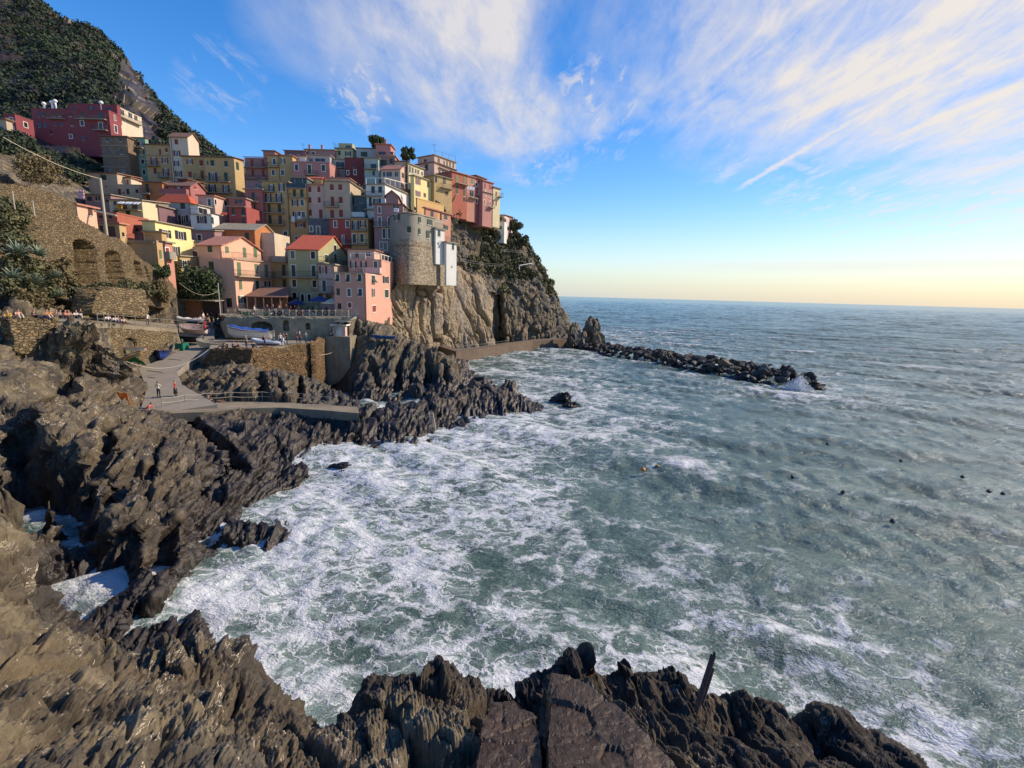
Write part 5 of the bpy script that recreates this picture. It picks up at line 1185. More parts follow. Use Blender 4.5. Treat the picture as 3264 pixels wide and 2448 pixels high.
# waves: a swell from the right and beyond, plus chop
rngw = np.random.default_rng(5)
zw = np.zeros(xs.shape); dxw = np.zeros(xs.shape); dyw = np.zeros(xs.shape)
cell = RRs * (azs[1] - azs[0])
warp = vnoise(np.stack([xs * .06, ys * .06, xs * 0], -1).reshape(-1, 3), 71).reshape(xs.shape) * 2.2
for L, A, spread in [(21, .26, .25), (13, .20, .5), (8.5, .15, .7), (5.5, .10, .9), (3.6, .075, 1.2), (2.3, .05, 1.6), (1.5, .032, 2.4), (.95, .019, 3.1), (.6, .010, 3.1)]:
    for _ in range(5):
        th = radians(205) + rngw.uniform(-1, 1) * spread      # travel direction
        k = 2 * pi / (L * rngw.uniform(.8, 1.25)); kx, ky = k * sin(th), k * cos(th)
        ph = kx * xs + ky * ys + rngw.uniform(0, 6.3) + warp * min(1.0, 4 / L) * 2
        a = A / 2.2 * np.clip(L / (cell * 3.2) - .35, 0, 1)
        zw += a * np.sin(ph); dxw += -.75 * a * np.cos(ph) * sin(th); dyw += -.75 * a * np.cos(ph) * cos(th)
gust = .8 + .45 * vnoise(np.stack([xs * .045, ys * .045, xs * 0 + 3], -1).reshape(-1, 3), 55).reshape(xs.shape)
far = np.clip(1 - (RRs - 1800) / 700, 0, 1)
# calmer behind the breakwater
zw *= gust * far; dxw *= gust * far; dyw *= gust * far
V = np.stack([xs + dxw, ys + dyw, zw - .03], -1).reshape(-1, 3)
crestiness = (zw / .35).ravel()

ms, nt, bs = material('sea_water')
geo = nt.new('ShaderNodeNewGeometry'); pos = geo.outputs['Position']
at = nt.new('ShaderNodeAttribute'); at.attribute_name = 'foam'; FM = at.outputs['Fac']
ac = nt.new('ShaderNodeAttribute'); ac.attribute_name = 'crest'; CR = ac.outputs['Fac']
flat = nt.vmath('MULTIPLY', pos, (1, 1, .15))
wn = nt.noise(flat, .35, 4, .6); wv = nt.vmath('SCALE', nt.vmath('SUBTRACT', wn.outputs[1], (.5, .5, .5))); wv.node.inputs['Scale'].default_value = 3.0
wn2 = nt.noise(flat, 1.6, 3, .6); wv2 = nt.vmath('SCALE', nt.vmath('SUBTRACT', wn2.outputs[1], (.5, .5, .5))); wv2.node.inputs['Scale'].default_value = .9
q1 = nt.vmath('ADD', flat, wv); q2 = nt.vmath('ADD', q1, wv2)
# drawn-out coordinates: foam lines lie along the crests
mp = nt.new('ShaderNodeMapping'); nt.link(q2, mp.inputs[0]); mp.inputs['Rotation'].default_value = (0, 0, radians(25)); mp.inputs['Scale'].default_value = (.62, 1.05, 1)
va = nt.voro(mp.outputs[0], .42, 'DISTANCE_TO_EDGE').outputs[0]
vb = nt.voro(mp.outputs[0], 1.15, 'DISTANCE_TO_EDGE').outputs[0]
vc = nt.voro(mp.outputs[0], 3.1, 'DISTANCE_TO_EDGE').outputs[0]
pat = nt.noise(q1, .22, 5, .62, .4).outputs[0]      # large patches
pat2 = nt.noise(mp.outputs[0], 1.1, 7, .66, .8).outputs[0]
thread = nt.noise(mp.outputs[0], 2.2, 6, .7, 2.2).outputs[0]
lum = nt.math('ADD', FM, nt.math('ADD', nt.math('MULTIPLY', nt.math('SUBTRACT', pat, .5), 1.5), nt.math('MULTIPLY', CR, .10)))
lumL = nt.math('ADD', lum, nt.math('MULTIPLY', nt.math('SUBTRACT', pat2, .5), 2.6))
la = nt.mapr(va, 0, nt.mapr(lumL, .1, 1.3, .006, .34), 1, 0, True)
lb = nt.mapr(vb, 0, nt.mapr(lumL, .2, 1.4, .004, .26), 1, 0, True)
lc = nt.mapr(vc, 0, nt.mapr(lumL, .5, 1.6, .002, .22), .8, 0, True)
ld = nt.mapr(nt.math('ABSOLUTE', nt.math('SUBTRACT', thread, .5)), 0, nt.mapr(lumL, .2, 1.3, .003, .030), .75, 0, True)
lace = nt.math('MAXIMUM', nt.math('MAXIMUM', la, nt.math('MULTIPLY', lb, .9)), nt.math('MAXIMUM', nt.math('MULTIPLY', lc, .45), nt.math('MULTIPLY', ld, .7)))
soft = nt.mapr(nt.math('ADD', lum, nt.math('MULTIPLY', nt.math('SUBTRACT', pat2, .5), 1.6)), .78, 1.75, 0, 1, True)
lace = nt.math('MULTIPLY', lace, nt.mapr(nt.math('ADD', lum, nt.math('MULTIPLY', nt.math('SUBTRACT', pat2, .5), 1.0)), .12, .72, 0, 1, True))
fo = nt.math('MAXIMUM', nt.math('MULTIPLY', soft, .93), nt.math('MULTIPLY', lace, .85))
# whitecaps and streaks in open water
cap = nt.math('MULTIPLY', nt.mapr(nt.math('ADD', CR, nt.math('MULTIPLY', nt.math('SUBTRACT', pat2, .5), 2.4)), 1.0, 1.7, 0, 1), nt.mapr(FM, -.06, .15, .0, .8))
fo = nt.math('MAXIMUM', fo, cap)
fo = nt.math('MULTIPLY', fo, nt.mapr(nt.noise(pos, 7, 4, .7).outputs[0], .3, .55, .86, 1.0))
deep = nt.mix(nt.mapr(pat, .35, .65), (.062, .108, .092, 1), (.105, .162, .138, 1))
milky = nt.mix(nt.mapr(lumL, .15, 1.25, 0, .9, True), deep, (.25, .35, .31, 1))
colr = nt.mix(fo, milky, (.70, .71, .73, 1))
nt.link(colr, bs.inputs['Base Color'])
nt.val(bs.inputs['Roughness'], nt.mapr(fo, 0, .5, .20, .75))
bs.inputs['IOR'].default_value = 1.33
bp = nt.new('ShaderNodeBump'); bp.inputs['Strength'].default_value = .9; bp.inputs['Distance'].default_value = .12
rip = nt.math('ADD', nt.noise(mp.outputs[0], 2.2, 6, .65, .3).outputs[0], nt.math('MULTIPLY', nt.noise(flat, 9, 4, .6).outputs[0], .25))
mpf = nt.new('ShaderNodeMapping'); nt.link(pos, mpf.inputs[0]); mpf.inputs['Scale'].default_value = (.25, .6, 1); mpf.inputs['Rotation'].default_value = (0, 0, radians(20))
swl = nt.noise(mpf.outputs[0], .5, 6, .7).outputs[0]
hh = nt.math('ADD', nt.math('ADD', rip, nt.math('MULTIPLY', swl, 2.2)), nt.math('MULTIPLY', fo, .35))
bq = nt.new('ShaderNodeBump'); bq.inputs['Strength'].default_value = 1.0; bq.inputs['Distance'].default_value = .9
mpg = nt.new('ShaderNodeMapping'); nt.link(pos, mpg.inputs[0]); mpg.inputs['Scale'].default_value = (.10, .22, 1); mpg.inputs['Rotation'].default_value = (0, 0, radians(25))
nt.link(nt.noise(mpg.outputs[0], .8, 7, .72).outputs[0], bq.inputs['Height'])
nt.link(hh, bp.inputs['Height']); nt.link(bq.outputs[0], bp.inputs['Normal']); nt.link(bp.outputs[0], bs.inputs['Normal'])
sea = mesh_np('sea', V, grid_faces(NAs, len(rs))[:, ::-1], ms, smooth=True, attrs={'foam': foam.ravel(), 'crest': crestiness})
tag(sea, 'rough grey-green sea with lacy white foam near the rocks', kind='structure')
# ---------------- masonry walls, cliffs and level places ----------------
def masonry_mat(name, rgb, scale=2.2, dark=.25, cover=1.0):
    mt, nt, bs = material(name)
    pos = nt.new('ShaderNodeNewGeometry').outputs['Position']
    wv = nt.vmath('SCALE', nt.noise(pos, 1.5, 3).outputs[1]); wv.node.inputs['Scale'].default_value = .35
    p = nt.vmath('MULTIPLY', nt.vmath('ADD', pos, wv), (1, 1, 1.75))
    vo = nt.voro(p, scale, 'F1'); vd = nt.voro(p, scale, 'DISTANCE_TO_EDGE').outputs[0]
    sc = nt.new('ShaderNodeSeparateColor'); nt.link(vo.outputs['Color'], sc.inputs[0])
    c = srgb(*rgb); n = nt.noise(pos, .5, 6, .65).outputs[0]; n2 = nt.noise(pos, 8, 5, .7).outputs[0]
    cc = nt.mix(1.0, c, nt.mapr(sc.outputs[0], 0, 1, .5, 1.4), 'MULTIPLY')
    cc = nt.mix(nt.mapr(sc.outputs[1], .6, 1, 0, .5), cc, (c[0] * 1.1, c[1] * .85, c[2] * .65, 1))
    cc = nt.mix(1.0, cc, nt.mapr(n2, .3, .7, .7, 1.25), 'MULTIPLY')
    cc = nt.mix(nt.mapr(vd, 0, .07, .85 * cover, 0), cc, (c[0] * dark, c[1] * dark, c[2] * dark, 1))
    cc = nt.mix(nt.mapr(n, .5, .66, 0, .5, True), cc, (c[0] * .5, c[1] * .55, c[2] * .42, 1))
    nt.link(cc, bs.inputs['Base Color']); bs.inputs['Roughness'].default_value = .95
    b = nt.new('ShaderNodeBump'); b.inputs['Strength'].default_value = 1.0; b.inputs['Distance'].default_value = .10
    nt.link(nt.math('ADD', nt.mapr(vd, 0, .16), nt.math('MULTIPLY', sc.outputs[2], .5)), b.inputs['Height']); nt.link(b.outputs[0], bs.inputs['Normal'])
    return mt
M_stone = masonry_mat('rubble_masonry', (126, 110, 82), 3.6, cover=.7)
M_stone2 = masonry_mat('coarse_masonry', (130, 114, 84), 2.5)
M_quay = masonry_mat('quay_masonry', (122, 98, 66), 2.4, .15)
def concrete(name, rgb, k=.3, bump=.3):
    mt, nt, bs = material(name)
    pos = nt.new('ShaderNodeNewGeometry').outputs['Position']; c = srgb(*rgb)
    n = nt.noise(pos, .6, 6, .65).outputs[0]; n2 = nt.noise(pos, 9, 5, .7).outputs[0]
    mp = nt.new('ShaderNodeMapping'); nt.link(pos, mp.inputs[0]); mp.inputs['Scale'].default_value = (1.4, 1.4, .15)
    st = nt.noise(mp.outputs[0], 1.3, 5, .7).outputs[0]
    v = nt.math('ADD', nt.math('MULTIPLY', n, .5), nt.math('ADD', nt.math('MULTIPLY', st, .3), nt.math('MULTIPLY', n2, .2)))
    nt.link(nt.mix(1.0, c, nt.mapr(v, .32, .66, 1 - k, 1 + k), 'MULTIPLY'), bs.inputs['Base Color']); bs.inputs['Roughness'].default_value = .9
    b = nt.new('ShaderNodeBump'); b.inputs['Strength'].default_value = bump; b.inputs['Distance'].default_value = .05
    nt.link(n2, b.inputs['Height']); nt.link(b.outputs[0], bs.inputs['Normal'])
    return mt
M_ramp = concrete('ramp_concrete', (138, 130, 116), .22); M_old = concrete('old_concrete', (128, 118, 98), .45); M_seaw = concrete('seawall_concrete', (104, 88, 72), .35)
M_dock = concrete('dock_render', (134, 128, 108), .5)
def wall_sheet(name, label, p0, p1, outline, arches=(), mat=None, res=.16, thick=1.0, bumpy=.05, batter=0.0, cat='wall', recess=1.2, push=.45):
    """wall in the vertical plane through p0, p1 (world). outline and arches: image points (source px) laid on that plane.
    arches: (x0, x1, ytop, ybot, rise 0..1) in source px"""
    p0, p1 = np.array(p0, float), np.array(p1, float)
    t = p1 - p0; t[2] = 0; t /= np.linalg.norm(t); n = np.array([t[1], -t[0], 0])
    if n @ (CAM - p0) < 0: n = -n
    p0 = p0 + n * push
    def uv(x, y):
        v = ray(x, y); q = CAM + v * (((p0 - CAM) @ n) / (v @ n)); return (q - p0) @ t, q[2]
    pol = [uv(*q) for q in outline]
    us = [a for a, _ in pol]; zs = [b for _, b in pol]
    m_ = 3 * res
    U = np.arange(min(us) - m_, max(us) + m_, res); Z = np.arange(min(zs) - m_, max(zs) + m_, res)
    UU, ZZ = np.meshgrid(U, Z)
    jit = .25 * vnoise(np.stack([UU * .9, ZZ * .9, UU * 0], -1).reshape(-1, 3), 4).reshape(UU.shape)
    ins = inpoly(UU + jit, ZZ + jit[::-1] * .8, pol)
    dep = np.where(ins, 0.0, thick)
    for a in arches:
        if len(a) > 6 or not np.isscalar(a[0]):
            dep = np.where(inpoly(UU, ZZ, [uv(*q) for q in a]) & ins, recess, dep); continue
        x0, x1, yt, yb, rise = a[:5]
        A = uv(x0, yb); B = uv(x1, yb); A2 = uv(x0, (yt + yb) / 2); B2 = uv(x1, (yt + yb) / 2); T = uv((x0 + x1) / 2, yt)
        ua, ub = A2[0], B2[0]
        if ua > ub: ua, ub = ub, ua
        zb = min(A[1], B[1]); half = (ub - ua) / 2; zsp = T[1] - half * rise
        hgt = np.where(np.abs(UU - (ua + ub) / 2) < half, zsp + half * rise * np.sqrt(np.clip(1 - ((UU - (ua + ub) / 2) / half) ** 2, 0, 1)), -99)
        inside = (UU > ua) & (UU < ub) & (ZZ > zb) & (ZZ < hgt)
        dep = np.where(inside & ins, a[5] if len(a) > 5 else recess, dep)
    nn = fbm(np.stack([UU * 2.2, ZZ * 3.0, UU * 0 + 5], -1).reshape(-1, 3), 3, .6, 9).reshape(UU.shape) * bumpy
    bl = fbm(np.stack([UU * .25, ZZ * .25, UU * 0 + 1], -1).reshape(-1, 3), 2, .5, 3).reshape(UU.shape) * bumpy * 4
    off = -dep + nn + bl - batter * (ZZ - ZZ.min())
    V = p0[None, None, :] + t * UU[..., None] + n * off[..., None]; V[..., 2] = ZZ
    f = grid_faces(len(U), len(Z))
    insf = ins.ravel()
    near = insf[f].any(1)
    f = f[near]
    if np.cross(t, [0, 0, 1.0]) @ n < 0: f = f[:, ::-1]
    used = np.zeros(V.shape[0] * V.shape[1], bool); used[f.ravel()] = True
    rm = np.cumsum(used) - 1
    o = mesh_np(name, V.reshape(-1, 3)[used], rm[f], mat)
    tag(o, label, cat); return o
def fs(f, pts): return [fx(f, *p) for p in pts]
# arched retaining wall on the left slope
wall_sheet('arched_wall', 'long rubble stone retaining wall with deep arches stepping down to the ramp',
    P(60, 900, 52), P(530, 930, 77),
    fs('M', [(-150, 60), (120, 110), (480, 140), (700, 200), (900, 330), (960, 480), (1060, 600), (1220, 650), (1350, 745), (1500, 790), (1640, 880), (1830, 1060), (2000, 1200), (2140, 1330), (2230, 1440), (2200, 1530), (2100, 1660), (1200, 1660), (600, 1500), (-150, 1300)]),
    [fs('M', [(1010, 1360), (960, 1100), (935, 960), (925, 860), (960, 815), (1030, 803), (1100, 828), (1150, 865), (1180, 905), (1225, 1150), (1262, 1330), (1265, 1380)]),
     fs('M', [(1400, 1400), (1350, 1200), (1318, 1050), (1312, 985), (1350, 950), (1405, 942), (1470, 968), (1515, 1000), (1545, 1120), (1590, 1300), (1602, 1390)]),
     fs('M', [(1735, 1250), (1712, 1160), (1698, 1100), (1715, 1074), (1750, 1074), (1780, 1110), (1820, 1270)]), fs('M', [(1905, 1345), (1880, 1310), (1850, 1190), (1836, 1150), (1850, 1148), (1875, 1200), (1905, 1300)]),
     fs('M', [(2085, 1450), (2050, 1430), (2015, 1350), (2030, 1338), (2062, 1370), (2085, 1420)]), fs('M', [(-150, 405), (60, 410), (180, 430), (260, 490), (300, 560), (330, 700), (250, 900), (-150, 900)])],
    M_stone, thick=1.6, recess=2.6, bumpy=.09)
wall_sheet('terrace_wall', 'squared stone terrace wall in front of the arches', P(300, 925, 55), P(466, 925, 61.5),
    fs('M', [(1190, 1480), (1260, 1435), (1840, 1425), (1850, 1500), (1900, 1700), (1860, 1800), (1500, 1780), (1170, 1760)]), [], M_stone2, thick=2.5, bumpy=.05)
wall_sheet('promenade_wall', 'rough stone wall under the sitting people at the far left', prom_a, prom_b,
    fs('N', [(88, 285), (420, 288), (740, 262), (720, 380), (600, 560), (450, 730), (330, 780), (190, 720), (110, 480)]), [], M_stone2, thick=1.2, bumpy=.10)
wall_sheet('walkway_wall', 'stone wall with an arched boat store doorway beside the ramp', prom_c, prom_d,
    fs('N', [(1120, 330), (1270, 425), (1600, 440), (2212, 470)]) + fs('O', [(240, 505), (190, 620), (60, 700)]) + fs('N', [(1900, 760), (1780, 880), (1600, 920), (1450, 800), (1280, 600)]),
    [(fx('N', 1572, 0)[0], fx('N', 1752, 0)[0], fx('N', 0, 545)[1], fx('N', 0, 900)[1], .9, 3.0)], M_stone2, thick=1.0, res=.12)
wall_sheet('quay_wall', 'shaded face of the rubble stone quay wall', quay_c[0], quay_c[1],
    [tuple(np.array([668, 1111])), (804, 1113), (812, 1150), (800, 1190), (780, 1200), (690, 1180), (640, 1155)], [], M_quay, thick=1.0, res=.12, bumpy=.1)
wall_sheet('quay_wall', 'sunlit rubble stone quay wall above the tilted rocks', quay_c[1], quay_c[2],
    [(802, 1114), (900, 1106), (1002, 1094), (1006, 1150), (1010, 1235), (960, 1205), (880, 1190), (820, 1185), (790, 1200)], [], M_quay, thick=1.0, res=.12, bumpy=.12)
wall_sheet('quay_wall', 'short end face of the quay wall by the dark inlet', quay_c[2], quay_c[3] + np.array([0, 6, 0]),
    [(1003, 1094), (1012, 1092), (1026, 1080), (1040, 1078), (1046, 1230), (1010, 1240)], [], M_quay, thick=.6, res=.2)
pzl, pzr = pz_front[0], pz_front[-1]
wall_sheet('piazza_wall', 'rendered stone wall with boat store arches under the timber railing', pzl, pzr,
    [(716, 1012), (776, 1010), (1000, 1011), (1090, 1012), (1060, 1050), (1040, 1080), (1002, 1086), (900, 1090), (716, 1080), (700, 1040)],
    [(800, 866, 1026, 1070, .5, 2.5), (902, 920, 1022, 1054, 1.0, 2.5), (973, 988, 1032, 1050, .1, 2.5)], M_dock, thick=.8, res=.12, bumpy=.06)

def sheet(name, label, rows, mat, nu=300, nv=200, noise=None, kind='structure', flip=False, smooth_n=6, smooth=False):
    R = [np.array(r) for r in rows]; k = len(R[0])
    u = np.linspace(0, k - 1, nu); v = np.linspace(0, len(R) - 1, nv)
    A = np.array(R)                                     # rows, cols, 3
    iu = np.clip(u.astype(int), 0, k - 2); fu = (u - iu)[None, :, None]
    iv = np.clip(v.astype(int), 0, len(R) - 2); fv_ = (v - iv)[:, None, None]
    B = A[:, iu] * (1 - fu) + A[:, iu + 1] * fu
    G = B[iv] * (1 - fv_) + B[iv + 1] * fv_
    for _ in range(smooth_n * 3):
        H = G.copy(); H[1:-1] = (G[:-2] + G[1:-1] + G[2:]) / 3; G2 = H.copy(); G2[:, 1:-1] = (H[:, :-2] + H[:, 1:-1] + H[:, 2:]) / 3; G = G2
    du = np.gradient(G, axis=1); dv = np.gradient(G, axis=0); n = np.cross(du, dv); n /= (np.linalg.norm(n, axis=-1, keepdims=True) + 1e-9)
    s = np.sign(((CAM - G) * n).sum(-1).mean()); n *= s
    if noise is not None: G = G + n * noise(G.reshape(-1, 3)).reshape(nv, nu, 1)
    f = grid_faces(nu, nv)
    if s < 0: f = f[:, ::-1]
    o = mesh_np(name, G.reshape(-1, 3), f, mat, smooth=smooth); tag(o, label, kind=kind)
    return o, G, n
def R3(ax, ay, az_): return np.array(Matrix.Rotation(radians(ax), 3, 'X') @ Matrix.Rotation(radians(ay), 3, 'Y') @ Matrix.Rotation(radians(az_), 3, 'Z'))
def cliff_noise(p):
    q = p @ R3(0, 14, -15).T
    w = np.stack([vnoise(p * .25, 60), vnoise(p * .25, 61), vnoise(p * .25, 62)], 1) * .8
    left = np.clip((-21.5 - p[:, 0]) / 6, 0, 1)        # thin leaning beds at the left, big slabs at the right
    ql = p @ R3(0, 30, -15).T
    h1, e1 = facets((q + w) * np.array([1 / 4.6, 1 / 6., 1 / 15.]), 41, .6)
    h2, e2 = facets((q + w * .6) * np.array([1 / 1.3, 1 / 2., 1 / 4.]), 42)
    h3, e3 = facets((ql + w * .4) * np.array([1 / .55, 1 / 3, 1 / 7.]), 43)
    big = 1.5 * h1 - 1.5 * np.exp(-e1 * 22) + .14 * h2 - .12 * np.exp(-e2 * 14)
    thin = .9 * h3 - .4 * np.exp(-e3 * 6) + .5 * h2
    low = np.clip((7 - p[:, 2]) / 5, 0, 1)
    return big * (1 - left) + thin * left + .3 * fbm(p * 1.3, 4, .6, 44) + low * .6 * h2
def dd(*pts): return [D(x, y, d=d) for x, y, d in pts]
c1 = [dd((836, 760, 99), (868, 765, 103), (905, 770, 111), (960, 768, 121), (1010, 762, 128), (1050, 755, 133), (1068, 752, 137), (1074, 752, 150)),
      dd((836, 735, 99), (865, 738, 103), (902, 742, 111), (960, 745, 121.5), (1010, 740, 128.5), (1050, 735, 133.5), (1066, 733, 137.5), (1074, 733, 152)),
      dd((832, 680, 98), (860, 670, 100.5), (895, 665, 107), (950, 665, 116), (1010, 675, 129), (1048, 685, 134), (1064, 690, 138.5), (1076, 690, 153)),
      dd((845, 630, 98), (866, 615, 99.5), (900, 600, 104), (945, 600, 111), (1000, 612, 129.5), (1042, 632, 135), (1062, 650, 139.5), (1078, 655, 154)),
      dd((868, 592, 98.5), (880, 582, 99.5), (912, 572, 103), (945, 574, 109), (992, 585, 130), (1036, 602, 136), (1062, 622, 141), (1080, 630, 155)),
      dd((872, 586, 104), (888, 572, 106), (920, 562, 110), (950, 564, 118), (1000, 575, 138), (1040, 592, 144), (1066, 614, 150), (1084, 620, 160))]
cliff, _, _ = sheet('cliff', 'tall tan rock cliff of tilted slabs under the village', c1, M_cliff, 520, 420, cliff_noise, smooth_n=3)
def cliff2_noise(p):
    q = p @ R3(0, -12, 10).T
    h1, e1 = facets(q * np.array([1 / 3., 1 / 4., 1 / 9.]), 51); h2, e2 = facets(q * np.array([1 / 1.1, 1 / 1.6, 1 / 3.4]), 52)
    return 1.2 * h1 - .5 * np.exp(-e1 * 8) + .5 * h2 - .2 * np.exp(-e2 * 8) + .5 * fbm(p * .8, 4, .6, 53)
c2 = [dd((1064, 752, 156), (1082, 752, 150), (1095, 752, 143), (1125, 750, 146), (1160, 748, 150), (1200, 745, 154), (1229, 742, 160), (1234, 740, 172), (1225, 738, 186)),
      dd((1064, 720, 156), (1080, 720, 150), (1094, 720, 143), (1125, 720, 146), (1160, 718, 150), (1198, 716, 154), (1226, 715, 160), (1230, 714, 172), (1222, 714, 186)),
      dd((1064, 680, 157), (1078, 680, 151), (1090, 678, 144), (1120, 675, 147), (1155, 672, 151), (1190, 674, 155), (1217, 680, 161), (1222, 682, 173), (1212, 685, 186)),
      dd((1062, 640, 158), (1074, 635, 152), (1086, 630, 145), (1112, 622, 148), (1145, 620, 152), (1174, 630, 156), (1200, 648, 162), (1206, 652, 174), (1196, 655, 186)),
      dd((1060, 600, 165), (1072, 600, 160), (1084, 600, 156), (1110, 596, 158), (1140, 596, 162), (1164, 604, 166), (1186, 626, 168), (1190, 630, 180), (1180, 640, 190))]
cliffb, _, _ = sheet('cliff', 'dark seaward rock face at the foot of the headland', c2, M_head, 420, 320, cliff2_noise, smooth_n=3)
def head_noise(p):
    h1, e1 = facets(p * np.array([1 / 4., 1 / 4., 1 / 5.]), 55); h2, e2 = facets(p * np.array([1 / 1.4, 1 / 1.4, 1 / 2.]), 56)
    return 1.3 * h1 + .5 * h2 - .3 * np.exp(-e2 * 8) + .8 * fbm(p * .5, 4, .6, 57)
hd = [dd((868, 606, 106), (912, 590, 114), (950, 590, 124), (1000, 604, 131), (1060, 634, 140), (1090, 640, 147), (1130, 634, 152), (1170, 640, 157), (1200, 652, 163), (1208, 655, 176)),
      dd((872, 580, 108), (915, 570, 118), (955, 572, 128), (1004, 582, 136), (1060, 602, 144), (1090, 604, 150), (1126, 600, 155), (1160, 604, 160), (1186, 618, 166), (1194, 622, 178)),
      dd((885, 545, 112), (925, 540, 123), (965, 540, 131), (1010, 545, 139), (1060, 558, 147), (1090, 562, 152), (1122, 562, 157), (1148, 568, 162), (1166, 584, 168), (1172, 590, 180)),
      dd((900, 500, 116), (935, 500, 125), (970, 500, 133), (1010, 505, 141), (1050, 514, 148), (1084, 522, 153), (1110, 526, 158), (1130, 538, 164), (1146, 552, 169), (1150, 558, 182)),
      dd((920, 452, 122), (945, 446, 127), (972, 448, 134), (1006, 460, 142), (1036, 474, 148), (1062, 490, 152), (1088, 502, 158), (1110, 512, 164), (1126, 524, 170), (1130, 530, 184)),
      dd((925, 430, 132), (945, 428, 137), (972, 432, 144), (1006, 448, 152), (1036, 466, 158), (1062, 486, 162), (1088, 498, 168), (1106, 508, 174), (1120, 522, 180), (1124, 528, 190))]
head, HG, HN = sheet('headland', 'steep rocky headland with scrub between the cliff and the upper houses', hd, M_head, 520, 380, head_noise, smooth_n=3)
# wooded hill at the upper left
def hill_noise(p):
    h1, e1 = facets(p * np.array([1 / 14., 1 / 14., 1 / 14.]), 71); return 2.6 * h1 + 3.0 * fbm(p * .06, 5, .55, 72)
def sd(*pts): return [P(x, y, d) for x, y, d in pts]
hl = [sd((-400, 760, 86), (-100, 680, 96), (60, 640, 102), (160, 620, 107), (260, 600, 112), (330, 590, 122), (390, 560, 132), (450, 540, 144), (520, 490, 165), (600, 510, 180), (690, 540, 205), (800, 580, 240)),
      sd((-400, 300, 160), (-100, 330, 160), (30, 340, 162), (130, 330, 165), (220, 330, 168), (300, 340, 170), (370, 360, 172), (430, 380, 176), (490, 410, 190), (570, 445, 210), (665, 490, 235), (790, 560, 262)),
      sd((-400, 0, 205), (-140, 120, 205), (0, 170, 206), (110, 190, 208), (200, 200, 210), (280, 215, 212), (350, 240, 214), (410, 270, 216), (475, 330, 224), (555, 405, 236), (650, 468, 252), (780, 550, 276)),
      sd((-400, -420, 250), (-200, -260, 250), (60, -60, 250), (130, 22, 250), (240, 88, 252), (300, 92, 254), (382, 170, 256), (455, 262, 260), (520, 360, 264), (608, 430, 270), (690, 486, 278), (780, 545, 290)),
      sd((-400, -440, 300), (-200, -250, 300), (60, -40, 300), (130, 42, 300), (240, 108, 302), (300, 112, 304), (382, 190, 306), (455, 282, 310), (520, 380, 314), (608, 450, 320), (690, 506, 328), (780, 565, 340))]
M_hill = rock_material('hill_rock', tint=(1.25, 1.15, .95), wet=-50, warm=1.0, veins=.1, green=.5, tall=True, base_v=1.3)
hill, HLG, HLN = sheet('hill', 'steep wooded hill with a strip of bare rock rising behind the village', hl, M_hill, 420, 300, hill_noise, smooth_n=4)

# level places
def slab_poly(name, label, pts, co, mat, th=.4, up=0.0, kind='structure'):
    mb = MB(); n = len(pts)
    top = [(p[0], p[1], p[0] * co[0] + p[1] * co[1] + co[2] + up) for p in pts]
    bot = [(x, y, z - th) for x, y, z in top]
    mb.poly(top); mb.poly(bot[::-1])
    for i in range(n): mb.poly([top[i], bot[i], bot[(i + 1) % n], top[(i + 1) % n]])
    o = mb.build(name, mat); bm = bmesh.new(); bm.from_mesh(o.data); bmesh.ops.recalc_face_normals(bm, faces=bm.faces); bmesh.ops.triangulate(bm, faces=[f for f in bm.faces if len(f.verts) > 4]); bm.to_mesh(o.data); bm.free()
    tag(o, label, kind=kind); return o
slab_poly('ramp', 'worn concrete slipway rising from the landing to the piazza', ramp_pts, FLATS[0][1], M_ramp, 1.2)
slab_poly('quay', 'flat quay terrace beside the ramp', quay_pts, FLATS[1][1], M_ramp, .5, -.006)
slab_poly('piazza', 'paved piazza in front of the houses', piazza_pts, FLATS[2][1], M_ramp, .5, 0.0)
slab_poly('landing', 'narrow concrete landing along the rocks', walk_pts, FLATS[3][1], M_old, .9, .004)
slab_poly('promenade', 'footpath along the foot of the arched wall', prom_l, FLATS[4][1], M_old, .5, .0)
slab_poly('promenade', 'footpath sloping down towards the ramp behind the metal railing', prom_r, FLATS[5][1], M_old, .5, .004)
def flat_z(i, x, y): co = FLATS[i][1]; return x * co[0] + y * co[1] + co[2]
# sea wall along the foot of the cliff
sw = [D(940, 762, z=.3), D(985, 779, z=.3), D(1035, 772, z=.3), D(1100, 760, z=.3), D(1150, 752, z=.3), D(1228, 746, z=.3), D(1262, 750, z=.3)]
mb = MB()
for a, b in zip(sw[:-1], sw[1:]):
    h0, h1 = 2.3, 2.3
    k = np.array([0, 4.0, 0])
    mb.hexa([(a[0], a[1], -2), (b[0], b[1], -2), (b[0], b[1] + 5, -2), (a[0], a[1] + 5, -2)], [(a[0], a[1] + .25, h0), (b[0], b[1] + .25, h1), (b[0], b[1] + 5, h1), (a[0], a[1] + 5, h0)])
o = mb.build('seawall', M_seaw); tag(o, 'brown concrete sea wall walkway along the foot of the cliff', 'wall')
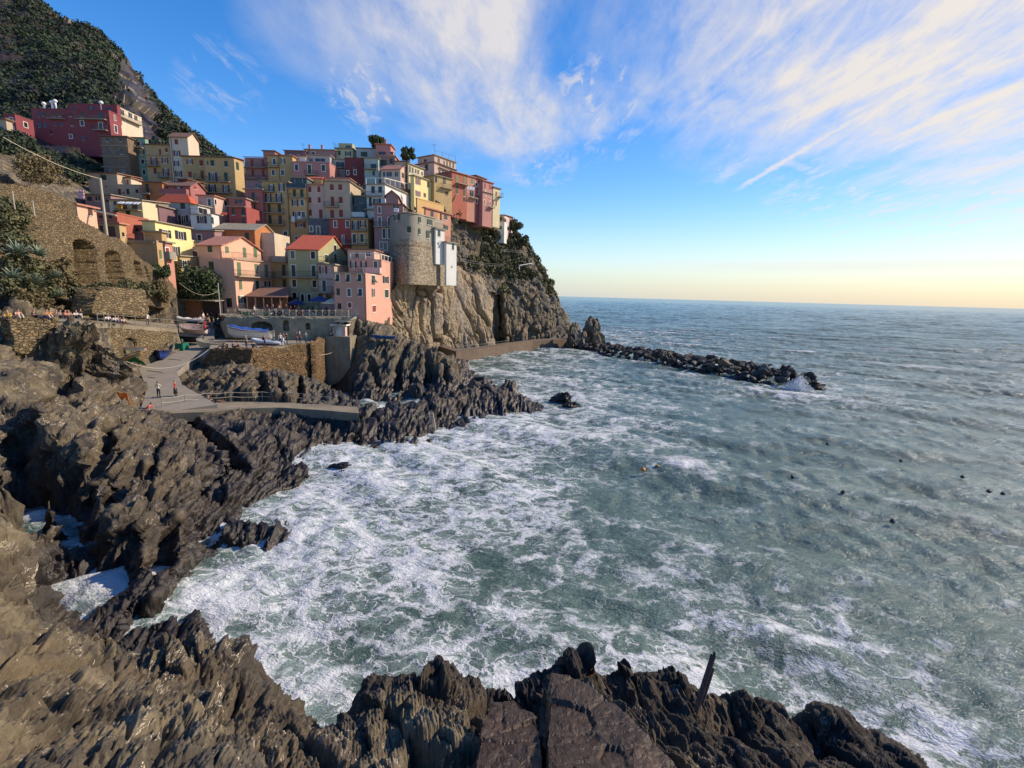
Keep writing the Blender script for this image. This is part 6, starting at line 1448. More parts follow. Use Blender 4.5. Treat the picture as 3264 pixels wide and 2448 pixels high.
# ---------------- boulders, stacks, plants ----------------
def rock_mesh(name, seed, sub=3, flat=(1, 1, 1), amp=.28, freq=1.1, mat=None):
    bm = bmesh.new(); bmesh.ops.create_icosphere(bm, subdivisions=sub, radius=1.0)
    me = bpy.data.meshes.new(name); bm.to_mesh(me); bm.free()
    n = len(me.vertices); co = np.empty(n * 3, np.float32); me.vertices.foreach_get('co', co); co = co.reshape(-1, 3).astype(float)
    # cut by planes: angular block
    r = np.random.default_rng(seed)
    for _ in range(9):
        d = r.normal(size=3); d /= np.linalg.norm(d); k = r.uniform(.55, .85)
        s = co @ d; co -= np.where(s > k, s - k, 0)[:, None] * d
    h, e = facets(co * freq * 1.6 + seed * 7.1, seed); h2, _ = facets(co * freq * 4 + seed * 3.3, seed + 1)
    nn = co / np.linalg.norm(co, axis=1, keepdims=True)
    co += nn * (amp * h + .09 * h2)[:, None]
    co *= np.array(flat)
    me.vertices.foreach_set('co', co.astype(np.float32).ravel()); me.materials.append(mat or M_boulder); me.update(); return me
bmeshes = [rock_mesh('boulder', 100 + i, 3, (1, rng.uniform(.7, 1), rng.uniform(.55, .85))) for i in range(9)]
# breakwater: crest line and foot lines from the photograph
cl = [D(1282, 742, z=1.6), D(1345, 752, z=1.8), D(1430, 762, z=2.0), D(1510, 773, z=2.1), D(1590, 785, z=2.1), D(1660, 800, z=2.0), D(1710, 815, z=1.4)]
cl = np.array(cl); seg = np.r_[0, np.cumsum(np.linalg.norm(np.diff(cl[:, :2], axis=0), axis=1))]
rb = np.random.default_rng(3)
nb = 0
placed = []
for i in range(2600):
    u = rb.uniform(0, 1) * seg[-1]; c = np.array([np.interp(u, seg, cl[:, k]) for k in (0, 1)])
    j = min(np.searchsorted(seg, u), len(cl) - 1); d = cl[j, :2] - cl[max(j - 1, 0), :2]; d /= np.linalg.norm(d) + 1e-9; nrm = np.array([-d[1], d[0]])
    f = u / seg[-1]; half = 3.6 + 1.6 * math.sin(f * pi) + .6 * f
    w = rb.uniform(-1, 1) * half; top = (1.9 + .5 * f) * (1 - abs(w / half) ** 1.6)
    r = rb.uniform(.75, 1.45) * (1.0 + .18 * f)
    z = top - .15 * r + rb.uniform(-.2, .45)
    p = np.array([*(c + nrm * w), z])
    if any(np.linalg.norm((p - q[:3]) * (1, 1, 1.0)) < (r + q[3]) * .66 for q in placed): continue
    placed.append(np.array([*p, r])); nb += 1
    if nb >= 255: break
BL = {0: 'dark grey boulder piled in the long breakwater', 1: 'pale grey boulder lying on top of the dark breakwater'}
M_pale = rock_material('pale_boulder_rock', tint=(1.25, 1.2, 1.15), wet=.2, warm=.3, veins=.3, base_v=1.5)
pale_meshes = [m_.copy() for m_ in bmeshes[:3]]
for m_ in pale_meshes: m_.materials.clear(); m_.materials.append(M_pale)
SKIP = set([4, 7, 8, 17, 26, 27, 31, 35, 40, 50, 53, 54, 62, 65, 70, 72, 74, 75, 76, 79, 83, 85, 87, 92, 93, 99, 101, 106, 108, 109, 114, 118, 128, 134, 136, 138, 141, 146, 148, 152, 153, 158, 162, 163, 164, 167, 174, 177, 182, 193])      # buried in the pile, seen from nowhere
for k, q in enumerate(placed):
    pale = rb.uniform() < .07 and q[2] > 1.5
    if k in SKIP: continue
    o = bpy.data.objects.new('boulder', (pale_meshes if pale else bmeshes)[int(rb.integers(3 if pale else 9))]); COL.objects.link(o)
    o.location = q[:3]; o.rotation_euler = (rb.uniform(-.5, .5), rb.uniform(-.5, .5), rb.uniform(0, 6.3)); o.scale = (q[3] * rb.uniform(.9, 1.25), q[3] * rb.uniform(.8, 1.05), q[3] * rb.uniform(.7, .95))
    tag(o, BL[1 if pale else 0], 'boulder', 'pale boulders on the breakwater' if pale else 'dark boulders of the breakwater')
def single_rock(nm, label, cat, pos, sc, seed, rz=0, mat=None, sub=5, group=None, freq=1.1, rot=None):
    o = bpy.data.objects.new(nm, rock_mesh(nm, seed, sub, (1, 1, 1), .34, freq, mat or M_boulder)); COL.objects.link(o)
    o.location = pos; o.scale = sc; o.rotation_euler = rot or (0, 0, rz); tag(o, label, cat, group); return o
single_rock('boulder', 'large dark slab at the far tip of the breakwater', 'boulder', D(1738, 826, z=.6), (2.9, 2.0, 1.9), 31, .4)
single_rock('boulder', 'low pointed rock just beyond the tip of the breakwater', 'boulder', D(1764, 836, z=.1), (2.0, 1.0, .8), 32, .2)
single_rock('sea_stack', 'blunt dark sea stack between the headland and the breakwater', 'sea stack', D(1241, 742, z=1.4), (3.1, 3.2, 5.2), 33, 0, M_head)
single_rock('sea_stack', 'taller pale-topped sea stack where the breakwater begins', 'sea stack', D(1281, 736, z=1.6), (3.2, 3.2, 6.6), 34, 1, M_head)
single_rock('sea_rock', 'dark rock standing alone in the foam beyond the low ridge', 'rock', D(1212, 866, z=.2), (1.5, 1.2, 1.5), 35)
0 and single_rock('sea_rock', 'small left shoulder rock beside the lone dark rock', 'rock', D(1197, 862, z=.1), (.9, .8, .8), 36)
single_rock('sea_rock', 'low wet rock just right of the lone dark rock', 'rock', D(1232, 878, z=0), (1.2, .8, .55), 37)
single_rock('sea_rock', 'flat wet rock awash in the white foam', 'rock', D(738, 1010, z=.05), (1.05, .6, .45), 38)
# crags beside the footpath, and big plain slabs in the foreground
single_rock('crag', 'jagged crag rising between the two stone walls of the footpath', 'crag', D(158, 748, d=46.6), (1.8, 1.3, 3.0), 41, .3, M_rock, 6, None, 1.5, (.1, .45, .2))
single_rock('crag', 'rounded crag right of the jagged one, in front of the footpath', 'crag', D(212, 785, d=49.5), (2.5, 1.4, 1.8), 42, 1.2, M_rock, 6, None, 1.5, (.1, .5, .1))
def rock_slab(name, label, outline, thick, mat, seed=0, sub=5, cat='rock'):
    pts = [D(x, y, d=d) for x, y, d in outline]; c = np.mean(pts, 0); n = np.cross(pts[1] - pts[0], pts[3] - pts[0]); n /= np.linalg.norm(n)
    if n @ (CAM - c) < 0: n = -n
    bm = bmesh.new(); f0 = [bm.verts.new(p) for p in pts]; f1 = [bm.verts.new(p - n * thick + (p - c) * .25) for p in pts]; k = len(pts)
    bm.faces.new(f0); bm.faces.new(f1[::-1])
    for i in range(k): bm.faces.new((f0[i], f1[i], f1[(i + 1) % k], f0[(i + 1) % k]))
    bmesh.ops.triangulate(bm, faces=bm.faces[:]); bmesh.ops.recalc_face_normals(bm, faces=bm.faces)
    for _ in range(sub): bmesh.ops.subdivide_edges(bm, edges=[e for e in bm.edges if e.calc_length() > .05], cuts=1, use_grid_fill=True)
    me = bpy.data.meshes.new(name); bm.to_mesh(me); bm.free(); m_ = len(me.vertices); co = np.empty(m_ * 3, np.float32); me.vertices.foreach_get('co', co); co = co.reshape(-1, 3).astype(float)
    h, e = facets(co * np.array([1.3, 1.3, .8]) + seed, 60 + seed, .5); h2, _ = facets(co * 5 + seed, 61 + seed); nn = np.empty(m_ * 3, np.float32); me.vertices.foreach_get('normal', nn); nn = nn.reshape(-1, 3)
    co += nn * (.06 * h - .03 * np.exp(-e * 12) + .018 * h2 + .05 * fbm(co * 2.2, 4, .6, seed))[:, None]
    me.vertices.foreach_set('co', co.astype(np.float32).ravel()); me.materials.append(mat); me.update(); o = bpy.data.objects.new(name, me); COL.objects.link(o); tag(o, label, cat); return o
rock_slab('slab_rock', 'big smooth brown slab in the foreground with a sunlit right edge', [(1192, 1456, 9.9), (1262, 1468, 9.6), (1330, 1524, 8.8), (1390, 1584, 8.0), (1500, 1700, 7.0), (1340, 1740, 6.2), (1180, 1740, 6.2), (1182, 1600, 7.8)], .9, M_slab, 1)
rock_slab('slab_rock', 'second brown slab with white veins left of the big smooth one', [(1062, 1512, 9.3), (1110, 1508, 9.4), (1160, 1545, 8.8), (1172, 1640, 7.6), (1165, 1740, 6.6), (1020, 1740, 6.6), (1035, 1600, 8.0)], .7, M_slab, 5)
# driftwood beam wedged in the spires
M_wood = simple('weathered_beam', (62, 50, 44), .9, noise=.3, nscale=9, bump=.5)
a, b = P(1508 * DS, 1520 * DS, 11.6), P(1541 * DS, 1416 * DS, 12.2)
mb = MB(); mb.bar(a - (b - a) * .15, b, .12, .09); mb.bar(a + (b - a) * .0 + [.08, -.03, 0], a + (b - a) * .74 + [.08, -.03, 0], .06, .07); mb.box(tuple(b + np.array([.02, 0, .04])), (.04, .05, .12))
o = mb.build('driftwood_beam', M_wood); tag(o, 'dark broken timber beam wedged upright between the near rock spires', 'beam')

# buoys
def buoy(x, y, kind, label):
    p = D(x, y, z=.30); mb = MB()
    if kind == 'o':
        mb.lathe([(.02, -.2), (.3, -.12), (.42, .08), (.36, .3), (.12, .42), (.05, .5)], n=12); mt = simple('orange_buoy', (206, 130, 30), .5)
    elif kind == 'y':
        mb.lathe([(.02, -.2), (.42, -.05), (.5, .06), (.3, .2), (.05, .26)], n=12); mt = simple('yellowish_buoy', (150, 128, 70), .6)
    else:
        mb.lathe([(.05, -.3), (.34, -.15), (.42, .1), (.30, .34), (.12, .5), (.06, .62)], n=10); mt = simple('dark_buoy', (44, 46, 50), .6)
    o = mb.build('buoy', mt, smooth=True); o.location = p; s = .42 if kind == 'o' else .30; o.scale = (s * 1.3,) * 3; o.rotation_euler = (rb.uniform(-.3, .3), rb.uniform(-.3, .3), 0)
    tag(o, label, 'buoy', 'mooring buoys' if kind != 'o' else None)
buoy(1389, 1016, 'o', 'bright orange buoy floating in the green water')
buoy(1420, 1006, 'y', 'yellowish buoy just right of the bright orange one')
for x, y, l in [(1787, 960, 'dark buoy nearest the breakwater, farthest left of the upper ones'), (1946, 996, 'tiny dark buoy alone between the two upper buoys'), (1712, 1031, 'dark buoy nearest the orange buoys'), (1820, 1064, 'pointed dark buoy in the middle of the bay'),
                (1927, 1127, 'dark buoy nearest the bottom of the picture'), (2079, 1031, 'pointed dark buoy upper right of the bay'), (2136, 1062, 'small dark buoy left one of the pair near the right edge'), (2166, 1067, 'small dark buoy right one of the pair near the right edge')]:
    buoy(x, y, 'd', l)

# ---- foliage
def leaf_material(name, c0, c1, rough=.8):
    mt, nt, bs = material(name)
    at = nt.new('ShaderNodeAttribute'); at.attribute_name = 'tint'
    nt.link(nt.mix(at.outputs['Fac'], c0, c1), bs.inputs['Base Color']); bs.inputs['Roughness'].default_value = rough
    return mt
L_wood = leaf_material('woodland_leaves', (.007, .016, .010, 1), (.042, .064, .026, 1))
L_scrub = leaf_material('scrub_leaves', (.030, .036, .018, 1), (.15, .145, .06, 1))
L_dry = leaf_material('dry_scrub_leaves', (.06, .045, .02, 1), (.20, .16, .07, 1))
L_tree = leaf_material('tree_leaves', (.015, .030, .010, 1), (.07, .10, .03, 1))
L_agave = leaf_material('agave_leaves', (.06, .09, .06, 1), (.22, .27, .18, 1), .5)
def foliage(name, centres, radii, n_each, size, mat, seed=1, squash=.8, parent=None, tintv=None):
    r = np.random.default_rng(seed); C = np.repeat(np.asarray(centres), n_each, 0); Rr = np.repeat(np.asarray(radii), n_each)
    d = r.normal(size=(len(C), 3)); d /= np.linalg.norm(d, axis=1, keepdims=True)
    lump = 1 + .35 * vnoise(d * 2.3 + C * .7, 3)
    rad = Rr * lump * r.uniform(.55, 1.05, len(C)) ** .5
    p = C + d * rad[:, None] * np.array([1, 1, squash])
    a = r.normal(size=p.shape); a /= np.linalg.norm(a, axis=1, keepdims=True); b = np.cross(a, d + .3 * r.normal(size=p.shape)); b /= np.linalg.norm(b, axis=1, keepdims=True) + 1e-9
    s = size * r.uniform(.6, 1.4, len(C))[:, None]
    V = np.stack([p - a * s - b * s * .5, p + a * s - b * s * .6, p + a * s * .7 + b * s * .7, p - a * s * .6 + b * s * .6], 1).reshape(-1, 3)
    f = np.arange(len(V)).reshape(-1, 4)
    t0 = np.repeat(r.uniform(0, 1, len(centres)) if tintv is None else tintv, n_each)
    tint = np.repeat(np.clip(t0 * .65 + r.uniform(0, .5, len(C)) - .1 + .15 * vnoise(C * .05, 9), 0, 1), 4)
    return mesh_np(name, V, f, mat, parent, attrs={'tint': tint})
# wooded hill
r = np.random.default_rng(21)
H2, W2 = HLG.shape[:2]
js = r.integers(6, H2 - 4, 9000); is_ = r.integers(2, W2 - 2, 9000)
pts = HLG[js, is_]
pr = np.array([proj(p)[:2] for p in pts])
def bare(x, y):        # the strip of open rock
    cx = np.interp(y, [180, 240, 300, 350, 400, 440], [392, 405, 425, 440, 440, 470]); w = np.interp(y, [180, 240, 300, 350, 400, 440], [26, 40, 48, 66, 60, 46])
    return (np.abs(x - cx - 6 * np.sin(y * .13)) < w) & (y > 175) & (y < 450)
ok = ~bare(pr[:, 0], pr[:, 1]) | (r.uniform(size=len(pts)) < .015)
ok &= (pr[:, 0] > -120) & (pr[:, 1] > -160) & (pr[:, 0] < 760)
for b in BLOCKS:       # not inside the houses
    ctr = (b.Lf + b.C) / 2 + b.bk * b.dep / 2; ok &= np.linalg.norm(pts[:, :2] - ctr[:2], axis=1) > (b.w + b.dep) / 2 * .75 + 1
pts = pts[ok]; dist = np.linalg.norm(pts - CAM, axis=1)
rad = r.uniform(1.2, 3.0, len(pts)) * np.clip(dist / 220, .55, 1.1)
tv = np.clip(.5 + .55 * vnoise(pts * .05, 31) + .3 * r.normal(size=len(pts)), 0, 1)
wood = foliage('woodland', pts - np.array([0, 0, 1.2]), rad, 42, .52, L_wood, 4, .85, tintv=tv); tag(wood, 'dark green maquis and woodland covering the steep hill', kind='stuff')
# dark slope below the long crimson building
_m = (Zg.ravel() > 8) & (RR.ravel() > 60)
_c = np.flatnonzero(_m); _c = r.choice(_c, 60000, replace=False); _q = pts3[_c]; _px = (1632 + FPX * (_q @ R_ - CAM @ R_) / ((_q - CAM) @ F_)) / DS; _py = (1224 - FPX * ((_q - CAM) @ U_) / ((_q - CAM) @ F_)) / DS
_ok = inpoly(_px, _py, [(-30, 290), (40, 300), (150, 300), (215, 320), (222, 392), (160, 395), (110, 350), (40, 335), (-30, 325)]); _q = _q[_ok][:1500]
if len(_q):
    sl_ = foliage('slope_woodland', _q + np.array([0, 0, .5]), r.uniform(.6, 1.5, len(_q)), 40, .26, L_wood, 14, .85); tag(sl_, 'dark scrub and creepers on the slope below the crimson buildings', kind='stuff')
# headland scrub: on the less steep parts and along the top
H3, W3 = HG.shape[:2]
js = r.integers(4, H3 - 4, 6500); is_ = r.integers(4, W3 - 4, 6500); pts = HG[js, is_]
pr = np.array([proj(p)[:2] for p in pts]) / DS
n_ = vnoise(pts * .12, 5) + .5 * vnoise(pts * .35, 6)
greenness = np.interp(pr[:, 0], [930, 985, 1030, 1080, 1140, 1200], [-.35, -.15, .15, .55, .6, .5])
greenness = greenness + np.where((pr[:, 0] > 955) & (pr[:, 0] < 1000) & (pr[:, 1] < 470), .8, 0)
ok = (n_ + greenness > .72)
pts = pts[ok]; rad = r.uniform(.5, 1.5, len(pts))
scr = foliage('cliff_scrub', pts + np.array([0, 0, .2]), rad, 26, .30, L_scrub, 5, .8); tag(scr, 'green scrub and creepers clinging to the headland', kind='stuff')
# slope in front of the arched wall, and at its foot
ptsl, radl, tl = [], [], []
def scatter(poly, n, depth_f, rr_):
    xs0 = [p[0] for p in poly]; ys0 = [p[1] for p in poly]
    k = 0
    while k < n:
        x = r.uniform(min(xs0), max(xs0)); y = r.uniform(min(ys0), max(ys0))
        if inpoly(np.array([x]), np.array([y]), poly)[0]:
            ptsl.append(D(x, y, d=depth_f(x))); radl.append(r.uniform(*rr_)); k += 1
_wa, _wb = P(60, 900, 52), P(530, 930, 77); _wt = _wb - _wa; _wn = np.array([-_wt[1], _wt[0], 0]); 
def wd(x): v = ray(x * DS, 910); return float(((_wa - CAM) @ _wn) / (v @ _wn)) - 1.3
scatter([(0, 470), (60, 480), (75, 560), (120, 600), (150, 650), (60, 640), (0, 630)], 62, wd, (.45, 1.0))
scatter([(165, 620), (215, 618), (270, 610), (320, 615), (345, 640), (250, 636), (170, 650)], 90, wd, (.35, .8))
scatter([(0, 430), (40, 430), (60, 480), (0, 480)], 30, wd, (.4, .8))
n1_ = len(ptsl)
lo = foliage('slope_scrub', ptsl, radl, 90, .13, L_scrub, 6, .8); tag(lo, 'green scrub growing on the slope below the arches', kind='stuff')
ptsl, radl = [], []
scatter([(100, 560), (150, 560), (160, 620), (120, 620)], 26, wd, (.3, .6)); scatter([(20, 620), (110, 640), (100, 670), (40, 660)], 30, lambda x: wd(x) - 1.0, (.3, .6)); scatter([(340, 600), (360, 630), (360, 655), (345, 640)], 30, lambda x: wd(x) - .8, (.3, .7)); scatter([(20, 330), (110, 345), (160, 400), (60, 390)], 60, lambda x: 63 + x * .1, (.5, 1.1))
lo2 = foliage('dry_scrub', ptsl, radl, 80, .12, L_dry, 7, .8); tag(lo2, 'rusty dry shrubs among the stones of the left slope', kind='stuff')
# agaves
def agave_mesh(seed, n=26):
    r_ = np.random.default_rng(seed); V, Fc, T = [], [], []
    for i in range(n):
        a = i * 2.4 + r_.uniform(-.2, .2); el = radians(np.interp(i, [0, n], [12, 75]) + r_.uniform(-6, 6)); Ln = r_.uniform(.8, 1.15)
        d = np.array([cos(a), sin(a), 0]); s = np.array([-sin(a), cos(a), 0]); k = len(V)
        for j in range(6):
            t = j / 5; w = .085 * (1 - t) ** .7 * (1 + .6 * t); p = d * (Ln * t * cos(el) + .05) + np.array([0, 0, Ln * (t * sin(el) - .25 * t * t * cos(el))])
            V += [p - s * w + [0, 0, w * .5], p + [0, 0, -w * .3], p + s * w + [0, 0, w * .5]]; T += [t] * 3
        for j in range(5):
            b = k + j * 3; Fc += [(b, b + 1, b + 4, b + 3), (b + 1, b + 2, b + 5, b + 4)]
    return np.array(V), np.array(Fc), np.array(T)
for i, (x, y, s, l) in enumerate([(40, 548, 2.0, 'large pale agave uppermost on the left slope'), (82, 552, 1.7, 'spiky agave with bright upright blades beside the large pale one'), (75, 612, 1.8, 'dark green agave low on the left slope'), (120, 600, 1.4, 'blue-green agave in the middle of the scrub'),
                                  (130, 640, 1.3, 'small agave just above the sitting people'), (176, 636, 1.2, 'agave at the foot of the first arch'), (30, 600, 1.5, 'agave at the left edge below the large pale one'), (160, 655, 1.1, 'little agave leaning over the footpath')]):
    V, Fc, T = agave_mesh(i)
    o = mesh_np('agave', V, Fc, L_agave, attrs={'tint': T}); o.location = D(x, y, d=wd(x) - 1.9); o.scale = (s * .8,) * 3; o.rotation_euler = (.25, .2, i); tag(o, l, 'agave', 'agaves on the left slope')
# trees
M_bark = simple('bark', (72, 58, 46), .95, noise=.3)
def tree(x, y, d, h, rad, label, nl=9, n_each=420, size=.16, mat=None, name='tree', squash=.9, seed=0, group=None, hidden_trunk=1.0):
    """x, y: middle of the crown in the photograph"""
    c = D(x, y, d=d); root = empty(name, (float(c[0]), float(c[1]), float(c[2] - h))); r_ = np.random.default_rng(seed + 50)
    mb = MB(); mb.tube([(0, 0, -1), (.1, 0, h * .4), (.05, .1, h)], [.2, .15, .07], 7)
    cs, rs = [], []
    for i in range(nl):
        a = r_.uniform(0, 6.28); q = np.array([cos(a) * rad * r_.uniform(.2, .75), sin(a) * rad * r_.uniform(.2, .75), h + r_.uniform(-.45, .55) * rad * squash])
        mb.tube([(.05, 0, h * .5), tuple(q * [.5, .5, .8]), tuple(q)], [.08, .05, .02], 5); cs.append(q); rs.append(rad * r_.uniform(.32, .55))
    mb.build('trunk', M_bark, root); foliage('crown', cs, rs, n_each, size, mat or L_tree, seed + 3, squash, root)
    tag(root, label, 'tree', group)
tree(432, 618, 83.8, 3.4, 3.8, 'broad dark green tree beside the left wall of the corner house', 16, 420, .17, seed=1)
tree(350, 583, 74, 2.4, 1.3, 'small round tree in front of the orange house with red shutters', 8, 300, .13, seed=2)
tree(812, 312, 146, 2.5, 2.3, 'bushy tree on the skyline left of the top pink house', 8, 260, .26, seed=3, group='trees on the skyline')
tree(884, 333, 146, 2.2, 2.3, 'round tree on the skyline right of the top pink house', 8, 260, .26, seed=4, group='trees on the skyline')
for i, (x, y, l) in enumerate([(1112, 488, 'feathery tree at the seaward edge of the headland, topmost'), (1108, 513, 'dark tree just below the lone pale pink house'), (1128, 520, 'leaning tree on the outer edge of the headland'), (1143, 590, 'low tree beside the white handrail')]):
    tree(x, y, 158, 2.0, 2.4, l, 9, 260, .22, L_scrub, 'tree', .9, 10 + i, 'trees on the headland')
# ---------------- people ----------------
def skin_person(pose):
    """one continuous body grown from a jointed skeleton; 5 material zones by nearest bone"""
    J = {}
    def j(n, x, y, z, r, r2=None): J[n] = ((x, y, z), r, r2 or r)
    S = pose
    hip = .92
    if S in ('stand', 'walk', 'skirt', 'look'):
        st = .10 if S != 'walk' else .24
        j('pel', 0, 0, hip, .145, .11); j('wai', 0, 0, 1.08, .125, .10); j('che', 0, .01, 1.30, .155, .115); j('nec', 0, .02, 1.47, .055); j('hd1', 0, .01, 1.56, .075, .085); j('hd2', 0, 0, 1.66, .085, .10); j('hd3', 0, .01, 1.73, .06, .075)
        for s, k in ((-1, 'l'), (1, 'r')):
            f = s * st if S == 'walk' else s * .03
            j('hp' + k, s * .09, 0, .86, .095); j('kn' + k, s * .10, -f * .6, .48, .062); j('an' + k, s * .11, -f * .1 + .02, .09, .042); j('to' + k, s * .12, -f * .1 - .14, .035, .035)
            j('sh' + k, s * .18, .01, 1.39, .06); 
            if S == 'look':
                j('el' + k, s * .26, -.06, 1.16, .045); j('wr' + k, s * .10, -.28, 1.24, .032); j('ha' + k, s * .07, -.33, 1.28, .034)
            else:
                j('el' + k, s * .25, .03, 1.12, .045); j('wr' + k, s * .25, -.07 - f * .3, .88, .032); j('ha' + k, s * .25, -.10 - f * .3, .79, .034)
    elif S == 'sit':      # on the ground, knees drawn up
        j('pel', 0, .05, .14, .15, .12); j('wai', 0, .08, .30, .13, .105); j('che', 0, .04, .54, .155, .12); j('nec', 0, -.02, .71, .055); j('hd1', 0, -.05, .79, .075, .085); j('hd2', 0, -.07, .89, .085, .10); j('hd3', 0, -.05, .96, .06, .075)
        for s, k in ((-1, 'l'), (1, 'r')):
            j('hp' + k, s * .10, 0, .14, .095); j('kn' + k, s * .14, -.38, .44, .065); j('an' + k, s * .13, -.58, .08, .042); j('to' + k, s * .14, -.72, .04, .035)
            j('sh' + k, s * .18, .03, .63, .06); j('el' + k, s * .26, -.12, .42, .045); j('wr' + k, s * .14, -.34, .45, .032); j('ha' + k, s * .08, -.40, .46, .034)
    elif S == 'recline':
        j('pel', 0, 0, .13, .15, .12); j('wai', 0, .15, .24, .13, .105); j('che', 0, .34, .40, .155, .12); j('nec', 0, .46, .53, .055); j('hd1', 0, .49, .61, .075, .085); j('hd2', 0, .50, .71, .085, .10); j('hd3', 0, .51, .78, .06, .075)
        for s, k in ((-1, 'l'), (1, 'r')):
            j('hp' + k, s * .10, -.05, .12, .095); j('kn' + k, s * .14, -.48, .16 + .12 * (s > 0), .065); j('an' + k, s * .13, -.90, .06, .042); j('to' + k, s * .14, -.95, .14, .035)
            j('sh' + k, s * .18, .40, .46, .06); j('el' + k, s * .30, .52, .22, .045); j('wr' + k, s * .30, .56, .05, .032); j('ha' + k, s * .30, .48, .035, .034)
    else:                 # lie
        j('pel', 0, 0, .12, .15, .11); j('wai', 0, .17, .12, .13, .10); j('che', 0, .38, .13, .155, .11); j('nec', 0, .55, .12, .055); j('hd1', 0, .63, .13, .075, .085); j('hd2', 0, .72, .13, .085, .10); j('hd3', 0, .80, .13, .06, .075)
        for s, k in ((-1, 'l'), (1, 'r')):
            j('hp' + k, s * .10, -.06, .11, .095); j('kn' + k, s * .12, -.46, .40 if s > 0 else .12, .065); j('an' + k, s * .12, -.66 if s > 0 else -.86, .05, .042); j('to' + k, s * .12, -.80 if s > 0 else -.88, .06, .035)
            j('sh' + k, s * .18, .46, .12, .06); j('el' + k, s * .32, .55, .06, .045); j('wr' + k, s * .26, .74, .06, .032); j('ha' + k, s * .18, .80, .06, .034)
    E = [('pel', 'wai'), ('wai', 'che'), ('che', 'nec'), ('nec', 'hd1'), ('hd1', 'hd2'), ('hd2', 'hd3')]
    for k in 'lr': E += [('pel', 'hp' + k), ('hp' + k, 'kn' + k), ('kn' + k, 'an' + k), ('an' + k, 'to' + k), ('che', 'sh' + k), ('sh' + k, 'el' + k), ('el' + k, 'wr' + k), ('wr' + k, 'ha' + k)]
    names = list(J); me = bpy.data.meshes.new('person'); me.from_pydata([J[n][0] for n in names], [(names.index(a), names.index(b)) for a, b in E], [])
    o = bpy.data.objects.new('tmp', me); COL.objects.link(o)
    sk = o.modifiers.new('s', 'SKIN'); sk.use_smooth_shade = True; sk.branch_smoothing = .4
    for i, n in enumerate(names):
        v = me.skin_vertices[0].data[i]; v.radius = (J[n][1], J[n][2]); v.use_root = (n == 'pel')
    sb = o.modifiers.new('u', 'SUBSURF'); sb.levels = 2
    bpy.context.view_layer.update()
    ev = o.evaluated_get(bpy.context.evaluated_depsgraph_get()); m2 = bpy.data.meshes.new_from_object(ev)
    bpy.data.objects.remove(o)
    zone = {}
    for a, b in E:
        if 'hd' in b or 'nec' in b: z = 0
        elif b[:2] in ('kn', 'hp'): z = 3
        elif b[:2] == 'an': z = 3
        elif b[:2] == 'to': z = 4
        elif b[:2] in ('sh', 'el') or b in ('wai', 'che'): z = 2
        else: z = 0
        zone[(a, b)] = z
    A = np.array([J[a][0] for a, b in E]); B = np.array([J[b][0] for a, b in E]); Zn = np.array([zone[e] for e in E])
    h2 = np.array(J['hd2'][0])
    mi = []
    for p in m2.polygons:
        c = np.array(p.center); ab = B - A; t = np.clip(((c - A) * ab).sum(1) / (ab * ab).sum(1), 0, 1); d = np.linalg.norm(A + ab * t[:, None] - c, axis=1)
        k = Zn[int(np.argmin(d))]
        if k == 0 and np.linalg.norm(c - h2) < .16:
            up = (np.array(J['hd3'][0]) - np.array(J['hd1'][0])); up /= np.linalg.norm(up)
            if (c - h2) @ up > .03 or ((c - h2) @ np.array([0, 1, 0]) > .02 and (c - h2) @ up > -.07): k = 1
        mi.append(k)
    for _ in range(5): m2.materials.append(None)
    m2.polygons.foreach_set('material_index', mi); m2.update(); m2.name = 'person'
    return m2
PM = {k: skin_person(k) for k in ('stand', 'walk', 'look', 'sit', 'recline', 'lie')}
def cm(rgb, r_=.8): return simple('cloth_%d_%d_%d' % rgb, rgb, r_, noise=.08)
SK = simple('skin', (196, 148, 118), .6, noise=.05)
HAIRS = [cm((40, 30, 26)), cm((70, 48, 34)), cm((120, 92, 60)), cm((150, 145, 140))]
def person(pos, pose, rz, shirt, legs, label, hair=0, group=None, shoes=(40, 38, 36), s=1.0, extra=None):
    o = bpy.data.objects.new('person', PM[pose]); COL.objects.link(o); o.location = pos; o.rotation_euler = (0, 0, rz); o.scale = (s, s, s)
    for i, mt in enumerate([SK, HAIRS[hair] if isinstance(hair, int) else cm(hair), cm(shirt), cm(legs), cm(shoes)]):
        o.material_slots[i].link = 'OBJECT'; o.material_slots[i].material = mt
    tag(o, label, 'person', group)
    if extra == 'skirt':
        mb = MB(); mb.lathe([(.20, .32), (.19, .5), (.165, .75), (.14, .98)], n=14); mb.build('skirt', cm(legs), o, True)
    if extra == 'pack':
        mb = MB(); mb.box((0, .19, 1.22), (.28, .17, .42), taper=.8); mb.build('backpack', cm((46, 44, 52)), o)
    if extra == 'cap':
        z, y = (1.70, 0) if pose in ('stand', 'look', 'walk') else (.95, -.06); mb = MB(); mb.lathe([(.10, -.02), (.105, .03), (.07, .08), (.01, .09)], (0, y, z), 10); mb.box((0, y - .12, z), (.13, .12, .015)); mb.build('cap', cm(hair if isinstance(hair, tuple) else (60, 60, 64)), o)
    return o
def onflat(i, x, y):      # image point (D) on one of the level places
    co = FLATS[i][1]; v = ray(x * DS, y * DS); t = (co[0] * CAM[0] + co[1] * CAM[1] + co[2] - CAM[2]) / (v[2] - co[0] * v[0] - co[1] * v[1]); return CAM + v * t
Od = lambda x, y: ((500 + x * .2532) / DS, (930 + y * .2532) / DS)
Nd = lambda x, y: ((x * .25316) / DS, (940 + y * .25316) / DS)
person(onflat(0, 343.5, 858.5), 'look', pi * 1.1, (205, 200, 180), (30, 30, 38), 'person in a pale shirt and black trousers standing on the slipway', 0)
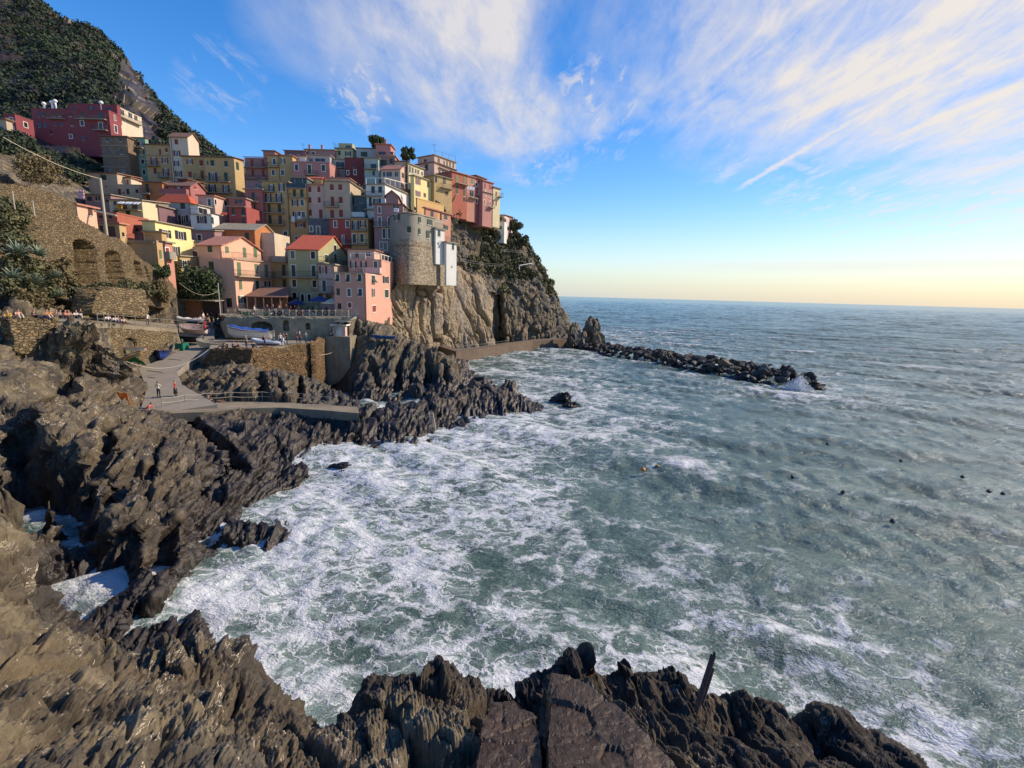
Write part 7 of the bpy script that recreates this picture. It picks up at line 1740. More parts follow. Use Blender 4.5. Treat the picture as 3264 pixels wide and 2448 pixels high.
person(onflat(0, 380, 856), 'walk', pi * .7, (186, 36, 44), (34, 28, 32), 'long-haired person in a red top and dark skirt walking on the slipway', 0, extra='skirt')
person(onflat(3, 316, 886) + [0, 0, .02], 'recline', -pi * .5, (214, 84, 80), (92, 110, 150), 'person in a coral shirt and jeans reclining by the orange towel', 0)
person(onflat(3, 450, 872), 'sit', pi * .62, (40, 36, 44), (60, 44, 40), 'person in dark clothes sitting behind the rope fence', 0)
person(onflat(3, 470, 868), 'lie', pi * .5, (60, 100, 170), (196, 148, 118), 'person in a blue top lying with one knee raised', 1, shoes=(190, 150, 120))
person(hit(*Od(935, 1105)) + [0, 0, .45], 'sit', 2.2, (32, 32, 40), (34, 32, 40), 'person in black sitting alone on the tilted rocks below the quay', 2)
mb = MB()
q0 = hit(266, 872) + np.array([.3, -.5, .7])
for i in range(5):
    for k in range(4):
        f = lambda a, b: (q0[0] - .55 + a * .24, q0[1] + .08 * sin(a * 2.1 + b), q0[2] + .5 - b * .27 - .10 * a * .3)
        mb.poly([f(i, k + 1), f(i + 1, k + 1), f(i + 1, k), f(i, k)])
o = mb.build('towel', cm((232, 120, 34))); so_ = o.modifiers.new('t', 'SOLIDIFY'); so_.thickness = .02; tag(o, 'orange towel hung out on the rocks at the left end of the landing', 'towel')
def on_prom(xd, back=.8, up=.12):
    a_, b_, f = (prom_a, prom_b, (xd - 22) / 150) if xd < 172 else ((prom_b, prom_c, (xd - 172) / 68) if xd < 240 else (prom_c, prom_d, (xd - 240) / 144))
    p = a_ + (b_ - a_) * f; return p + np.array([0, back, up])
G_ = 'people sitting on the wall at the far left'
for x, y, ps, c, l, h, lab in [(170, 268, 'sit', (196, 160, 140), (200, 180, 160), 0, 'person in a pale vest and dark cap sitting at the left end of the wall'), (355, 266, 'sit', (30, 30, 34), (40, 36, 40), 0, 'person in black sitting upright, tallest on the wall'),
                               (425, 268, 'recline', (70, 40, 84), (60, 40, 80), 0, 'person in purple sitting low beside the one in black'), (515, 268, 'sit', (150, 110, 70), (210, 190, 170), 1, 'person in a tan top sitting beside the purple one'),
                               (562, 266, 'sit', (186, 120, 50), (60, 50, 46), 1, 'person in an orange-brown top on the wall'), (640, 268, 'sit', (70, 76, 90), (50, 50, 60), 0, 'person in a grey-blue top hugging both knees on the wall'),
                               (690, 268, 'sit', (120, 124, 120), (44, 44, 50), 1, 'person in a grey top on the wall'), (755, 262, 'sit', (170, 60, 40), (160, 90, 60), 1, 'auburn-haired person in a rust red top on the wall'),
                               (805, 258, 'sit', (190, 150, 130), (60, 60, 64), 2, 'person in a pale pink top by the jagged rock'), (905, 250, 'sit', (210, 206, 196), (50, 50, 56), 0, 'dark-haired person in a white top at the right end of the wall'), (975, 250, 'look', (34, 34, 40), (210, 206, 200), 0, 'person in a black top and white shorts near the railing end')]:
    p = on_prom(Nd(x, y)[0], .5, .30); person(p, ps, .9 + (x % 7) * .15, c, l, lab, h, G_, extra='cap' if x == 170 else None, s=.95 if ps != 'look' else .6)
person(on_prom(2), 'sit', .5, (210, 170, 40), (60, 50, 50), 'person in a yellow top cut off by the left edge of the picture', 1)
G_ = 'people on the footpath behind the metal railing'
for x, y, ps, c, l, h, lab in [(1205, 360, 'sit', (230, 228, 220), (60, 60, 70), 0, 'person in a white top sitting behind the left end of the railing'), (1310, 380, 'sit', (220, 214, 210), (90, 90, 110), 0, 'person in a white top sitting in the middle of the railed footpath'),
                               (1355, 395, 'sit', (110, 90, 110), (80, 80, 96), 1, 'person in a mauve top sitting behind the railing'), (1450, 400, 'sit', (200, 190, 176), (120, 80, 70), 1, 'person in a beige top bending forward behind the railing'), (1715, 400, 'stand', (226, 224, 216), (60, 60, 66), 0, 'person in a white shirt leaning by the right part of the railing')]:
    person(on_prom(Nd(x, y)[0], .9 + (x % 3) * .3), ps, 1.0, c, l, lab, h, G_, s=.95)
G_ = 'people on the quay terrace'
for x, y, ps, c, l, h, lab, ex in [(835, 716, 'sit', (52, 48, 56), (50, 44, 50), 0, 'person in dark clothes seated next to the white rowing boat', None), (886, 716, 'sit', (90, 60, 60), (50, 44, 50), 1, 'small person in brown seated on the quay edge', None), (960, 716, 'sit', (34, 32, 40), (40, 38, 44), 0, 'broad-backed person in black seated on the quay edge', None),
                                   (1035, 716, 'sit', (120, 90, 92), (60, 50, 56), 1, 'person in dusty rose seated on the quay edge', None), (1130, 712, 'stand', (140, 132, 126), (70, 64, 62), 3, 'grey-haired person in a grey jacket standing at the quay edge', None), (1215, 716, 'sit', (40, 38, 44), (40, 38, 44), 0, 'person in black seated right of the grey-haired one', None),
                                   (1362, 702, 'look', (70, 40, 80), (44, 40, 50), 2, 'person in a purple jacket with a backpack photographing by the grey dinghy', 'pack'), (1560, 672, 'stand', (200, 196, 190), (40, 40, 46), 1, 'person in a white top at the left of the quay corner group', None), (1600, 668, 'stand', (96, 84, 66), (50, 48, 44), 0, 'person in an olive brown coat in the quay corner group', 'pack'),
                                   (1640, 664, 'look', (48, 46, 54), (36, 36, 42), 0, 'person in dark grey at the right of the quay corner group', None), (1765, 655, 'stand', (60, 50, 60), (40, 38, 46), 0, 'person in a dark coat standing near the end of the quay', None), (1803, 655, 'stand', (90, 60, 64), (44, 40, 50), (226, 222, 214), 'person with a white cap near the end of the quay', 'cap'), (1880, 648, 'look', (70, 110, 120), (50, 60, 70), 2, 'person in a teal jacket at the very end of the quay', None)]:
    person(onflat(1, *Od(x, y)), ps, (x * .37) % 6.2, c, l, lab, h, G_, extra=ex)
G_ = 'people at the top of the ramp'
for x, y, c, l, h, lab, ex in [(512, 330, (36, 34, 40), (40, 38, 44), 0, 'person in black at the left of the crowd at the top of the ramp', None), (545, 330, (196, 190, 184), (60, 56, 60), 1, 'person in a pale top at the left of the crowd', None), (592, 385, (226, 222, 214), (200, 196, 180), 1, 'person in white standing in front of the crowd', None), (575, 350, (50, 48, 56), (40, 38, 44), 0, 'person in dark grey behind the one in white', None),
                               (645, 400, (40, 40, 46), (30, 30, 36), 0, 'person in a long black coat closest to the camera in the crowd', 'skirt'), (655, 330, (196, 180, 100), (60, 56, 60), 2, 'person in a yellowish top in the crowd', None), (685, 340, (44, 44, 54), (40, 40, 50), 0, 'person in navy at the right of the crowd', 'pack'), (710, 330, (120, 120, 130), (50, 50, 60), 0, 'person in grey at the right of the crowd', None),
                               (765, 300, (40, 50, 90), (40, 40, 50), (230, 228, 220), 'person in navy with a white cap by the metal pole', 'cap'), (830, 300, (60, 54, 60), (44, 40, 46), 0, 'person in a dark coat just right of the metal pole', None), (640, 280, (150, 60, 60), (60, 50, 56), 0, 'person in a dark red top by the shed', None), (600, 285, (120, 90, 80), (60, 50, 56), 0, 'person in brown by the shed', None)]:
    person(onflat(0 if y > 330 else 2, *Od(x, y)) if y > 330 else (lambda q: np.array([q[0], q[1], flat_z(0, q[0], q[1])]))(D(Od(x, 0)[0], 690, d=77.0 + (x % 7) * .45)), 'stand' if x % 2 else 'walk', (x * .61) % 6.2, c, l, lab, h, G_, extra=ex)
G_ = 'people behind the timber railing on the piazza'
cols = [(60, 50, 60), (200, 196, 190), (120, 50, 54), (44, 48, 70), (170, 150, 120), (90, 100, 110), (150, 60, 60), (40, 40, 46), (190, 120, 90), (70, 90, 80)]
for i, x in enumerate([1020, 1235, 1395, 1470, 1548, 1632, 1690, 1742, 1790, 1905, 1965, 2010, 2085, 2140]):
    p = D((500 + x * .2532) / DS, 683, z=PZ); v = p - CAM; v[2] = 0; v /= np.linalg.norm(v); p = p + v * (1.0 + (i * 37 % 17) * .35)
    p[2] = PZ
    cn = ['dark', 'white', 'dark red', 'navy', 'beige', 'grey-blue', 'red', 'black', 'salmon', 'dark green'][i % 10]
    wh = 'left part' if x < 1500 else ('middle' if x < 1850 else 'right part')
    person(p, 'stand' if i % 3 else 'look', (i * 1.7) % 6.2, cols[i % 10], (50, 46, 52), f'person in {cn} at the {wh} of the timber railing near the {["green boat", "veranda", "blue parasol", "cream parasol"][0 if x < 1400 else 1 if x < 1760 else 2 if x < 2000 else 3]}', i % 4, G_, s=[1, .96, 1.03][i % 3])

# ---------------- boats ----------------
def hull_mesh(L=4.5, B=1.7, H=.7, n=15, m=7, bow=.5, transom=.75):
    """open boat: outer skin, inner skin and a rim; bow towards -x"""
    V, Fc, Mi = [], [], []
    def sec(t, inn):
        x = -L / 2 + L * t; w = B / 2 * (1 - (1 - min(t / .55, 1)) ** 2.2) ** .8 if t < .55 else B / 2 * (1 - (1 - transom) * ((t - .55) / .45) ** 2)
        w = max(w, .03); keel = H * .10 * (1 - t) ** 3 + (H * .5 * (1 - t / .12) if t < .12 else 0); top = H * (1 + bow * (1 - t) ** 2.5)
        if inn: w = max(w - .06, .012); keel += .08; 
        r_ = []
        for j in range(m):
            a = j / (m - 1); a2 = a * 2 - 1; s = abs(a2)
            r_.append((x + (.07 if inn and t < .05 else 0), math.copysign(w * s ** .55 if s > 0 else 0, a2), keel + (top - keel) * s ** 2.4))
        return r_
    for inn in (0, 1):
        for i in range(n): V += sec(i / (n - 1), inn)
    K = n * m
    for inn in (0, 1):
        for i in range(n - 1):
            for j in range(m - 1):
                a = inn * K + i * m + j; q = (a, a + m, a + m + 1, a + 1); Fc.append(q if inn else q[::-1]); Mi.append(inn)
    for i in range(n - 1):
        for j in (0, m - 1):
            a = i * m + j; Fc.append((a, a + m, a + m + K, a + K) if j else (a + K, a + m + K, a + m, a)); Mi.append(2)
    for inn in (0, 1): Fc.append(tuple(inn * K + (n - 1) * m + j for j in range(m))); Mi.append(inn)
    Fc.append(tuple([(n - 1) * m, (n - 1) * m + K, (n - 1) * m + K + m - 1, (n - 1) * m + m - 1])); Mi.append(2)
    return V, Fc, Mi
def boat(pos, rz, L, B, H, outer, inner, label, tilt=(0, 0), rim=(220, 214, 200), cover=None, motor=None, seats=2, group='boats pulled up on the ramp and quay', band=None, fenders=False, name='rowing_boat', ground_lift=.02):
    root = empty(name, tuple(pos)); root.rotation_euler = (tilt[0], tilt[1], rz)
    V, Fc, Mi = hull_mesh(L, B, H); mb = MB(); mb.v = [(x, y, z + ground_lift) for x, y, z in V]; mb.f = Fc; mb.m = Mi
    h = mb.build('hull', [cm(outer, .4), cm(inner, .5), cm(rim, .5)], root, True)
    if band:
        pass
    if cover:
        mb = MB(); n = 12; P_ = []
        for i in range(n):
            t = .06 + .9 * i / (n - 1); x = -L / 2 + L * t; w = (B / 2 * (1 - (1 - min(t / .55, 1)) ** 2.2) ** .8 if t < .55 else B / 2 * .92) + .05; top = H * (1 + .5 * (1 - t) ** 2.5)
            for j in range(7):
                a = j / 6 * 2 - 1; P_.append((x, w * a, top - .10 * abs(a) ** 4 * 2 + .30 * (1 - a * a) * (.7 + .3 * sin(i * 1.9)) + .03 * sin(i * 3.1 + j * 2)))
        mb.v = P_
        for i in range(n - 1):
            for j in range(6): a = i * 7 + j; mb.f.append((a, a + 7, a + 8, a + 1)); mb.m.append(0)
        c_ = mb.build('cover', cm(cover, .6), root, True)
    else:
        for k in range(seats):
            x = -L * .12 + k * L * .28; mb = MB(); mb.box((x, 0, H * .68), (.22, B * .86, .04)); mb.build('thwart', cm((150, 120, 84)), root)
    if motor:
        mb = MB(); mb.box((L / 2 + .14, 0, H * 1.2), (.28, .24, .38), taper=.8); mb.box((L / 2 + .14, 0, H * .55), (.10, .10, .9)); mb.box((L / 2 + .16, 0, H * .12), (.26, .03, .20)); mb.build('outboard_motor', cm(motor, .4), root)
    if fenders:
        for k in (-.18, .08):
            mb = MB(); mb.lathe([(.02, 0), (.11, .05), (.12, .35), (.08, .42), (.01, .46)], (L * k, -B / 2 - .08, H * .25), 8); mb.build('fender', cm((232, 230, 224)), root, True)
    tag(root, label, 'boat', group); return root
R0_ = onflat(1, *Od(1180, 625)); boat(R0_ + [0, 0, .45], .02, 6.6, 2.3, 1.25, (232, 228, 216), (210, 206, 196), 'large white motor boat under a blue tarpaulin', cover=(44, 84, 160), motor=(60, 66, 80), name='motor_boat')
# rigid inflatable
root = empty('inflatable_boat', tuple(onflat(1, *Od(1390, 668)))); mb = MB()
mb.tube([(2.2, -.75, .42), (1.0, -.78, .42), (-.8, -.75, .48), (-1.7, -.5, .62), (-2.1, 0, .72), (-1.7, .5, .62), (-.8, .75, .48), (1.0, .78, .42), (2.2, .75, .42)], [.16, .23, .24, .24, .24, .24, .24, .23, .16], 10); mb.build('tube', cm((178, 184, 192), .5), root, True)
mb = MB(); mb.hexa([(-1.5, -.15, .12), (2, -.4, .05), (2, .4, .05), (-1.5, .15, .12)], [(-1.7, -.4, .42), (2, -.62, .36), (2, .62, .36), (-1.7, .4, .42)]); mb.build('hull', cm((150, 154, 160)), root)
mb = MB(); mb.box((2.25, 0, .85), (.3, .26, .42), taper=.8); mb.box((2.25, 0, .4), (.1, .1, .7)); mb.build('outboard_motor', cm((196, 200, 204)), root)
mb = MB(); mb.box((.9, 0, .66), (.4, .45, .5), taper=.8); mb.build('console', cm((120, 124, 130)), root)
tag(root, 'grey inflatable dinghy with an outboard motor on the quay', 'boat', 'boats pulled up on the ramp and quay')
boat(onflat(0, *Od(680, 712)) + [0, 0, .1], .08, 3.6, 1.5, .8, (228, 222, 200), (206, 200, 182), 'small white rowing boat at the start of the quay wall', tilt=(.15, .02))
boat(onflat(0, *Od(485, 545)) + [0, 0, .3], -.12, 4.4, 1.9, .95, (206, 182, 172), (222, 204, 200), 'pinkish white rowing boat tipped towards the camera', tilt=(.35, 0))
boat(onflat(0, *Od(370, 650)) + [0, 0, .2], -.12, 4.8, 2.0, 1.0, (34, 36, 46), (120, 126, 132), 'black boat with two white fenders on its side', tilt=(.12, 0), fenders=True, rim=(60, 64, 74))
boat(onflat(0, 353, 771) + [0, 0, .15], 2.0, 4.2, 2.1, 1.0, (40, 66, 140), (206, 196, 130), 'blue boat with a cream inside and fishing gear, lowest on the ramp', tilt=(.1, -.25), rim=(50, 110, 160))
boat(onflat(0, *Od(385, 430)), 0, 4.4, 1.7, .7, (30, 60, 52), (30, 60, 52), 'boat under a dark green tarpaulin near the shed', cover=(20, 74, 62))
boat((lambda q: np.array([q[0], q[1], flat_z(0, q[0], q[1]) + .5]))(D(412, 690, d=79.5)), 0, 5.4, 1.5, .55, (226, 220, 210), (226, 220, 210), 'long white boat lying along the front of the shed', cover=(222, 216, 208))
boat(onflat(0, *Od(770, 375)), .6, 3.2, 1.4, .6, (30, 90, 74), (40, 90, 80), 'small green boat at the foot of the metal pole')
boat(onflat(0, *Od(850, 445)), .15, 3.4, 1.5, .6, (44, 46, 52), (90, 92, 90), 'dark boat with a white outboard motor left of the blue tarpaulin', motor=(226, 224, 220))
G_ = 'boats parked on the piazza'
for x, L_, c, cv, lab in [(1120, 3.4, (70, 150, 130), None, 'green and white rowing boat at the left end of the piazza'), (1245, 3.6, (228, 222, 212), None, 'white rowing boat on the piazza beside the green and white one'), (1340, 3.6, (60, 140, 134), None, 'turquoise boat on the piazza in front of the veranda'),
                          (1475, 3.8, (40, 48, 84), (38, 44, 70), 'navy covered boat on the piazza'), (1600, 4.0, (224, 216, 200), None, 'cream boat on the piazza in front of the veranda end'), (1730, 3.8, (180, 60, 60), None, 'red and white boat on the piazza'), (1860, 4.4, (210, 214, 220), (40, 54, 96), 'white boat with a blue cover near the blue parasol')]:
    p = D((500 + x * .2532) / DS, 683, z=PZ); v = p - CAM; v[2] = 0; v /= np.linalg.norm(v); p = p + v * 3.6; p[2] = PZ
    boat(p, .35 if x % 2 else -.3, L_, 1.4, .65, c, (214, 210, 200), lab, cover=cv, group=G_, tilt=(.1, 0))
p = pl_ = prom_c + (prom_d - prom_c) * .62; p = np.array([p[0], p[1], 0])
bx = D(*Nd(1650, 800), z=6.5)
def wallpt(x, y, off):
    t_ = prom_d - prom_c; n_ = np.array([t_[1], -t_[0], 0]); n_ /= np.linalg.norm(n_); n_ = n_ if n_ @ (CAM - prom_c) > 0 else -n_
    v = ray(x, y); return CAM + v * (((prom_c + n_ * off - CAM) @ n_) / (v @ n_))
boat(wallpt(*fx('N', 1655, 700), .9), .3, 3.0, .8, .35, (224, 220, 212), (196, 60, 50), 'white and red canoe stored in the arched doorway', group=None, name='canoe')
boat(wallpt(*fx('N', 1630, 810), 1.6), .5, 2.8, 1.0, .5, (150, 120, 84), (196, 160, 110), 'brown wooden boat leaning out of the arched doorway', tilt=(.2, -.35), group=None)
boat(D(586, 738, d=96) * [1, 1, 1], .1, 3.4, 1.3, .5, (40, 96, 150), (60, 110, 150), 'blue boat lying high on the big round rock', group=None, name='boat') if False else None
boat(hit(829, 742) + [0, 0, .7], .1, 3.6, 1.3, .5, (36, 92, 150), (60, 110, 160), 'bright blue boat lying behind the big round rock', group=None)
# fishing crate, net
mb = MB(); c = onflat(0, *Od(245, 740))
for s_x in (-1, 1): mb.box((c[0] + s_x * .95, c[1] + .6, c[2] + .5), (.06, 1.3, 1.0))
for s_y in (0, 1): mb.box((c[0], c[1] - .05 + s_y * 1.3, c[2] + .5), (1.84, .06, .998))
mb.box((c[0], c[1] + .6, c[2] + .06), (1.8, 1.2, .06))
for k in range(7): mb.box((c[0] - .85 + k * .28, c[1] - .095, c[2] + .5), (.05, .03, .9))
o = mb.build('crate', cm((20, 110, 84), .5)); tag(o, 'big open green plastic crate beside the blue boat', 'crate')
mb = MB(); c = wallpt(*fx('N', 1690, 885), 2.0); rr_ = np.random.default_rng(8)
g_ = {}
for i in range(9):
    for k in range(7): g_[i, k] = (c[0] - 1.2 + i * .3, c[1] + k * .16 - .4, c[2] + 1.3 - abs(i - 3) * .12 - k * .16 + rr_.uniform(-.08, .08))
for i in range(8):
    for k in range(6): mb.poly([g_[i, k], g_[i, k + 1], g_[i + 1, k + 1], g_[i + 1, k]])
o = mb.build('fishing_net', cm((14, 122, 84)), smooth=True); tag(o, 'green fishing net heaped below the arched doorway', 'net')
# ---------------- railings, poles, sheds, stairs ----------------
M_timber = simple('pale_timber', (206, 178, 136), .7, noise=.12); M_steel = simple('galvanised_rail', (150, 148, 140), .5, .4); M_rope = simple('rope', (210, 196, 168), .8)
# crossed timber railing along the piazza
a, b = np.array(pz_front[0]), np.array(pz_front[-1]); root = empty('timber_railing', tuple(a)); L = tuple(a); n = 18
front = np.array([a[1] * 0, 0, 0])
for i in range(n + 1):
    p = a + (b - a) * i / n + [0, .12, 0]; mb = MB(); mb.bar(p, p + [0, 0, 1.12], .14); part(mb, 'post', M_timber, root, L)
for z in (1.0, .1):
    mb = MB(); mb.bar(a + [0, .12, z], b + [0, .12, z], .08); part(mb, 'rail', M_timber, root, L)
for i in range(n):
    p, q = a + (b - a) * i / n + [0, .12, 0], a + (b - a) * (i + 1) / n + [0, .12, 0]
    for s in (0, 1):
        mb = MB(); mb.bar(p + [0, .02 * s, .1 + .9 * s], q + [0, .02 * s, .1 + .9 * (1 - s)], .09, .03); part(mb, 'brace', M_timber, root, L)
tag(root, 'long pale timber railing of crossed braces along the piazza edge', 'railing')
# metal railing along the footpath
def metal_rail(name, label, pts, h=1.05, step=2.0, mat=M_steel, mids=(.5,), w=.045, cat='railing'):
    pts = [np.array(p, float) for p in pts]; root = empty(name, tuple(pts[0])); L = tuple(pts[0])
    for p, q in zip(pts[:-1], pts[1:]):
        d = np.linalg.norm(q - p); k = max(1, round(d / step))
        for i in range(k + (1 if q is pts[-1] else 0)):
            s = p + (q - p) * i / k; mb = MB(); mb.bar(s, s + [0, 0, h], w); part(mb, 'post', mat, root, L)
        for z in (h,) + tuple(h * m_ for m_ in mids):
            mb = MB(); mb.bar(p + [0, 0, z], q + [0, 0, z], w * .9); part(mb, 'rail', mat, root, L)
    tag(root, label, cat); return root
rp = [prom_b + (prom_c - prom_b) * .55, prom_c, prom_c + (prom_d - prom_c) * .5, prom_d]
metal_rail('metal_railing', 'pale metal railing along the footpath above the arched doorway', [q + [0, 0, .02] for q in rp], 1.25, 1.9)
metal_rail('metal_railing', 'short metal railing where the footpath meets the ramp', [prom_d + [0, 0, .02], D(*Od(378, 480), z=8.4)], 1.25, 1.6)
# rope fence of the landing
fp = [D(x, y - 1, z=z) for x, y, z in walk_lo]; pp = [D(*Od(70, 1470), z=2.75), D(*Od(360, 1432), z=2.75), D(*Od(640, 1405), z=2.72), D(*Od(935, 1390), z=2.7), D(*Od(1330, 1385), z=2.6), D(*Od(1725, 1390), z=2.5), D(*Od(1980, 1410), z=2.5), D(*Od(2185, 1450), z=2.45)]
root = empty('rope_fence', tuple(pp[0])); L = tuple(pp[0])
for p in pp: mb = MB(); mb.bar(p - [0, 0, .3], p + [0, 0, 1.15], .045); part(mb, 'post', M_steel, root, L)
for p, q in zip(pp[:-1], pp[1:]):
    for z in (1.12, .62):
        mb = MB(); mb.tube([p + (q - p) * t + [0, 0, z - .35 * t * (1 - t)] for t in np.linspace(0, 1, 9)], .022, 5); part(mb, 'rope', M_rope, root, L)
tag(root, 'sagging rope fence on thin posts along the landing', 'fence')
def rope_thing(name, label, a, b, sag, r_=.025, mat=M_rope, cat='rope', n=24):
    a, b = np.array(a), np.array(b); mb = MB(); mb.tube([a + (b - a) * t - [0, 0, sag * 4 * t * (1 - t)] for t in np.linspace(0, 1, n)], r_, 5); o = mb.build(name, mat); tag(o, label, cat)
rope_thing('rope', 'thick mooring rope hanging across the slipway', wallpt(*fx('N', 1585, 835), 2.2), D(*Od(655, 725), z=7.3), 1.5, .035)
rope_thing('rope', 'rope strung across the dark inlet beside the quay', D(*Od(2010, 800), d=73), D(*Od(2400, 650), d=82), .5, .025)
rope_thing('cable', 'pale cable running down from the upper left to the wooden pole', P(*fx('A', 50, 985), 55), P(*fx('G', 600, 95), 71), .5, .035, cat='cable')
rope_thing('cable', 'slack cable in front of the broad tree', P(*fx('H', 590, 1375), 74), P(*fx('H', 1245, 1510), 79), 1.2, .02, cat='cable')
def pole(name, label, top, bot, r0, r1, mat, cat='pole'):
    mb = MB(); mb.tube([bot, top], [r0, r1], 8); o = mb.build(name, mat); tag(o, label, cat)
M_pole = simple('grey_wood_pole', (176, 166, 144), .8, noise=.2)
pb_ = P(*fx('M', 1345, 745), 66); pt = np.array([*(pb_[:2]), 0.0]); v = ray(*fx('M', 1245, 30)); tt = ((pb_ - CAM) @ np.array([0, 1, 0])) / v[1]; pt = np.array([pb_[0] + 0, pb_[1], (CAM + v * tt)[2]])
pole('wooden_pole', 'tall weathered wooden pole above the arched wall', pt, pb_ - [0, 0, 1.2], .17, .13, M_pole)
pole('wooden_beam', 'wooden beam lying level behind the tall wooden pole', P(*fx('M', 1190, 445), 68), P(*fx('M', 1462, 502), 68), .13, .13, M_pole, 'beam')
q = P(*fx('K', 543, 1505), 80); v = ray(*fx('K', 512, 960)); t_ = (q[1]) / v[1]; pole('metal_pole', 'slim pale metal lamp pole at the top of the ramp', np.array([q[0], q[1], (CAM + v * t_)[2]]), q, .09, .06, simple('pale_metal', (190, 196, 190), .4, .4))
# small poles on the path up the left slope
for i, (x, y0, y1) in enumerate([(170, 215, 355), (420, 325, 440)]):
    q = P(*fx('M', x + 8, y1), 47 + i * 2); pole('fence_post', ['lone post on the slope path, nearer the left edge', 'second slope post, above the tall first arch'][i], q + [0, 0, (y1 - y0) * .25316 / FPX * 52], q - [0, 0, .5], .05, .05, M_pole, 'post')
# shed with a flat roof at the top of the ramp
fr = 'K'
bsh = block(fr, -260, 205, 225, 1250, 1470, 83.2, 0); bsh2 = block(fr, 205, 520, 540, 1260, 1470, 83.9, 0)
root = empty('boat_shed', (float(bsh.C[0]), float(bsh.C[1]), float(bsh.zb))); L = tuple(root.location)
M_brown = simple('brown_boards', (120, 78, 52), .8, noise=.2); M_dark = simple('dark_boards_and_shade', (60, 44, 42), .85, noise=.2)
walls(bsh, M_brown, root, L); bsh2.z0 = bsh.z0; walls(bsh2, M_dark, root, L)  # right block is solid: its dark colour stands for the shed's shaded interior
mb = MB(); c, k = bsh.Lf + [-.4, -.9, 0], bsh2.C
mb.hexa([(c[0], c[1], bsh.zt + .05), (k[0] + .3, c[1], bsh.zt - .15), (k[0] + .3, k[1] + 6, bsh.zt + .25), (c[0], k[1] + 6, bsh.zt + .45)], [(c[0], c[1], bsh.zt + .2), (k[0] + .3, c[1], bsh.zt), (k[0] + .3, k[1] + 6, bsh.zt + .4), (c[0], k[1] + 6, bsh.zt + .6)])
part(mb, 'roof', T_grey, root, L); tag(root, 'low brown boat shed with a flat tiled roof beside the broad tree', 'shed')
# veranda of the restaurant
pa, pb2 = P(*fx('K', 985, 1185), 86.5), P(*fx('K', 1660, 1200), 86.5); zt = pa[2]; root = empty('veranda', (float(pa[0]), float(pa[1]), PZ)); L = tuple(root.location); y0 = pa[1]; y1 = y0 + 4.5
mb = MB(); mb.hexa([(pa[0] - .3, y0 - .5, zt - .1), (pb2[0] + .3, y0 - .5, zt - .1), (pb2[0] - 1.2, y1, zt + 1.7), (pa[0] + .5, y1, zt + 1.7)], [(pa[0] - .3, y0 - .5, zt + .05), (pb2[0] + .3, y0 - .5, zt + .05), (pb2[0] - 1.2, y1, zt + 1.85), (pa[0] + .5, y1, zt + 1.85)])
part(mb, 'roof', T_brown, root, L)
M_slat = simple('reddish_slats', (128, 84, 66), .8, noise=.2); k = 34
for i in range(k + 1):
    x = pa[0] + (pb2[0] - pa[0]) * i / k; w = .16 if i % 7 == 0 else .07; mb = MB(); mb.bar((x, y0, PZ), (x, y0, zt - .06), w, w, up=(1, 0, 0)); part(mb, 'post' if i % 7 == 0 else 'slat', M_timber if i % 7 == 0 else M_slat, root, L)
mb = MB(); mb.box(((pa[0] + pb2[0]) / 2, y0 + .12, PZ + .45), (abs(pb2[0] - pa[0]), .1, .9)); part(mb, 'parapet', CL['sand'], root, L)
mb = MB(); mb.box(((pa[0] + pb2[0]) / 2, y1, (PZ + zt) / 2), (abs(pb2[0] - pa[0]), .1, zt - PZ)); part(mb, 'back_wall', M_dark, root, L)
tag(root, 'restaurant veranda with a tiled lean-to roof and reddish slats', 'veranda')
# parasols
def parasol(c, r_, h, mat, label, n=8, name='parasol'):
    root = empty(name, tuple(c)); mb = MB(); mb.tube([(0, 0, 0), (0, 0, h + .3)], .04, 6); mb.build('pole', M_steel, root)
    mb = MB()
    for i in range(n):
        a0_, a1_ = 2 * pi * i / n, 2 * pi * (i + 1) / n; e0 = (r_ * cos(a0_), r_ * sin(a0_), h - .35); e1 = (r_ * cos(a1_), r_ * sin(a1_), h - .35); t = (0, 0, h + .35)
        mb.poly([e0, e1, t]); mb.poly([e0, (e0[0], e0[1], h - .55), (e1[0], e1[1], h - .55), e1])
    o = mb.build('canopy', mat, root); so_ = o.modifiers.new('t', 'SOLIDIFY'); so_.thickness = .03; tag(root, label, 'parasol')
def pz_at(xL, back): p = D((900 + xL * .18987) / DS, 683, z=PZ); v = p - CAM; v[2] = 0; v /= np.linalg.norm(v); p = p + v * back; p[2] = PZ; return p
parasol(pz_at(845, 2.8), 1.9, 2.55, cm((226, 208, 170)), 'large cream parasol in front of the tall pink house')
parasol(pz_at(640, 4.0), 1.8, 2.9, cm((44, 58, 120)), 'large blue parasol in front of the olive green house'); parasol(pz_at(250, 4.4), 1.5, 2.3, cm((30, 40, 84)), 'small dark blue parasol at the left of the olive green house')
# red and white furled parasol on the ramp
mb = MB(); mb.tube([(0, 0, 0), (0, 0, .9)], .03, 6); mb2 = MB(); mb2.lathe([(.03, .8), (.15, .95), (.17, 1.4), (.09, 2.1), (.02, 2.3)], n=8)
root = empty('furled_parasol', tuple(onflat(0, *Od(612, 560)))); mb.build('pole', M_steel, root); mb2.build('canopy', cm((190, 40, 40)), root, True); tag(root, 'furled red parasol standing on the ramp between the boats', 'parasol')
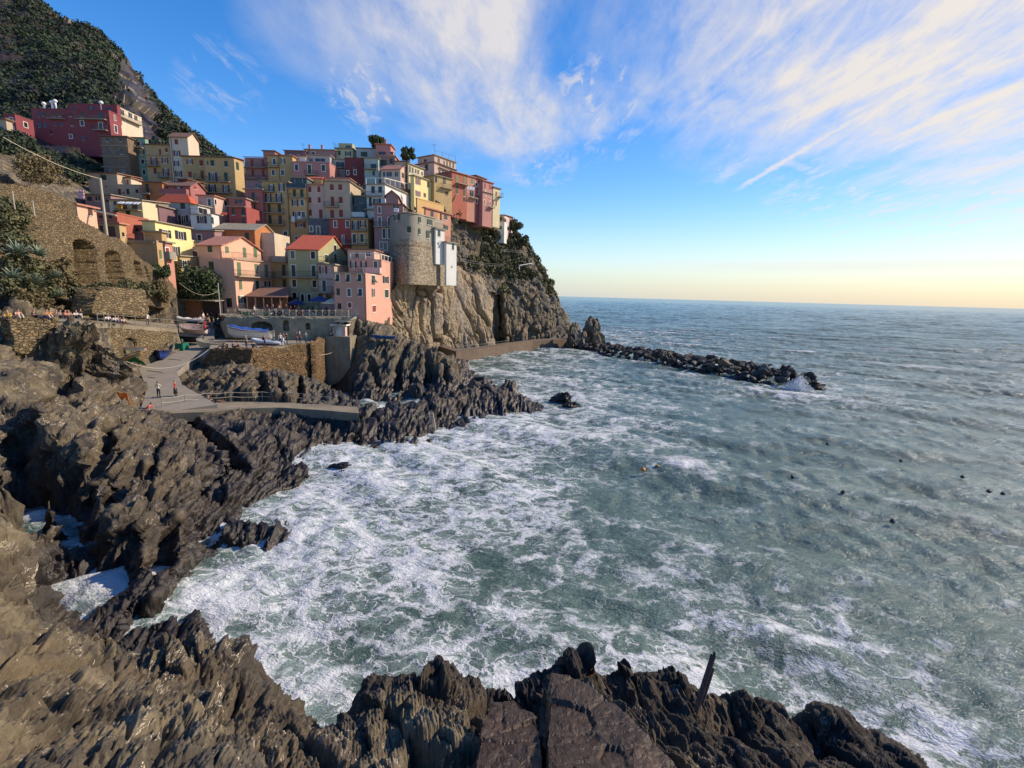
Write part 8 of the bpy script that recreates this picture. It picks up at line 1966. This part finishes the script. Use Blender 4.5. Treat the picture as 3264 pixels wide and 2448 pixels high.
# white kiosk and the harbour wall under it
bk = block('P', 195, 292, 330, 262, 345, 86, 0, ext=.5) if 'P' in FR else None
FR['P'] = (980, 930, .4159)
hw = block('P', 62, 325, 455, 345, 700, 77.4, 0, ext=2.0); root = empty('harbour_wall', (float(hw.C[0]), float(hw.C[1]), float(hw.zb))); L = tuple(root.location); walls(hw, M_old, root, L); tag(root, 'concrete harbour wall carrying the white kiosk', 'wall')
bk = block('P', 195, 288, 328, 262, 343, 77.8, 0, ext=.2); bk.z0 = hw.zt - .1; bk.dep = 1.8; root = empty('kiosk', (float(bk.C[0]), float(bk.C[1]), float(hw.zt))); L = tuple(root.location); walls(bk, CL['lightpink'], root, L); roof(bk, 'f', simple('white_roof', (226, 224, 216), .6), root, L, 1, .3)
mb = MB(); mb.box((bk.C[0] - bk.w * .5, bk.C[1] - .04, (bk.z0 + bk.zt) / 2), (.9, .06, 1.5)); part(mb, 'shutter', CL['white'], root, L); tag(root, 'small white kiosk with a flat roof by the metal stairs', 'kiosk')
def stairs(name, label, a, b, w, n, mat=M_steel):
    """straight metal flight from a (low) to b (high) with handrails"""
    a, b = np.array(a), np.array(b); root = empty(name, tuple(a)); L = tuple(a); side = np.array([0, w, 0])
    for i in range(n):
        p = a + (b - a) * (i + .5) / n; mb = MB(); mb.box(tuple(p + side / 2), (abs(b[0] - a[0]) / n * .95, w, .04)); part(mb, 'step', mat, root, L)
    for s in (0, 1):
        mb = MB(); mb.bar(a + side * s, b + side * s, .06, .2); part(mb, 'stringer', mat, root, L)
        mb = MB(); mb.bar(a + side * s + [0, 0, 1], b + side * s + [0, 0, 1], .05)
        for i in range(6): p = a + (b - a) * i / 5 + side * s; mb.bar(p, p + [0, 0, 1], .035, up=(1, 0, 0))
        part(mb, 'handrail', mat, root, L)
    tag(root, label, 'stairs')
stairs('metal_stairs', 'galvanised steel stairs, the lower flight beside the white kiosk', P(*fx('P', 175, 330), 77.0), P(*fx('P', 265, 225), 77.0), 1.2, 12)
stairs('metal_stairs', 'galvanised steel stairs, the upper flight by the foot of the pink house', P(*fx('P', 290, 222), 77.6), P(*fx('P', 372, 168), 77.6), 1.2, 9)
mb = MB(); p = P(*fx('P', 275, 226), 77.6); mb.box(tuple(p), (2.2, 2.4, .12)); p2 = P(*fx('P', 130, 200), 82); o = mb.build('stair_landing', M_steel); tag(o, 'steel platform between the two flights of metal stairs', 'platform')
# ladder on the low ridge
a_ = hit(938, 926); a_ = a_ - ray(938 * DS, 926 * DS) * 1.3; b_ = a_ + np.array([-.45, .5, 1.6]); root = empty('ladder', tuple(a_)); L = tuple(a_)
for s in (-.22, .22): mb = MB(); mb.bar(a_ + [s, 0, -.3], b_ + [s, 0, .1], .06); part(mb, 'stile', simple('pale_ladder', (190, 176, 150), .6), root, L)
for i in range(6): p = a_ + (b_ - a_) * (i + .5) / 6 + [0, 0, .03]; mb = MB(); mb.bar(p - [.22, 0, 0], p + [.22, 0, 0], .05); part(mb, 'rung', _simple['pale_ladder'], root, L)
tag(root, 'pale bathing ladder fixed to the low dark ridge', 'ladder')
# handrails of the sea wall and the headland paths
sp = [q + np.array([0, .5, 2.02]) for q in sw[:4]]; metal_rail('metal_railing', 'thin railing on the sea wall below the tall cliff', sp, 1.0, 2.2)
def qd(x, y, d): return P(*fx('Q', x, y), d)
metal_rail('metal_railing', 'railing of the path crossing the headland below the white shaft house', [qd(740, 660, 119), qd(860, 680, 129), qd(1000, 698, 139), qd(1125, 700, 146)], 1.0, 2.5, M_steel)
metal_rail('metal_railing', 'railing of the upper viewpoint on the headland', [qd(1095, 568, 149), qd(1200, 574, 153), qd(1335, 588, 158)], 1.0, 2.0, M_steel)
rope_thing('white_handrail', 'white cranked handrail on the outer headland', qd(1260, 722, 152), qd(1262, 680, 152), 0, .10, simple('white_rail', (226, 224, 220), .5), 'railing', 3)
rope_thing('white_handrail', 'long white pipe rail rising to the edge of the headland', qd(1262, 680, 152), qd(1375, 660, 156), 0, .10, _simple['white_rail'], 'railing', 3)
# washing and awnings
def cloth(name, label, f, x0, x1, y0, y1, d, mat, cat, out=0.0):
    a, b = P(*fx(f, x0, y0), d), P(*fx(f, x1, y0), d); z1 = P(*fx(f, x0, y1), d)[2]; n = 8; mb = MB(); g_ = {}
    for i in range(n + 1):
        for k in range(4): q = a + (b - a) * i / n; g_[i, k] = (q[0], q[1] - out * k / 3 - .06 * sin(i * 1.9 + k), a[2] + (z1 - a[2]) * k / 3 + .03 * sin(i * 2.3))
    for i in range(n):
        for k in range(3): mb.poly([g_[i, k + 1], g_[i + 1, k + 1], g_[i + 1, k], g_[i, k]])
    o = mb.build(name, mat, smooth=True); so_ = o.modifiers.new('t', 'SOLIDIFY'); so_.thickness = .03; tag(o, label, cat)
WH = cm((222, 224, 228)); 
cloth('awning', 'white awning over the balcony of the pale green-grey house', 'G', 950, 1312, 488, 530, 90.6, WH, 'awning', .9)
cloth('towel', 'mustard yellow towel on the balcony left of the white awning', 'G', 915, 990, 500, 610, 90.4, cm((214, 160, 40)), 'towel')
cloth('sheet', 'white sheet hanging from the lower balcony of the golden house', 'I', 888, 940, 785, 880, 111, WH, 'washing'); cloth('sheet', 'white cloth drying right of the hanging sheet', 'I', 990, 1050, 780, 830, 111, WH, 'washing')
cloth('sheet', 'white sheet on the terrace rail of the dusky pink house', 'J', 1030, 1110, 545, 605, 102.5, WH, 'washing'); cloth('awning', 'white awning in the cliff edge row', 'F', 1218, 1352, 905, 965, 134.0, WH, 'awning', .8)
cloth('sheet', 'pink washing on the slope at the left of the apricot cottage', 'G', 250, 350, 290, 440, 64, cm((214, 168, 176)), 'washing'); cloth('awning', 'red-striped awning beside the pale cream house', 'C', 1710, 1840, 1085, 1150, 102, cm((170, 70, 56)), 'awning', .8)
# satellite dishes / chimney pots of the long crimson building
for x, y, l in [(735, 428, 'white chimney pot, leftmost on the crimson roof'), (870, 405, 'white chimney pot, second on the crimson roof'), (925, 385, 'tallest white chimney pot on the crimson roof'), (1695, 410, 'white chimney pot near the corner of the crimson roof')]:
    c = P(*fx('A', x, y), 134); mb = MB(); mb.tube([c - [0, 0, 2.2], c], .22, 8); mb.lathe([(.25, -.3), (.5, -.1), (.52, .2), (.3, .45), (.02, .5)], tuple(c), 10); o = mb.build('chimney_pot', WH, smooth=True); tag(o, l, 'chimney', 'white chimney pots on the crimson roof')
# roof railings against the sky
metal_rail('roof_railing', 'thin railing round the roof of the large pink top house', [P(*fx('F', 625, 318), 141.5), P(*fx('F', 1000, 425), 150)], 1.3, 3.0, M_rail, (), .06)
metal_rail('roof_railing', 'pale frame on the roof of the pale yellow tower house', [P(*fx('E', 400, 310), 143), P(*fx('E', 712, 235), 144)], 1.6, 2.4, M_trim, (), .08) if False else None
_u = bl4[1]; _top = np.array([0, 0, .03])
metal_rail('roof_railing', 'white posted railing on the front edge of the roof terrace of the tall pink house', [_u.Lf + _top + _u.t * .3, _u.C + _top - _u.t * .2], 1.2, 2.4, M_trim, (), .11)
metal_rail('roof_railing', 'white posted railing above the sunlit side of the tall pink house', [_u.C + _top - _u.t * .2, _u.C + _top - _u.t * .2 + _u.bk * _u.dep], 1.2, 2.6, M_trim, (), .11)
metal_rail('roof_railing', 'white railing of the white terrace house', [P(*fx('J', 565, 140), 112), P(*fx('J', 878, 140), 112), P(*fx('J', 1285, 232), 124)], 1.3, 2.6, M_trim, (), .13)
# aerials and a distant ship
for x, y, d in [(800, 305, 144), (722, 316, 143), (655, 318, 143), (938, 320, 142)]:
    c = D(x, y + 8, d=d); mb = MB(); mb.bar(c, c + [0, 0, 2.2], .05); mb.bar(c + [-.6, 0, 1.9], c + [.6, 0, 1.9], .04); mb.bar(c + [-.4, 0, 1.6], c + [.4, 0, 1.6], .04); o = mb.build('aerial', M_rail); tag(o, 'thin television aerial on a roof of the top row', 'aerial', 'television aerials on the skyline')
# splash at the tip of the breakwater
r = np.random.default_rng(77)
c = D(1716, 838, z=0); n = 2600; h = r.uniform(0, 1, n) ** 1.8; ang = r.uniform(0, 6.28, n); rad = (.3 + 1.1 * (1 - h)) * r.uniform(0, 1, n) * 1.6; h = h * (.45 + .55 * np.abs(np.sin(ang * 2.5 + 1)))
p = np.stack([c[0] + rad * np.cos(ang) * 1.3 + .5 * h, c[1] + rad * np.sin(ang) - .8, h * 2.4], 1); a = r.normal(size=(n, 3)) * .09; b = r.normal(size=(n, 3)) * .09
V = np.stack([p - a, p + b, p + a], 1).reshape(-1, 3)
ms2, nt2, bs2 = material('spray'); bs2.inputs['Base Color'].default_value = (.85, .86, .88, 1); bs2.inputs['Roughness'].default_value = .9; bs2.inputs['Alpha'].default_value = .6
o = mesh_np('spray', V, np.arange(len(V)).reshape(-1, 3), ms2); tag(o, 'white spray of a wave breaking on the tip of the breakwater', kind='stuff')

# drain slots across the slipway
FR['T'] = (350, 1060, .20796)
for x0, y0, x1, y1, l in [(565, 588, 800, 615, 'long dark drain slot across the slipway'), (580, 692, 692, 702, 'shorter dark drain slot lower on the slipway'), (895, 412, 1090, 428, 'dark drain slot beside the blue boat')]:
    a, b = [onflat(0, fx('T', x, y)[0] / DS, fx('T', x, y)[1] / DS) + [0, 0, .006] for x, y in ((x0, y0), (x1, y1))]
    d = np.array([.0, .16, 0]); k = b - a; nz = FLATS[0][1]; d[2] = d[1] * nz[1]; mb = MB(); mb.hexa([a, b, b + d, a + d], [q + np.array([0, 0, .012]) for q in (a, b, b + d, a + d)])
    o = mb.build('drain_grate', simple('dark_grate', (40, 38, 38), .8)); tag(o, l, 'drain')
